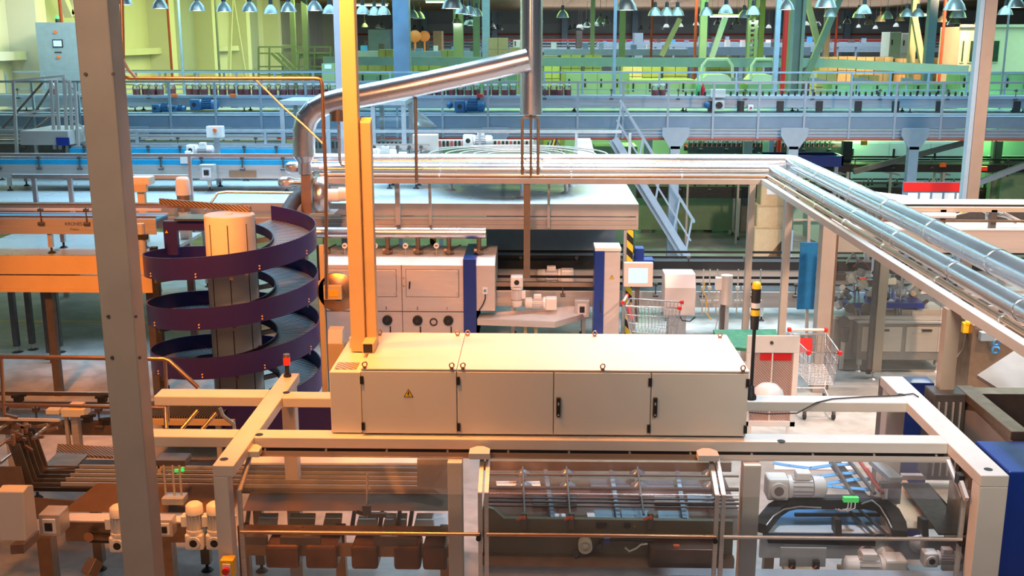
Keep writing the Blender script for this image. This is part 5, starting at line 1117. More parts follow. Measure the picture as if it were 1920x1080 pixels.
# ---- shopping trolleys
def trolley(label):
    t = thing('shopping_trolley', label, 'trolley', (0, 0, 0)); L, W = .85, .52
    def bp(u, v, k): # basket point: u along, v across (-1..1), k height 0..1
        w_ = W*(.42+.08*k)*(1-.22*u); return Vector((L*(u*(.86+.14*k)+.07*(1-k)), v*w_, .55+.42*k-.05*u*(1-k)))
    m_ = MB(); r = .0045
    for k in (0, .33, .66, 1):
        rr = .012 if k == 1 else r
        m_.tube([bp(0, -1, k), bp(1, -1, k), bp(1, 1, k), bp(0, 1, k), bp(0, -1, k)], rr, 6)
    for i in range(15):
        u = i/14
        for v in (-1, 1): m_.tube([bp(u, v, 0), bp(u, v, 1)], r, 4)
        m_.tube([bp(u, -1, 0), bp(u, 1, 0)], r, 4)
    for i in range(9):
        v = -1+i/4
        for u in (0, 1): m_.tube([bp(u, v, 0), bp(u, v, 1)], r, 4)
    m_.build('wire_basket', 'pipe', t)
    f = MB()
    for v in (-.24, .24): f.tube([(-.05, v, 1.02), (-.02, v, .95), (.10, v, .5), (.12, v, .18), (.8, v*.8, .16)], .014, 8)
    f.tube([(.12, -.24, .2), (.12, .24, .2)], .012, 8).tube([(.8, -.19, .16), (.8, .19, .16)], .012, 8); f.build('frame', 'pipe', t)
    MB().tube([(-.05, -.26, 1.02), (-.05, .26, 1.02)], .02, 10).build('push_handle', 'wireplastic', t)
    for v in (-.25, .25): MB().cbox((-.05, v, 1.02), .06, .05, .06).build('handle_end', 'red', t, .01)
    for v in (-.2, .2): MB().cbox(bp(1, v/.2, 1), .06, .05, .06).build('corner_guard', 'red', t, .01)
    MB().prism([(.08, -.2, .72), (.08, .05, .72), (.02, .05, .92), (.02, -.2, .92)], (.006, 0, 0)).build('seat_flap', 'red', t)
    for x, v in ((.12, -.24), (.12, .24), (.8, -.19), (.8, .19)):
        c_ = MB().cyl((x, v-.015, .06), (x, v+.015, .06), .06, n=16).build('caster_wheel', 'rubber', t); MB().bar((x, v-.02, .06), (x-.02, v-.02, .17), .03, .01).bar((x, v+.02, .06), (x-.02, v+.02, .17), .03, .01).build('caster_fork', 'pipe', c_)
    return t
g0 = Vector((4.50, 17.3, 0))
place(trolley('wire shopping trolley with red corners standing between steel post and white mesh cart'), (g0.x, g0.y, 0), R(-91)).scale = (1.28, 1.2, 1.15)
g1 = az(1240, 690, 0)
place(trolley('wire shopping trolley half hidden behind the long cabinet under the touch panel'), (g1.x-.6, g1.y+.5, 0), R(-12)).scale = (1.15,)*3
# white mesh-sided cart
Ym = 14.9
t = thing('mesh_cart', 'pinkish white plastic cart panel with a wire mesh window behind the signal tower', 'cart', at(1450, 760, Ym)); a, b_ = at(1396, 745, Ym), at(1501, 630, Ym)
zb1, zt1 = at(1450, 800, Ym).z, b_.z; zm_ = at(1450, 662, Ym).z
for x0_, x1_ in ((a.x, a.x+.08), (b_.x-.08, b_.x)): MB().box(x0_, x1_, Ym, Ym+.05, zb1, zm_).build('side_frame', 'white', t, .006)
MB().box(a.x, b_.x, Ym, Ym+.05, zm_, zt1).build('top_panel', 'white', t, .01); MB().box(a.x, b_.x, Ym, Ym+.05, zb1, zb1+.08).build('lower_frame', 'white', t, .006)
MB().cyl(((a.x+b_.x)/2-.03, Ym, zt1-.1), ((a.x+b_.x)/2-.03, Ym-.02, zt1-.1), .025).build('knob', 'darksteel', t)
MB().box(a.x+.08, b_.x-.08, Ym+.045, Ym+.05, zb1, zm_).build('mesh_window', 'meshpink', t); MB().box(a.x+.2, b_.x-.1, Ym+.03, Ym+.04, zm_-.12, zm_-.01).build('red_sheet', 'red', t)
MB().box((a.x+b_.x)/2-.01, (a.x+b_.x)/2+.01, Ym+.02, Ym+.04, zb1, zm_).build('mesh_bar', 'white', t)
MB().lathe([(.22, 0), (.2, .08), (.12, .16), (0, .19)], at(1440, 742, 14.3), 20).build('white_dome', 'white', t)
for x_ in (a.x+.1, b_.x-.1): MB().cyl((x_-.02, Ym+.02, .07), (x_+.02, Ym+.02, .07), .07).build('caster_wheel', 'rubber', t); MB().box(x_-.02, x_+.02, Ym, Ym+.04, .07, zb1).build('caster_fork', 'white', t)
q = [az(1337, 618, .98), az(1455, 617, .98), az(1460, 643, .95), az(1430, 655, .95), az(1352, 650, .95)]
t = thing('green_tarp', 'crumpled dark green tarp spread on a low frame behind the signal tower', 'tarp', (q[0]+q[2])/2-Vector((0, 0, .98))); MB().prism(q, (0, 0, -.05)).build('cloth', 'tarp', t)
for p in q[:1]+q[2:5:2]: MB().cyl((p.x+.05, p.y-.02, 0), (p.x+.05, p.y-.02, p.z-.05), .02).build('frame_leg', 'pipe', t)
# cartons pile by the stair with film
cs = [((1414,426,1474,478),'wide brown carton at the bottom of the pile by the pipe bridge'),((1419,385,1476,427),'brown carton in the middle of the pile, tilted slightly'),((1413,385,1424,460),'narrow brown carton end at the left side of the pile'),((1427,343,1470,386),'top brown carton of the pile with a white paper label'),((1460,384,1500,430),'brown carton partly hidden by the steel posts at the right of the pile')]
for i, (r, lab) in enumerate(cs):
    Yc = [27.9, 28.02, 28.3, 28.12, 28.4][i]; f = fr(*r, Yc, .55)
    t = thing('carton', lab, 'carton', ((f[0]+f[1])/2, Yc, f[4] if i else 0)); MB().box(f[0]-.01, f[1]+.01, f[2]-.012, f[2]-.002, f[5]-.035, f[5]+.004).box(f[0]-.008, f[0]+.02, f[2]-.01, f[2]-.002, f[4]+.02, f[5]).build('flap_edge', 'wood', t); z0_ = f[4] if i not in (0, 2) else 0
    MB().box(f[0], f[1], f[2], f[3], z0_, f[5]-.005).build('box_body', 'card', t, .006); MB().box((f[0]+f[1])/2-.03, (f[0]+f[1])/2+.03, f[2]-.003, f[3], f[5]-.006, f[5]-.001).build('tape_strip', 'cardlight', t)
    if i == 3: MB().box(f[0]+.15, f[1]-.15, f[2]-.006, f[2], f[5]-.3, f[5]-.03).build('paper_label', 'paper', t)
p = at(1455, 470, 27.9); tag(MB().prism([at(1435,486,27.9), at(1475,488,27.9), at(1478,438,27.9), at(1462,455,27.9)], (0, .1, 0)).build('film_wrap', 'film'), 'loose transparent film hanging at the lower right of the carton pile', 'film')
# ================================================================ steel machine enclosure on the right
t = thing('machine_post', 'wide tan steel post of the right enclosure, standing left of the trolley', 'post', at(1535, 640, 17.6)); a, b_ = at(1536, 540, 17.6).x, at(1562, 540, 17.6).x
MB().box(a, b_, 17.6, 17.85, 0, at(1550,420,17.6).z).build('tube', 'column', t, .008); MB().box(b_-.06, b_+.08, 17.75, 17.9, .0, at(1565,430,17.6).z).build('side_tube', 'bronze', t)
Yp = az(1640, 712, 0).y; t = thing('machine_post', 'tan steel post with levelling foot in front of the drawer cabinet', 'post', (at(1645,600,Yp).x, Yp, 0)); a, b_ = at(1645, 600, Yp).x-.02, at(1660, 600, Yp).x
MB().box(a, b_, Yp, Yp+.14, .14, at(1650,487,Yp).z+.6).build('tube', 'orangelit2', t, .006); MB().box(a-.09, a-.02, Yp, Yp+.08, .1, at(1650,487,Yp).z+.5).build('narrow_tube', 'darksteel', t); f = MB(); foot(f, (a+b_)/2-.05, Yp+.04, 0); f.build('levelling_foot', 'steel', t)
# enclosure glass
t = thing('clear_enclosure', 'clear plastic enclosure sheet between the steel posts of the right machine', 'panel', at(1600, 640, 17.5)); g_ = MB(); g_.box(at(1570,540,17.9).x, at(1770,540,17.9).x, 17.95, 17.965, .3, 2.75); g_.build('sheet', 'pane', t)
# wide orange beam box
Yb = 18.6
t = thing('steel_tunnel_box', 'long brushed steel housing glowing orange-pink, over the right machine', 'machine', at(1740, 470, Yb)); a = at(1557, 450, Yb).x
zb_, zt_ = at(1740, 474, Yb).z, at(1740, 432, Yb).z
MB().box(a, 13.2, Yb, Yb+1.2, zb_, zt_).build('housing', 'steel3', t, .01); MB().bar((a, Yb, zt_+.02), (13.2, Yb, zt_+.02), .03).build('top_edge', 'silkgrey', t)
for x in (a+.2, 8.6, 12.5): MB().box(x-.06, x+.06, Yb+1.0, Yb+1.1, 0, zb_).build('leg', 'steel', t)
MB().box(a+1.2, a+1.45, Yb-.02, Yb, zb_+.02, zb_+.1).build('blue_label', 'blue', t)
c = at(1815, 464, Yb-.05); MB().cbox(c, .25, .08, .08).bar(c+Vector((.0, 0, .02)), c+Vector((.3, -.02, .06)), .02).build('latch', 'darksteel', t)
# frame on top of it
t = thing('upper_gantry', 'open dark steel frame with a white cylinder above the long steel housing', 'frame', at(1740, 425, Yb+.6)); 
za, zb2 = zt_+.10, zt_+.34
for y in (Yb+.2, Yb+1.1): MB().bar((at(1640,400,y).x, y, zb2), (13.0, y, zb2), .10, .08).build('top_beam', 'orangelit2' if y < 19 else 'white', t)
MB().bar((at(1630,415,Yb).x, Yb+.1, za+.05), (13.0, Yb+.1, za+.05), .035).build('hand_rail', 'copper', t)
for px in (1650, 1765, 1860): x = at(px, 420, Yb+.2).x; MB().box(x-.05, x+.05, Yb+.15, Yb+.25, zt_, zb2).build('upright', 'darksteel', t)
MB().box(at(1650,420,Yb+1.1).x, 12.8, Yb+1.15, Yb+1.2, zt_, zb2-.05).build('back_plate', 'rubber', t)
c = at(1690, 402, Yb+.2); MB().cyl(c+Vector((-.35, 0, 0)), c, .10, n=16).build('cylinder', 'white', t); MB().cyl(c, c+Vector((.08, 0, 0)), .15, n=16).build('clamp_flange', 'pipe', t); MB().cyl(c+Vector((.05, -.1, 0)), c+Vector((.9, -.1, 0)), .05).build('cylinder_rod', 'silkgrey', t)
# white lid box
q0, q1 = at(1637, 384, 22), at(1745, 366, 22)
t = thing('insulated_cover', 'pale padded lid box with sloping right side above the right machine', 'cover', at(1690, 390, 22)); z0_ = at(1690, 390, 21.5).z
P4 = [(at(1636,385,21.5).x, z0_), (at(1762,392,21.5).x, z0_), (at(1735,378,21.5).x, z0_+.1), (at(1637,370,21.5).x, z0_+.22)]
MB().xz(P4, 21.5, 22.6).build('lid', 'cream', t, .02)
for px in (1650, 1745): x = at(px, 390, 21.8).x; MB().box(x-.05, x+.05, 21.8, 21.9, 0, z0_).box(x-.05, x+.05, 22.4, 22.5, 0, z0_).build('leg', 'steel', t)
# cables over the frame
for i, pl in enumerate(([(1790,403),(1812,398),(1830,392),(1850,400),(1870,404),(1890,408)], [(1800,400),(1822,391),(1848,396),(1868,402)], [(1850,415),(1850,402),(1862,396),(1880,402),(1905,418)], [(1880,398),(1900,408),(1920,418)])):
    tag(MB().tube([at(a_, b_, Yb+.3) for a_, b_ in pl], .014 if i < 2 else .025, 6).build('cable', ['white', 'yellow', 'bluegrey', 'steel'][i]), ['white','yellow','thick blue-grey','pale steel'][i]+' cable arching over the open dark steel frame', 'cable')
t = railing('grey tube handrail sloping down at the right edge above the steel housing', at(1843,380,21).x, at(1960,420,21).x, 21.0, 2.2, at(1843,378,21).z, [at(1850,380,21).x], 'pipe', .05, mids=())
t.rotation_euler = (0, R(0), 0)
# drawer cabinet
Yd = 18.75
t = thing('drawer_cabinet', 'low brushed steel cabinet with two wide drawer doors and black handles on feet', 'cabinet', at(1690, 690, Yd)); a, b_ = at(1608, 640, Yd).x, at(1772, 640, Yd).x; zt_ = at(1690, 606, Yd).z; zb_ = at(1690, 675, Yd).z
MB().box(a, b_, Yd, Yd+1.3, zb_, zt_).build('body', 'darksteel2', t, .006); MB().box(a-.03, b_+.03, Yd-.03, Yd+1.35, zt_, zt_+.03).build('worktop', 'steel', t)
for pa, pb in ((1616, 1690), (1698, 1768)):
    d = MB().box(at(pa,635,Yd).x, at(pb,635,Yd).x, Yd-.02, Yd, at(1690,659,Yd).z, at(1690,613,Yd).z).build('drawer_front', 'steel3', t, .006); h_ = at((pa+pb)/2+5, 619, Yd-.03); MB().box(h_.x-.09, h_.x+.09, Yd-.05, Yd-.02, h_.z-.02, h_.z+.015).build('handle', 'black', d, .004)
for x in (a+.08, b_-.08):
    f = MB(); foot(f, x, Yd+.1, 0); f.box(x-.04, x+.04, Yd+.06, Yd+.14, .12, zb_); f.build('foot', 'steel', t)
MB().box(a-.35, a, Yd+.3, Yd+1.2, .15, zt_).build('side_cabinet', 'darksteel2', t, .006)
# machinery standing on the cabinet
t = thing('labelling_machine', 'dense labelling machine with rods, motors and a blue belt on the drawer cabinet', 'machine', (at(1650,580,19).x, 19.2, zt_+.03))
MB().box(at(1580,570,19).x, at(1730,570,19).x, 18.9, 19.7, at(1650,578,18.9).z, at(1650,568,18.9).z).build('blue_belt', 'blue', t); MB().box(at(1560,600,19).x, at(1770,600,19).x, 18.85, 18.92, at(1650,598,18.9).z, at(1650,592,18.9).z).build('front_rail', 'steel', t)
MB().box(at(1690,600,19).x, at(1770,600,19).x, 19.0, 19.6, zt_+.03, at(1690,580,19).z).build('steel_box', 'steel3', t, .006); MB().box(at(1600,600,19).x, at(1685,600,19).x, 19.2, 19.6, zt_+.03, at(1690,585,19).z).build('steel_box', 'steel3', t, .006)
rnd = random.Random(3)
for i in range(15):
    px = rnd.uniform(1575, 1700); c = at(px, 580, 19.1); MB().cyl((c.x, 19.1+rnd.uniform(-.1, .4), zt_+.03), (c.x, 19.1+rnd.uniform(-.1, .4), at(px, rnd.uniform(500, 560), 19.1).z), .018, n=8).build('rod', 'pipe', t)
for i in range(64):
    px = rnd.uniform(1566, 1745); py = rnd.uniform(492, 588); c = at(px, py, 19.1+rnd.uniform(-.1, .4)); s_ = rnd.uniform(.07, .19)
    m_ = MB()
    if i % 2: m_.cbox(c, s_*1.4, s_, s_)
    else: m_.cyl(c, c+Vector((rnd.uniform(-.15, .15), -.08, rnd.uniform(-.1, .1))), s_*.5, n=12)
    m_.build('fitting', ['darksteel', 'steel', 'black', 'white', 'cream', 'steel', 'redglow' if i % 9 == 0 else 'darksteel'][i % 7], t, .004)
for pl, m2 in (([(1600,500),(1612,488),(1625,494),(1632,508)], 'reddish'), ([(1640,520),(1655,512),(1664,528),(1650,540)], 'yellow'), ([(1585,540),(1600,548),(1610,538),(1628,545)], 'black')):
    MB().tube([at(a_, b_, 19.0) for a_, b_ in pl], .012, 6).build('hose', m2, t)
MB().bar(at(1575,507,19.3), at(1600,475,19.3), .05, .03).bar(at(1600,475,19.3), at(1612,490,19.3), .05, .03).build('folded_plate', 'silkgrey', t)
for i, (px, py, s_) in enumerate(((1672, 505, 1), (1696, 520, 1.1), (1675, 530, .9), (1700, 500, .8))): pass
# rotating heads lower left
t = thing('reel_unwinder', 'pair of small dark round reels under the labelling machine', 'machine', at(1610, 640, 18.8))
for px, py in ((1594, 578), (1625, 578), (1583, 602)): c = at(px, py, 18.75); MB().cyl(c, c+Vector((0, .05, 0)), .09, n=20).build('reel', 'darksteel', t)
c = at(1585, 620, 18.8); MB().cyl(c+Vector((0, 0, -.2)), c+Vector((0, 0, .05)), .07, n=14).build('motor_body', 'darksteel', t); MB().bar((c.x, 18.9, 0), (c.x, 18.9, c.z), .06).build('post', 'steel', t)
# blue curtains and green panel between posts 1 and 2
for px, w_, m2, lab in ((1513, 22, 'bluesheet', 'blue plastic strip curtain hanging between the two steel posts'),):
    f = fr(px-w_/2-4, 455, px+w_/2+6, 580, 18.6, .05); tag(MB().box(*f).build('strip_curtain', m2), lab, 'curtain')
q = [at(1487, 385, 18.8), at(1548, 418, 18.8), at(1548, 462, 18.8), at(1487, 432, 18.8)]
tag(MB().prism(q, (0, .1, 0)).build('sloping_screen', 'greenpaint2'), 'dull green sloping side panel between the two tan steel posts', 'panel')
MBf = MB().bar(at(1487,412,18.7), at(1548,412,18.7), .03).bar(at(1517,392,18.7), at(1512,640,18.7), .05).bar(at(1465,482,19), at(1535,482,19), .02)
tag(MBf.build('tube_gantry', 'steel'), 'thin steel tube frame holding the blue strip curtain', 'frame')
# yellow isolator, blue tape roll, panel
t = thing('isolator_switch', 'yellow isolator switch box with grey hose right of the dark post', 'switch', at(1810, 640, 16.8)); c = at(1812, 614, 16.8)
MB().cbox(c, .13, .1, .17).build('body', 'yellow', t, .01); MB().cbox(c+Vector((.03, -.02, .08)), .12, .1, .05).build('lid', 'yellow', t, .008); MB().tube([c+Vector((0, 0, -.1)), c+Vector((-.02, 0, -.35)), c+Vector((-.1, 0, -.5)), c+Vector((-.2, 0, -.5))], .025).build('hose', 'darksteel', t)
t = thing('side_machine', 'brown steel side machine with blue hoses hanging at the right edge', 'machine', at(1880, 700, 16.5)); f = fr(1822, 610, 1960, 672, 16.6, .8)
MB().box(*f[:4], 0.25, f[5]).build('body', 'bronze', t, .01); MB().box(f[0]+1.0, f[0]+2.2, 16.4, 17.2, .1, f[5]+.1).build('blue_housing', 'blue', t)
MB().lathe([(.045, 0), (.075, -.03), (.045, -.06)], at(1865, 655, 16.55), 16, 'y').lathe([(.045, 0), (.075, -.03), (.045, -.06)], at(1867, 640, 16.5), 16, 'y').build('blue_hose_coil', 'tape', t); MB().cbox(at(1850, 630, 16.5), .22, .12, .14).build('valve_block', 'bluegrey', t, .01)
for px in (1830, 1900): x = at(px, 650, 16.8).x; MB().box(x-.03, x+.03, 16.8, 16.9, 0, .25).build('leg', 'steel', t)
for px, py in ((1875, 500), (1905, 470), (1845, 560), (1760, 540)):
    f = fr(px-30, py-12, px+60, py+6, 19.2, .6); 
t = conveyor('dark conveyor with clamps at the right edge behind the steel housing', at(1740,590,18.2).x+.7, 13.0, 18.0, .6, at(1800,575,18).z, .15, 0, [8.6, 11.0], belt='rubber', side='steelx', nbr=6)
# ---- crossing white trolley wheel stand behind back beam
for px, py in ((1517, 775), (1556, 775)):
    pass
# ================================================================ elevated walkway
YW = 27.7
za = lambda py, Y=YW, px=1280: at(px, py, Y).z
xa = lambda px, py=240, Y=YW: at(px, py, Y).x
WX0, WX1 = -15.05, 17.5
zd, zm1, zl_ = za(218), za(240), za(261)
t = thing('elevated_walkway', 'long blue-grey elevated walkway crossing the whole hall with ribbed side beams', 'walkway', (0, 29.3, 0))
MB().box(WX0, WX1, YW, 31.2, zd-.08, zd-.02).build('deck_plate', 'galv2', t)
MB().box(WX0, WX1, YW-.03, YW+.02, zm1, zd).build('upper_fascia', 'bluegrey2', t)
MB().box(WX0, WX1, YW-.02, YW+.03, zl_+.03, zm1-.01).build('lower_fascia', 'galv2', t)
for k in (.15, .45, .8): z = zl_+.03+(zm1-zl_-.04)*k; MB().box(WX0, WX1, YW-.045, YW-.015, z, z+.03).build('fascia_ridge', 'galv2', t)
MB().box(WX0, WX1, YW-.05, YW+.05, zl_-.02, zl_+.03).build('bottom_edge', 'reddish', t)
MB().box(WX0, WX1, 31.15, 31.2, zl_, zd-.02).build('rear_fascia', 'galv2', t)
posts = [xa(p, 200) for p in list(range(-20, 1000, 85))+[1000, 1083, 1168, 1252, 1337, 1422, 1508, 1593, 1678, 1765, 1848, 1933, 2018, 2100]]
zr = za(152)
railing('front guard rail of the elevated walkway, closest to the viewer', WX0, WX1, YW-.05, zl_+.02, zr, posts, 'galv2', .055, mids=(.42,))
railing('rear guard rail of the elevated walkway beyond the jar conveyor', WX0, WX1, 31.1, zd, at(1280,134,31.1).z, [xa(p, 160, 31.1) for p in range(-60, 2100, 72)], 'galv2', .05, mids=(.5,))
hd = [(0, 1), ]
for i, (px, lab) in enumerate(((262, 'left behind the spiral drum'), (930, 'left of the exhaust stand'), (1264, 'beside the blue-grey stair'), (1484, 'over the bend of the pipe bundle'), (1708, 'above the red-topped notice board'), (1990, 'beyond the right edge'))):
    if px > 1950: continue
    x = xa(px, 255); y = YW-.32
    t = thing('walkway_column', 'blue-grey walkway column with a flared head, '+lab, 'column', (x, y, 0))
    MB().xz([(x-.34, zm1+.03), (x+.34, zm1+.03), (x+.34, zl_+.12), (x+.12, zl_-.22), (x-.12, zl_-.22), (x-.34, zl_+.12)], y, y+.05).build('flared_head', 'galv2', t)
    MB().box(x-.12, x+.12, y, y+.22, 0, zl_-.15).build('shaft', 'galv2', t); MB().box(x-.2, x+.2, y-.05, y+.3, 0, .03).build('foot_plate', 'galv2', t)
# conveyor on walkway
YJ = 29.4
zj = at(800, 180, YJ).z; zjb = at(800, 213, YJ).z
t = conveyor('steel jar conveyor running the length of the elevated walkway', WX0, 17.2, YJ, .8, zj, .30, zd-.02, [x for x in range(-14, 17, 3)], belt='galv2', side='bluesteel', rails=False, rail_m='galv2', nbr=18)
MB().box(WX0, 17.2, YJ-.05, YJ, zj-.06, zj-.0).build('edge_strip', 'galv2', t)
for px in (1333, 1388, 1462, 1535, 1608, 1678, 1760, 1905): x = xa(px, 205, YJ); MB().box(x-.09, x+.09, YJ-.06, YJ, zj-.40, zj-.12).build('side_cover', 'black', t)
tb = MB()
for i in range(46):
    px = 1285+i*12; x = xa(px, 180, YJ+.1); MB().cyl((x, YJ+.02, zj+.02), (x, YJ+.02, zj+.12), .028, n=6).build('guide_tip', 'black', t)
# white control panel on walkway conveyor + red stop
t = thing('control_box', 'white box with a black round camera below it on the walkway conveyor beside the bottles', 'control box', at(1346, 190, YJ-.2)); c = at(1346, 175, YJ-.15); MB().cbox(c, .38, .2, .22).build('housing', 'white', t, .01); c2 = at(1347, 197, YJ-.2); MB().cbox(c2, .3, .16, .24).build('lower_box', 'silkgrey', t, .02); MB().cyl(c2+Vector((0, -.08, 0)), c2+Vector((0, -.16, 0)), .09).build('camera', 'black', t)
swbox('small white box with a red stop button on the walkway conveyor side', at(1407, 202, YJ-.1), (.14, .1, .16), 'estop', 'white', 'stop_button_box')
for px, py, s_, lab in ((383, 196, 1.2, 'left part of the walkway under the jars'), (305, 203, .9, 'walkway beside the tan column'), (880, 199, 1.3, 'walkway left of the exhaust duct'), (335, 203, .6, 'walkway, tiny, next to a yellow tag')):
    g = gearmotor('blue gear motor on the '+lab, m='bluemotor'); g.location = at(px, py, YJ-.3); g.scale = (s_,)*3
for px in (843, 1326): tag(MB().lathe([(0, -.1), (.07, -.07), (.09, 0), (.07, .07), (0, .1)], at(px, 197, YJ-.2), 14).build('blue_knob', 'bluemotor'), 'small blue round cap on the walkway conveyor '+('left of the blue gear motor' if px < 900 else 'beside the black camera'), 'knob')  # plain blue knobs, not sensors
for i, px in enumerate((327, 437, 900)): tag(MB().cbox(at(px, 179, YJ-.1), .16, .08, .08).build('stop_box', 'orangeplastic' if i < 2 else 'red', None, .006), 'tiny orange stop box on the jar conveyor edge, '+['first from the tan column','second from the tan column','left of the exhaust duct'][i], 'switch')
# jars with red contents
def jar(label):
    t = thing('glass_jar', label, 'jar', (0, 0, 0), None); hgt = .27
    MB().cyl((0, 0, .005), (0, 0, .13), .075, n=12).build('contents', 'contents', t)
    MB().lathe([(.0, .0), (.083, .0), (.085, .17), (.065, .21), (.055, .23)], n=12).build('glass', 'jarclear', t); MB().cyl((0, 0, .225), (0, 0, .255), .06, n=12).build('lid', 'silkgrey', t)
    return t
jp = jar('x'); 
for i in range(24):
    px = 255+i*16.2+random.uniform(-2, 2)
    if 330 < px < 336: continue
    inst(jp, (xa(px, 170, YJ+.3), YJ+.25+random.uniform(-.08, .15), zj), label='jar of red contents in the dense row on the walkway left of the duct elbow', group='dense row of jars on the walkway', sc=1.25)
inst(jp, (xa(101, 170, YJ+.3), YJ+.3, zj), label='jar of red contents left of the tan column behind the step platform')
for px, lab in ((795, 'first jar right of the ochre posts'), (814, 'second jar right of the ochre posts'), (836, 'third jar right of the ochre posts'), (855, 'fourth jar right of the ochre posts'), (886, 'fifth jar right of the ochre posts above the blue motor'), (921, 'sixth jar right of the ochre posts'), (954, 'last jar before the exhaust duct'), (1030, 'first jar right of the exhaust duct'), (1057, 'second jar right of the exhaust duct'), (1235, 'lone jar on the walkway beside a bracket')):
    for dx in (-.11, .11): inst(jp, (xa(px, 170, YJ+.3)+dx, YJ+.3+dx, zj), label='red-filled jar of a pair, '+lab.replace(' jar', ' pair'), group='pair of jars '+lab, sc=1.2)
for px, m2 in ((1309, 'green'), (1318, 'contents')):
    x = xa(px, 170, YJ+.3); t = thing('bottle', 'dark '+('green' if m2 == 'green' else 'red')+' bottle standing beside the white box on the walkway', 'bottle', (x, YJ+.3, zj)); MB().lathe([(0, 0), (.06, 0), (.06, .2), (.02, .28), (.02, .36), (0, .36)], (x, YJ+.3, zj), 12).build('glass', m2, t); MB().cyl((x, YJ+.3, zj+.34), (x, YJ+.3, zj+.37), .024).build('cap', 'black', t)
# grey cabinet standing on the walkway at left with screen and green light
f = fr(71, 42, 150, 160, 31.6, .8); t = thing('operator_cabinet', 'grey operator cabinet with small bright screen and green light behind the walkway at left', 'cabinet', ((f[0]+f[1])/2, 31.6, 0)); MB().box(*f[:4], 0, f[5]).build('body', 'galv2', t, .01)
a, b_ = at(101, 87, 31.58), at(115, 76, 31.58); MB().box(a.x, b_.x, 31.56, 31.6, a.z, b_.z).build('screen', 'screen', t); MB().box(a.x-.03, b_.x+.03, 31.58, 31.6, a.z-.03, b_.z+.03).build('screen_frame', 'black', t)
for px, py in ((104, 60), (110, 107)): MB().cyl(at(px, py, 31.6), at(px, py, 31.6)+Vector((0, -.04, 0)), .045).build('orange_button', 'orangeplastic', t)
MB().cbox(at(109, 98, 31.59), .2, .02, .03).build('name_strip', 'black', t)
c = at(108, 42, 31.8); MB().cyl(c, c+Vector((0, 0, .10)), .06).build('lamp_base', 'black', t); MB().lathe([(.06, .10), (.06, .16), (.03, .2), (0, .21)], c, 12).build('green_light', 'greenglow', t)
# stair down from the walkway
t = thing('steel_stair', 'blue-grey steel stair with handrails going down right from the walkway', 'stair', at(1230, 400, 27))
for y in (26.3, 27.2):
    A, B = at(1150, 262, y), at(1288, 486, y); B.z = max(B.z, .1); MB().bar(A, B, .06, .26, up=(0, 1, 0)).bar(A, B, .26, .05, up=(0, 1, 0)).build('stringer', 'galv2', t)
    up = Vector((.15, 0, .95)); MB().bar(A+up, B+up, .05).build('hand_rail', 'galv2', t); MB().bar(A+up*.5, B+up*.5, .035).build('mid_rail', 'galv2', t)
    for k in (.02, .3, .55, .8, .97): p = A+(B-A)*k; MB().bar(p, p+up, .045).build('post', 'galv2', t)
A, B = at(1150, 262, 26.3), at(1288, 486, 26.3); B.z = max(B.z, .1)
for k in range(11): p = A+(B-A)*((k+.5)/11); MB().box(p.x-.13, p.x+.13, 26.3, 27.2, p.z, p.z+.035).build('tread', 'galv2', t)
MB().bar(at(1195,486,26.4), at(1330,486,26.4), .05).build('base_rail', 'galv2', t)
x = xa(1247, 400, 27.4)
# glass screen panel at middle
f = fr(758, 195, 818, 242, 27.2, .03)
tag(MB().prism([at(764,195,26.6), at(770,240,26.6), at(820,238,27.4), at(795,215,27.4)], (0, .02, 0)).build('clear_screen', 'film'), 'thin clear screen hanging at the walkway right of the ochre posts', 'panel')
# tan steel column at the right in front of the walkway
a, b_ = at(1849, 0, 22).x, at(1872, 0, 22).x
t = thing('steel_column', 'tan steel column right of the pipe bundle in front of the walkway', 'column', (a, 22, 0)); MB().box(a, b_, 22, 22.3, 0, 8.75).build('shaft', 'columnbrown', t, .008); MB().box(a-.09, a-.005, 22.02, 22.2, 0, 8.75).build('side_channel', 'galv2', t)
# red topped notice board
f = fr(1692, 342, 1806, 392, 24.5, .05); t = thing('notice_board', 'notice board with a red header and five white papers behind the lid box', 'notice board', ((f[0]+f[1])/2, 24.5, 0)); MB().box(*f).build('board', 'bluegrey2', t); MB().box(f[0], f[1], 24.48, 24.5, f[5]-.20, f[5]).build('red_header', 'red', t)
for k in range(5): x = f[0]+.12+k*.275; MB().box(x, x+.22, 24.485, 24.5, f[5]-.55, f[5]-.24).build('paper_sheet', 'paper', t)
for x in (f[0]+.05, f[1]-.1): MB().box(x, x+.05, 24.52, 24.57, 0, f[4]).build('leg', 'galv2', t)
# ---------------------------------------------------------------- under and behind the walkway
def machine_row(label, px0, px1, py0, py1, Y, dep, m, name='machine_cabinet', cat='machine', doors=0, hm='black'):
    f = fr(px0, py0, px1, py1, Y, dep); t = thing(name, label, cat, ((f[0]+f[1])/2, Y, 0)); MB().box(f[0], f[1], Y+.03, Y+dep, .1, f[5]).build('body', m, t, .01)
    for i in range(doors):
        w_ = (f[1]-f[0])/doors; d = MB().box(f[0]+i*w_+.02, f[0]+(i+1)*w_-.02, Y, Y+.03, max(.2, f[4]), f[5]-.04).build('door', m, t, .005); MB().box(f[0]+i*w_+.1, f[0]+i*w_+.16, Y-.03, Y, (f[5]+max(.2, f[4]))/2-.12, (f[5]+max(.2, f[4]))/2+.16).build('handle', hm, d)
    return t
machine_row('long pale machine cabinet lit green under the walkway at the right, with black handles', 1590, 1822, 266, 312, 33.0, 1.6, 'greenwhite', doors=3)  # white panels, the green light on them is put into the colour
machine_row('pale machine cabinet with a small black handle under the walkway beyond the tan column', 1880, 1990, 300, 345, 31, 1.2, 'greenpaint', doors=2)
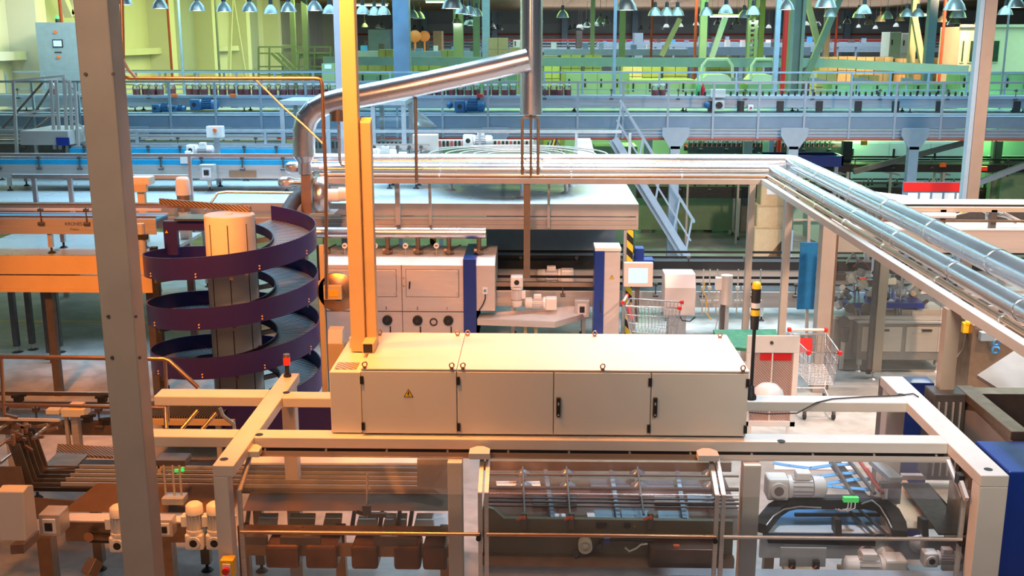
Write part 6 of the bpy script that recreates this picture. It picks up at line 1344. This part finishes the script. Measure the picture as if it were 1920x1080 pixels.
t = machine_row('grey-green machine housing with steel roof under the walkway right of the stair', 1195, 1390, 297, 330, 32.95, .45, 'greenpaint', doors=0)
t = conveyor('dark bottle conveyor low under the walkway from the stair to the tan column', xa(1190,350,31.8), 17.0, 31.8, 1.0, at(1500,352,31.8).z, .32, 0, [6, 8.5, 11, 13.5, 16], belt='rubber', side='rubber', nbr=16, rail_m='darksteel')
t = conveyor('dark conveyor with rails in front of the pale green cabinets under the walkway', xa(1425,312,30.5), 17.0, 30.6, .9, at(1500,309,30.6).z, .2, 0, [8.8, 11.5, 14, 16.5], belt='rubber', side='black', nbr=10, rail_m='rubber')
t = conveyor('conveyor with a red belt and packed bottle tops directly under the walkway', xa(1290,268,33.5), xa(1580,268,33.5), 33.5, .9, at(1400,276,33.5).z, .2, 0, [8, 11, 13], belt='red', side='rubber', rail_m='steel', nbr=6)
bt = thing('small_bottle', 'x', 'bottle', (0, 0, 0)); MB().lathe([(0, 0), (.035, 0), (.035, .12), (.015, .17), (.015, .21), (0, .21)], n=8).build('glass', 'darkglass', bt); MB().cyl((0, 0, .2), (0, 0, .23), .018, n=8).build('cap', 'silkgrey', bt)
zz_ = at(1400, 276, 33.5).z
for i in range(60):
    inst(bt, (xa(1292, 270, 33.6)+i*.075, 33.62+.1*(i % 2), zz_), label='small dark bottle in the packed row on the red belt under the walkway', group='packed bottles on the red belt')
zz_ = at(1500, 352, 31.8).z
for i in range(40):
    px = 1300+i*15+random.uniform(-5, 5); inst(bt, (xa(px, 345, 32.1), 32.1+random.uniform(-.1, .4), zz_), label='dark bottle standing on the low conveyor under the walkway', group='bottles on the low dark conveyor', sc=.9)
t = thing('blue_bin', 'long dark blue open bin behind the bend of the pipe bundle', 'bin', at(1510, 300, 31.5)); f = fr(1432, 292, 1582, 300, 29.6, 1.3)
MB().box(f[0], f[1], 29.6, 29.65, f[4]-.15, f[5]).box(f[0], f[1], 30.5, 30.55, f[4]-.15, f[5]).box(f[0], f[0]+.05, 29.6, 30.55, f[4]-.15, f[5]).box(f[1]-.05, f[1], 29.6, 30.55, f[4]-.15, f[5]).box(f[0], f[1], 29.6, 30.55, f[4]-.18, f[4]-.15).build('bin_body', 'blue', t)
MB().box(f[0]+.1, f[0]+.2, 29.7, 29.8, 0, f[4]-.15).box(f[1]-.2, f[1]-.1, 29.7, 29.8, 0, f[4]-.15).build('leg', 'galv2', t)
for px, pt, pb, Y, m2, lab in ((1400, 265, 410, 33, 'rib', 'dark steel post under the walkway left of the pipe bend'), (1585, 265, 420, 31.3, 'darkpost', 'dark post under the walkway beside the pale green cabinets'), (1440, 265, 300, 33.2, 'greenpaint', 'green post under the walkway behind the pipe bend'), (1866, 265, 400, 31.3, 'greenpaint', 'green post under the walkway right of the tan column'), (1215, 262, 305, 33, 'rib', 'short dark post behind the top of the stair'), (1328, 380, 440, 33.4, 'bluegrey', 'teal post standing on the green floor under the dark conveyor')):
    x = xa(px, (pt+pb)/2, Y); w_ = .13; tag(MB().box(x-w_, x+w_, Y, Y+.2, 0, min(at(px, pt, Y).z, zl_-.05)).build('support_post', m2), lab, 'post')
for A, B, Y, lab, m2 in (((1600, 322), (1815, 266), 30.2, 'long dark diagonal brace under the walkway over the pale green cabinets', 'rib'), ((1828, 345), (1925, 308), 28.6, 'blue-grey diagonal brace at the right edge below the walkway', 'galv2'), ((1700, 420), (1600, 390), 29.5, 'dark low brace behind the notice board', 'rib')):
    tag(MB().bar(at(*A, Y), at(*B, Y), .14).build('diagonal_brace', m2), lab, 'brace')
for i in range(7):
    px = 1290+i*95; c = at(px, 340, 31.2); t = thing('line_light_stand', 'slim bracket stand with clamp along the low dark bottle conveyor', 'bracket', (c.x, 31.2, 0), 'bracket stands along the low dark conveyor'); MB().box(c.x-.03, c.x+.03, 31.2, 31.26, 0, c.z+.3).build('post', 'steel', t); MB().bar((c.x-.3, 31.23, c.z+.3), (c.x+.25, 31.23, c.z+.18), .05).build('arm', 'steel', t)
for px, py, m2, lab in ((1620, 268, 'yellow', 'yellow tag hanging under the walkway'), (1707, 310, 'red', 'small red lamp on the dark conveyor under the walkway'), (1768, 309, 'orangeplastic', 'small orange lamp on the dark conveyor under the walkway'), (1845, 316, 'redglow', 'red light beside the tan column under the walkway')):
    tag(MB().cbox(at(px, py, 30.4), .16, .08, .12).build('signal_light', m2), lab, 'light')
# machinery between platform and walkway (centre)
t = machine_row('pale green machine housing with sloped roof under the walkway right of the hopper', 1115, 1195, 275, 312, 30.5, 1.2, 'greenpaint')
t = machine_row('lime-lit machine seen through the gap under the walkway at left', 283, 372, 252, 268, 33, 1.5, 'limepanel', doors=3)
t = thing('cable_bundle', 'coil of dark and yellow cables under the walkway right of the exhaust stand', 'cable', at(1035, 290, 26.5))
for k in range(5): MB().tube([at(1022+k*3,292,26.5), at(1028+k*4,268-k*2,26.5), at(1040,262+k*2,26.6), at(1052-k*2,275,26.6), at(1058,292,26.5)], .022, 6).build('cable', ['black', 'greenpaint', 'black', 'yellow', 'black'][k], t)
t = thing('orange_roller', 'row of copper-coloured panels on the conveyor right of the white control box', 'panel', at(860, 298, 23)); f = fr(825, 289, 885, 300, 22.2, .1); MB().box(*f).build('panel', 'copper', t)
# green floor platform strip under the walkway
for px, py in ((1225, 395), (1252, 392), (1300, 388), (1360, 392)):
    f_ = az(px, 430, 0); t = thing('machine_support', 'slim dark machine leg with foot standing on the green-lit floor', 'leg', f_, 'slim legs on the green-lit floor'); MB().box(f_.x-.06, f_.x+.06, f_.y-.06, f_.y+.06, .1, 1.3).build('tube', 'rib', t); MB().cyl(f_, f_+Vector((0, 0, .1)), .12, .03).build('levelling_foot', 'black', t)
f_ = az(1290, 430, 0); tag(MB().box(f_.x-1.8, f_.x+2.0, f_.y-.3, f_.y+.9, 1.3, 1.6).build('machine_bed', 'rib'), 'dark machine base over the green-lit floor behind the stair', 'machine')
# ================================================================ far half of the hall
def col(label, px, w_, Y, m, zb=0, zt=8.7, pm=70, d=None, name='steel_column', cat='column'):
    a, b_ = at(px-w_/2, pm, Y).x, at(px+w_/2, pm, Y).x
    return tag(MB().box(a, b_, Y, Y+(d or (b_-a)), zb, zt).build(name, m), label, cat)
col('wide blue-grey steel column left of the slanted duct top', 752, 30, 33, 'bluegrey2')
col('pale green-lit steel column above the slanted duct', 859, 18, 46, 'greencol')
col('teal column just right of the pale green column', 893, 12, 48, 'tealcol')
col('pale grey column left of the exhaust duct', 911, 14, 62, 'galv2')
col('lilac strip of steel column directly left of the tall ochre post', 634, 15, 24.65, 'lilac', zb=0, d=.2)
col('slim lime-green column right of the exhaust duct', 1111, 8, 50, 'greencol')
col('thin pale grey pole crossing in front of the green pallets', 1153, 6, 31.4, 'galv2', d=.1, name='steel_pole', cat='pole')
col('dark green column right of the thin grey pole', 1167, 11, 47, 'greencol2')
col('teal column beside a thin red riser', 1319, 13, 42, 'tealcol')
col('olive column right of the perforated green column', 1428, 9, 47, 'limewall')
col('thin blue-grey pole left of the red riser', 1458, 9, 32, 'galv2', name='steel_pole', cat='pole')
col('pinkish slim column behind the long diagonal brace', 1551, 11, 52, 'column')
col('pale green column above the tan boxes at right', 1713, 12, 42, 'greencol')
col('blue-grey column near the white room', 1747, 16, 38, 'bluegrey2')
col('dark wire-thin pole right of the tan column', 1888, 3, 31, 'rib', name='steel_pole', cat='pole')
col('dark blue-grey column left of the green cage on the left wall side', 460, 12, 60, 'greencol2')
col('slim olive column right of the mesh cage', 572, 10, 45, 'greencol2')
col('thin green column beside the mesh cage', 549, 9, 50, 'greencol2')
for px, lab, Y in ((1471, 'bright red riser pipe left of the broad green column', 32.5), (1303, 'thin red riser pipe at the far pallets', 38), (1566, 'thin dark red riser pipe behind the long brace', 50), (1766, 'thin red riser pipe near the white room', 40), (1221, 'short thin red riser pipe over the pallets', 48)):
    x = at(px, 90, Y).x; tag(MB().cyl((x, Y, 0), (x, Y, 8.6), .07 if px == 1471 else .05).build('riser_pipe', 'red' if px == 1471 else 'reddish'), lab, 'pipe')
for px, py in ((470, 60),):
    x = at(338, 60, 32).x; tag(MB().cyl((x, 32, 0), (x, 32, 8.6), .04).build('steel_pole', 'galv2'), 'thin silver pole in front of the green-lit left wall', 'pole')
    x = at(407, 60, 39).x; tag(MB().cyl((x, 39, 0), (x, 39, 8.6), .04).build('steel_pole', 'rib'), 'thin dark pole beside the white A-shaped brace', 'pole')
# broad green column (two faces) and perforated column
a = at(1481, 80, 34).x; b_ = at(1508, 80, 34).x; t = thing('steel_column', 'broad green column with a darker web, the largest behind the walkway', 'column', (a, 34, 0)); MB().box(a, a+.10, 34, 34.45, 0, 8.7).box(b_-.10, b_, 34, 34.45, 0, 8.7).build('flange', 'greencol2', t); MB().box(a+.1, b_-.1, 34.18, 34.24, 0, 8.7).build('web', 'greencol2', t)
a = at(1401, 80, 44).x; b_ = at(1420, 80, 44).x; t = thing('lattice_column', 'perforated pale green column with a ladder of small holes', 'column', (a, 44, 0)); MB().box(a, a+.12, 44, 44.3, 0, 8.6).box(b_-.12, b_, 44, 44.3, 0, 8.6).build('chord', 'greencol', t)
for k in range(30): MB().box(a+.12, b_-.12, 44.1, 44.15, 3.0+k*.19, 3.09+k*.19).build('batten', 'greencol', t)
for A, B, Y, m2, lab in (((1575, -5), (1508, 152), 36, 'greencol2', 'long olive diagonal brace crossing the broad green column'), ((1513, 0), (1537, 95), 40, 'column', 'pale diagonal brace right of the broad green column'), ((1360, 32), (1334, 108), 42, 'bluegrey', 'slanted grey brace right of the teal column'), ((1714, 30), (1735, 150), 41, 'greencol', 'slanted pale green brace at the right tan boxes'), ((1275, 35), (1240, 105), 46, 'column', 'slanted thin brace over the green pallets')):
    tag(MB().bar(at(*A, Y), at(*B, Y), .2, .2).build('diagonal_brace', m2), lab, 'brace')
# long horizontal beam over the pallets
o = MB().bar(at(608, 114, 40), at(1545, 118, 36), .22, .3).build('long_beam', 'tealcol'); tag(o, 'long teal-green horizontal beam in front of the pallets', 'beam')
o = MB().bar(at(1545, 118, 36), at(1815, 132, 34), .2, .28).build('long_beam', 'greencol'); tag(o, 'green beam continuing down right towards the white room', 'beam')
for px in (640, 860, 1156, 1313, 1430, 1560): pass
# pallet loads of cartons
def pallet_load(label, px0, px1, pyt, Y, m, dep=1.0, nx=2, group=None):
    a, b_ = at(px0, pyt, Y).x, at(px1, pyt, Y).x; zt = at(px0, pyt, Y).z
    t = thing('pallet_load', label, 'pallet load', ((a+b_)/2, Y+dep/2, 0), group)
    MB().box(a, b_, Y, Y+dep, .12, .16).box(a, b_, Y, Y+.12, 0, .12).box(a, b_, Y+dep-.12, Y+dep, 0, .12).build('wooden_pallet', 'wood', t)
    nz = max(2, int((zt-.16)/.55)); h_ = (zt-.16)/nz; w_ = (b_-a)/nx
    for k in range(nz):
        if (k+1)*h_ < 2.6: 
            if k == 0:
                MB().box(a, b_, Y, Y+dep, .16, .16+h_*max(1, int(2.6/h_))-.01).build('lower_cartons', m, t)
            continue
        for i in range(nx):
            o = random.uniform(0, .03); MB().box(a+i*w_+.01, a+(i+1)*w_-.01, Y+o, Y+dep, .16+k*h_, .16+(k+1)*h_-.02).build('carton', m, t)
    return t
for i, (p0, p1, pt, Y, m2, lab) in enumerate(((1537, 1572, 106, 44, 'cardlight', 'leftmost tan pallet load right of the braces'), (1573, 1606, 105, 44, 'cardlight', 'second tan pallet load right of the braces'), (1607, 1640, 106, 44, 'cardlight', 'third tan pallet load right of the braces'), (1641, 1676, 106, 44.2, 'cardlight', 'fourth tan pallet load right of the braces'), (1678, 1710, 109, 44.4, 'card', 'browner tan pallet load, fifth from the braces'), (1716, 1745, 110, 46, 'card', 'narrow brown pallet load left of the blue-grey column'), (1758, 1792, 108, 46, 'card', 'brown pallet load beside the white room'), (1532, 1570, 133, 40, 'cardlight', 'lower tan carton stack in front at left of the tan boxes'), (1610, 1650, 140, 40, 'card', 'lower pale brown carton stack in the middle of the tan boxes'), (1168, 1205, 112, 41.5, 'cardlight', 'pinkish tan pallet load among the green cabinets'))):
    pallet_load(lab, p0, p1, pt, Y, m2)
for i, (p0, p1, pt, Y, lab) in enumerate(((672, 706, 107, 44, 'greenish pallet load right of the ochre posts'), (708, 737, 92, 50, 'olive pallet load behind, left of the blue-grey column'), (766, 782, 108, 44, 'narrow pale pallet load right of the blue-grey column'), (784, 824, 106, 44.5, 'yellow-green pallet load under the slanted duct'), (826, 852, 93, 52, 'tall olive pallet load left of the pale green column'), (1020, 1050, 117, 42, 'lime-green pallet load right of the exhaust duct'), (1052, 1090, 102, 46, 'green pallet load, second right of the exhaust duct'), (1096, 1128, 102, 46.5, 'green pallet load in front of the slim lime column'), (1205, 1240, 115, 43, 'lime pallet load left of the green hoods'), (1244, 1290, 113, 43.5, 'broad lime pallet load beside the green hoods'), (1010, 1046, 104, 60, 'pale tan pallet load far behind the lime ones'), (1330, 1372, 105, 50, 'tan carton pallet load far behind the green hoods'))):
    pallet_load(lab, p0, p1, pt, Y, 'greenlitcard')
pallet_load('brown pallet load with white labels stacked high left of the exhaust duct', 915, 952, 70, 56, 'card')
pallet_load('tan pallet load with pale top in front of the stacked brown one', 955, 985, 88, 52, 'cardlight')
# green cabinets and hoods
machine_row('row of lime-green machine cabinets with small black handles behind the walkway', 1060, 1180, 136, 178, 37.5, 1.5, 'limepanel', doors=4)
machine_row('broad lime-green cabinet bank right of the tan pallet load behind the walkway', 1180, 1305, 150, 180, 37, 1.5, 'limepanel', doors=4)
for i, (px, w_, lab) in enumerate(((1345, 75, 'left pale green machine hood with an arched guard behind the walkway'), (1432, 60, 'right pale green machine hood behind the walkway'))):
    f = fr(px-w_/2, 158, px+w_/2, 178, 36, 1.5); t = thing('machine_hood', lab, 'machine', ((f[0]+f[1])/2, 36.5, 0)); MB().box(*f[:4], .1, f[5]).build('body', 'greenpaint', t, .01)
    cxx = (f[0]+f[1])/2; hw = (f[1]-f[0])/2; MB().xz([(f[0], f[5]), (f[1], f[5]), (cxx+hw*.5, f[5]+.3), (cxx-hw*.5, f[5]+.3)], 36.1, 37.4).build('hood', 'greenwhite', t)
    MB().tube([(cxx-hw*.8, 36.2, f[5]+.1), (cxx-hw*.75, 36.2, f[5]+.6), (cxx-hw*.5, 36.2, f[5]+.8), (cxx+hw*.5, 36.2, f[5]+.8), (cxx+hw*.75, 36.2, f[5]+.6), (cxx+hw*.8, 36.2, f[5]+.1)], .05, 8).build('arched_guard', 'greenwhite', t)
# mezzanine with red edge far behind
t = thing('far_mezzanine', 'far mezzanine with a red edge line and pale railings before the back wall', 'mezzanine', (10, 76, 0)); za_, zb_ = at(1000, 75, 76).z, at(1000, 92, 76).z
MB().box(-12, 40, 76, 80, zb_-.2, zb_+.1).build('deck', 'galv2', t); MB().box(-12, 40, 75.9, 76, za_-.03, za_+.06).build('red_line', 'red', t)
for k in range(27): x = -12+k*2; MB().box(x, x+.08, 75.95, 76.03, zb_, za_).build('rail_post', 'galv2', t)
for k in (.35, .7): MB().box(-12, 40, 75.95, 76.02, zb_+(za_-zb_)*k, zb_+(za_-zb_)*k+.07).build('rail', 'galv2', t)
for x in range(-10, 40, 8): MB().box(x, x+.3, 77, 77.3, 0, zb_).build('column', 'galv2', t)
for i, (p0, p1, pt, pb, Y, m2, lab) in enumerate(((1668, 1690, 60, 100, 60, 'greenwhite', 'tall white-green far machine with two doors near the white room'), (1690, 1712, 62, 100, 61, 'white', 'white far cabinet next to the tall white-green machine'), (690, 732, 55, 80, 70, 'bluegrey2', 'dark blue-grey far machinery block right of the ochre posts'), (780, 800, 60, 82, 68, 'darksteel', 'dark far machine with an orange glow'), (812, 828, 58, 78, 72, 'card', 'small tan far box above the dark machine'), (1190, 1206, 62, 78, 70, 'galv2', 'pale far robot arm base before the back wall'), (1081, 1092, 58, 78, 70, 'darksteel', 'small dark far robot arm before the back wall'), (962, 980, 75, 90, 66, 'white', 'white far box just left of the exhaust duct'))):
    machine_row(lab, p0, p1, pt, pb, Y, 1.5, m2, doors=1 if m2 in ('white', 'greenwhite') else 0)
for i, (px, Y) in enumerate(((796, 66), (778, 60))): tag(MB().lathe([(0, -.1), (.32, -.1), (.32, .1), (0, .1)], at(px, 68, Y), 20, 'y').box(at(px,68,Y).x-.05, at(px,68,Y).x+.05, Y-.02, Y+.05, 0, at(px,68,Y).z-.3).build('glow_wheel', 'amberglow'), 'far round wheel given an orange glow, '+('right' if i == 0 else 'left')+' of the pair past the blue-grey column', 'wheel')
# long low machine lines far behind
rnd = random.Random(11)
for i, (p0, p1, pt, pb, Y, m2, lab) in enumerate(((660, 900, 96, 108, 54, 'galv2', 'long pale far conveyor line under the lamps left of the exhaust duct'), (1020, 1290, 92, 104, 62, 'galv2', 'long pale far conveyor line right of the exhaust duct'), (1290, 1520, 88, 104, 64, 'bluegrey2', 'blue-grey far conveyor line behind the perforated column'), (1120, 1660, 80, 88, 73, 'galv2', 'very far pale conveyor line under the red edge'))):
    f = fr(p0, pt, p1, pb, Y, 1.0); t = thing('far_conveyor', lab, 'conveyor', ((f[0]+f[1])/2, Y, 0)); MB().box(*f).build('side_plate', m2, t)
    for k in range(int((f[1]-f[0])/1.2)): x = f[0]+k*1.2+.2; MB().box(x, x+.12, Y+.2, Y+.3, 0, f[4]).build('leg', m2, t)
    for k in range(int((f[1]-f[0])/.9)):
        x = f[0]+.4+k*.9; s_ = rnd.uniform(.15, .4); MB().box(x, x+s_, Y+.2, Y+.7, f[5], f[5]+rnd.uniform(.1, .4)).build('unit', rnd.choice(['white', 'darksteel', 'bluegrey2', 'tape', 'galv2']), t)
# white room at the right
f = fr(1797, 50, 2000, 160, 40, 2); t = thing('white_room', 'white walled cabin with tall windows at the right behind the tan column', 'cabin', ((f[0]+f[1])/2, 40, 0))
MB().box(*f[:4], 0, f[5]).build('wall_panel', 'white', t)
for p0, p1 in ((1800, 1812), (1815, 1832), (1838, 1852), (1858, 1878)):
    a, b_ = at(p0, 118, 39.9), at(p1, 74, 39.9); w_ = MB().box(a.x, b_.x, 39.95, 40, a.z, b_.z).build('window_frame', 'greenwhite', t); MB().box(a.x+.05, b_.x-.05, 39.93, 39.95, a.z+.05, b_.z-.05).build('window_pane', 'darkglass', w_)
a, b_ = at(1829, 67, 39.9), at(1840, 57, 39.9); MB().box(a.x, b_.x, 39.9, 39.95, a.z, b_.z).build('red_sign', 'redsign', t)
for px, pt in ((1797, 50),): MB().box(f[0]-.05, f[1], 39.85, 40, f[5]-.02, f[5]+.08).build('roof_edge', 'silkgrey', t)
# mesh cage with stairs at the left wall
t = thing('mesh_cage', 'dark green steel stair cage with rails standing before the left wall', 'cage', at(540, 130, 46))
for px in (485, 505, 530, 560, 590, 620): MB().bar(at(px, 88, 46), at(px, 150, 46), .07).build('post', 'greencol2', t)
for py in (88, 100, 125, 140): MB().bar(at(485, py, 46), at(622, py, 46), .06).build('rail', 'greencol2', t)
for dx in (0, 12): MB().bar(at(510+dx, 100, 45.5), at(570+dx, 158, 45.5), .12).build('stair_stringer', 'greencol2', t)
MB().bar(at(560, 104, 46.2), at(625, 104, 46.2), .25).build('platform_edge', 'greencol2', t)
for px in (490, 555, 615): x = at(px, 150, 46).x; MB().box(x-.05, x+.05, 46, 46.1, 0, at(px, 150, 46).z).build('leg', 'greencol2', t)
t = thing('small_machine', 'lime machine with a blue panel at the end of the dense jar row', 'machine', at(614, 142, 34)); f = fr(603, 119, 627, 141, 34, .6); MB().box(*f[:4], 0, f[5]).build('body', 'limepanel', t, .01); a, b_ = at(609, 129, 33.98), at(621, 121, 33.98); MB().box(a.x, b_.x, 33.96, 34, a.z, b_.z).build('blue_panel', 'screen', t)
# wall machinery behind jars: railing further back
railing('olive railing of a rear walkway seen over the dense row of jars', -15.5, at(625,120,36).x, 36, 3.9, at(300,131,36).z, [at(p, 140, 36).x for p in range(-20, 640, 55)], 'greencol2', .06)
tag(MB().box(-15.5, at(700,150,36).x, 36, 38.5, 3.75, 3.9).build('service_walkway', 'greencol2'), 'olive rear walkway deck behind the dense row of jars', 'walkway')
for x in (-14, -10.5, -7, -5.8): tag(MB().box(x, x+.2, 37, 37.2, 0, 3.75).build('walkway_post', 'greencol2'), 'olive post carrying the rear walkway behind the jars', 'post', 'posts of the rear walkway')
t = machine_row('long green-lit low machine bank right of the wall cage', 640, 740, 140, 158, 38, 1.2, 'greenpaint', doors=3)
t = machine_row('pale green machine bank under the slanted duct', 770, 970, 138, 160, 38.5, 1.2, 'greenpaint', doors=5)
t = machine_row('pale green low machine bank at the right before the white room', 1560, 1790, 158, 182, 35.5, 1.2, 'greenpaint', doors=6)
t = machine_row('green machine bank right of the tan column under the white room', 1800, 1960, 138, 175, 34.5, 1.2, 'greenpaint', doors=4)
for i, px in enumerate((1382, 1525, 1610, 1700)):
    c = at(px, 150, 31.9); t = thing('sensor', 'dark sensor head on a rod above the walkway conveyor, '+['over the green hoods', 'below the long brace', 'before the tan boxes', 'nearest the tan column'][i], 'sensor', (c.x, 31.9, zd)); MB().cyl((c.x, 31.9, 3.2), (c.x, 31.9, c.z), .03, n=8).build('rod', 'galv2', t); MB().cbox(c, .3, .15, .12).bar(c, c+Vector((.4, -.1, -.02)), .05).build('head', 'rib', t)
SOD = (1, .27, .03); WARM = (1, .66, .52); COOL = (.62, .84, 1); GRN = (.58, 1, .25); WHT = (.95, .97, 1); TEAL = (.45, .95, .85)
sc.view_settings.exposure = -.08
# foreground: sodium on the left, whiter on the right
spot('sodium_spot', (-4.4, 9.2, 7.6), (-3.4, 10.8, 1.2), 1650, SOD, 130, .25)
spot('sodium_spot', (-2.2, 7.4, 7.8), (-2.0, 9.7, 5.4), 1300, (1, .34, .06), 75, .22)
spot('sodium_spot', (-1.3, 9.3, 8.6), (-1.3, 10, 1.2), 850, (1, .28, .04), 85, .22)
spot('sodium_spot', (-1.0, 8.9, 4.9), (3.7, 9.2, 2.0), 260, (1, .36, .10), 60, .2)
spot('warm_lamp', (1.6, 9.9, 8.4), (1.5, 9.9, 2.4), 620, (1, .76, .76), 62, .3)
spot('white_lamp', (4.2, 11.4, 8.4), (3.0, 10.4, 1.0), 1900, (.66, .82, 1), 78, .3)
spot('sodium_spot', (-1.6, 8.7, 8.6), (-1.6, 10.3, 1), 1500, (1, .30, .06), 42, .2)  # extra unseen spot added to brighten the left guard interior
area('front_warm', (-3.5, 3.0, 7.5), 2.5, 190, (1, .58, .32), (R(60), 0, R(-8)))
area('front_grey', (3, 4.0, 8.0), 2.5, 120, (1, .86, .68), (R(60), 0, R(-12)), spread=70)
# middle of the hall
area('cool_lamps', (-6, 22, 8.4), 8, 800, (.5, .78, 1), sy=5, spread=110)
area('cool_lamps', (3, 21.8, 8.4), 8, 1000, (.74, .90, 1), sy=5, spread=115)
area('cool_lamps', (10, 18.5, 8.4), 7, 1000, (1, .92, .86), sy=6, spread=125)
spot('sodium_mid', (-7, 10.5, 7.2), (-6, 16.9, 1.6), 3600, SOD, 50, .3)
spot('pink_mid', (-1, 11.5, 8.2), (-1.2, 19.6, .8), 2800, (1, .42, .26), 56, .3)
spot('pink_mid', (7.5, 11.8, 8.2), (7.5, 19, 1.2), 4800, (1, .58, .38), 80, .3)
area('walkway_lamps', (-8, 29.0, 8.5), 12, 850, (.38, .74, 1), sy=4)
area('walkway_lamps', (8, 29.0, 8.5), 14, 1000, (.44, .82, 1), sy=4)
spot('walk_front', (-6, 23.5, 8.5), (-6, 28, 3.6), 900, (.38, .72, 1), 110, .4)
spot('walk_front', (8, 23.5, 8.5), (8, 28, 3.6), 1100, (.42, .80, 1), 110, .4)
# back of the hall
area('lime_lamps', (-11, 46, 8.3), 5, 2300, (.84, 1, .26), (0, R(35), 0), sy=36)
spot('cream_wall_lamp', (-10, 29, 8.3), (-16, 33, 6), 900, (1, .82, .5), 100, .3)
area('green_lamps', (3, 39, 8.5), 12, 1300, GRN, sy=6)
area('green_lamps', (22, 38, 8.5), 10, 1300, (.5, 1, .55), sy=9)
area('lime_lamps', (-4, 56, 8.5), 10, 1000, TEAL, sy=14)
area('white_far', (12, 70, 8.5), 26, 5500, (.90, .95, 1), sy=20)
spot('amber_fill', (14, 37, 8.6), (14, 44, 4.2), 6500, (1, .50, .22), 56, .4)  # unseen amber spots added to warm the tan pallet loads
spot('amber_fill', (5.5, 37, 8.6), (5.5, 42, 4.2), 1500, (1, .60, .25), 50, .4)
for x, y in ((3, 33.5), (9.5, 33), (14, 34), (20, 33)):
    point('green_low_lamp', (x, y, 3.2), 150, (.42, 1, .30), .4)
w.node_tree.nodes['Background'].inputs[1].default_value = .13
for o in bpy.data.objects:
    if o.type == 'LIGHT' and o.data.type != 'AREA': o.data.specular_factor = .12
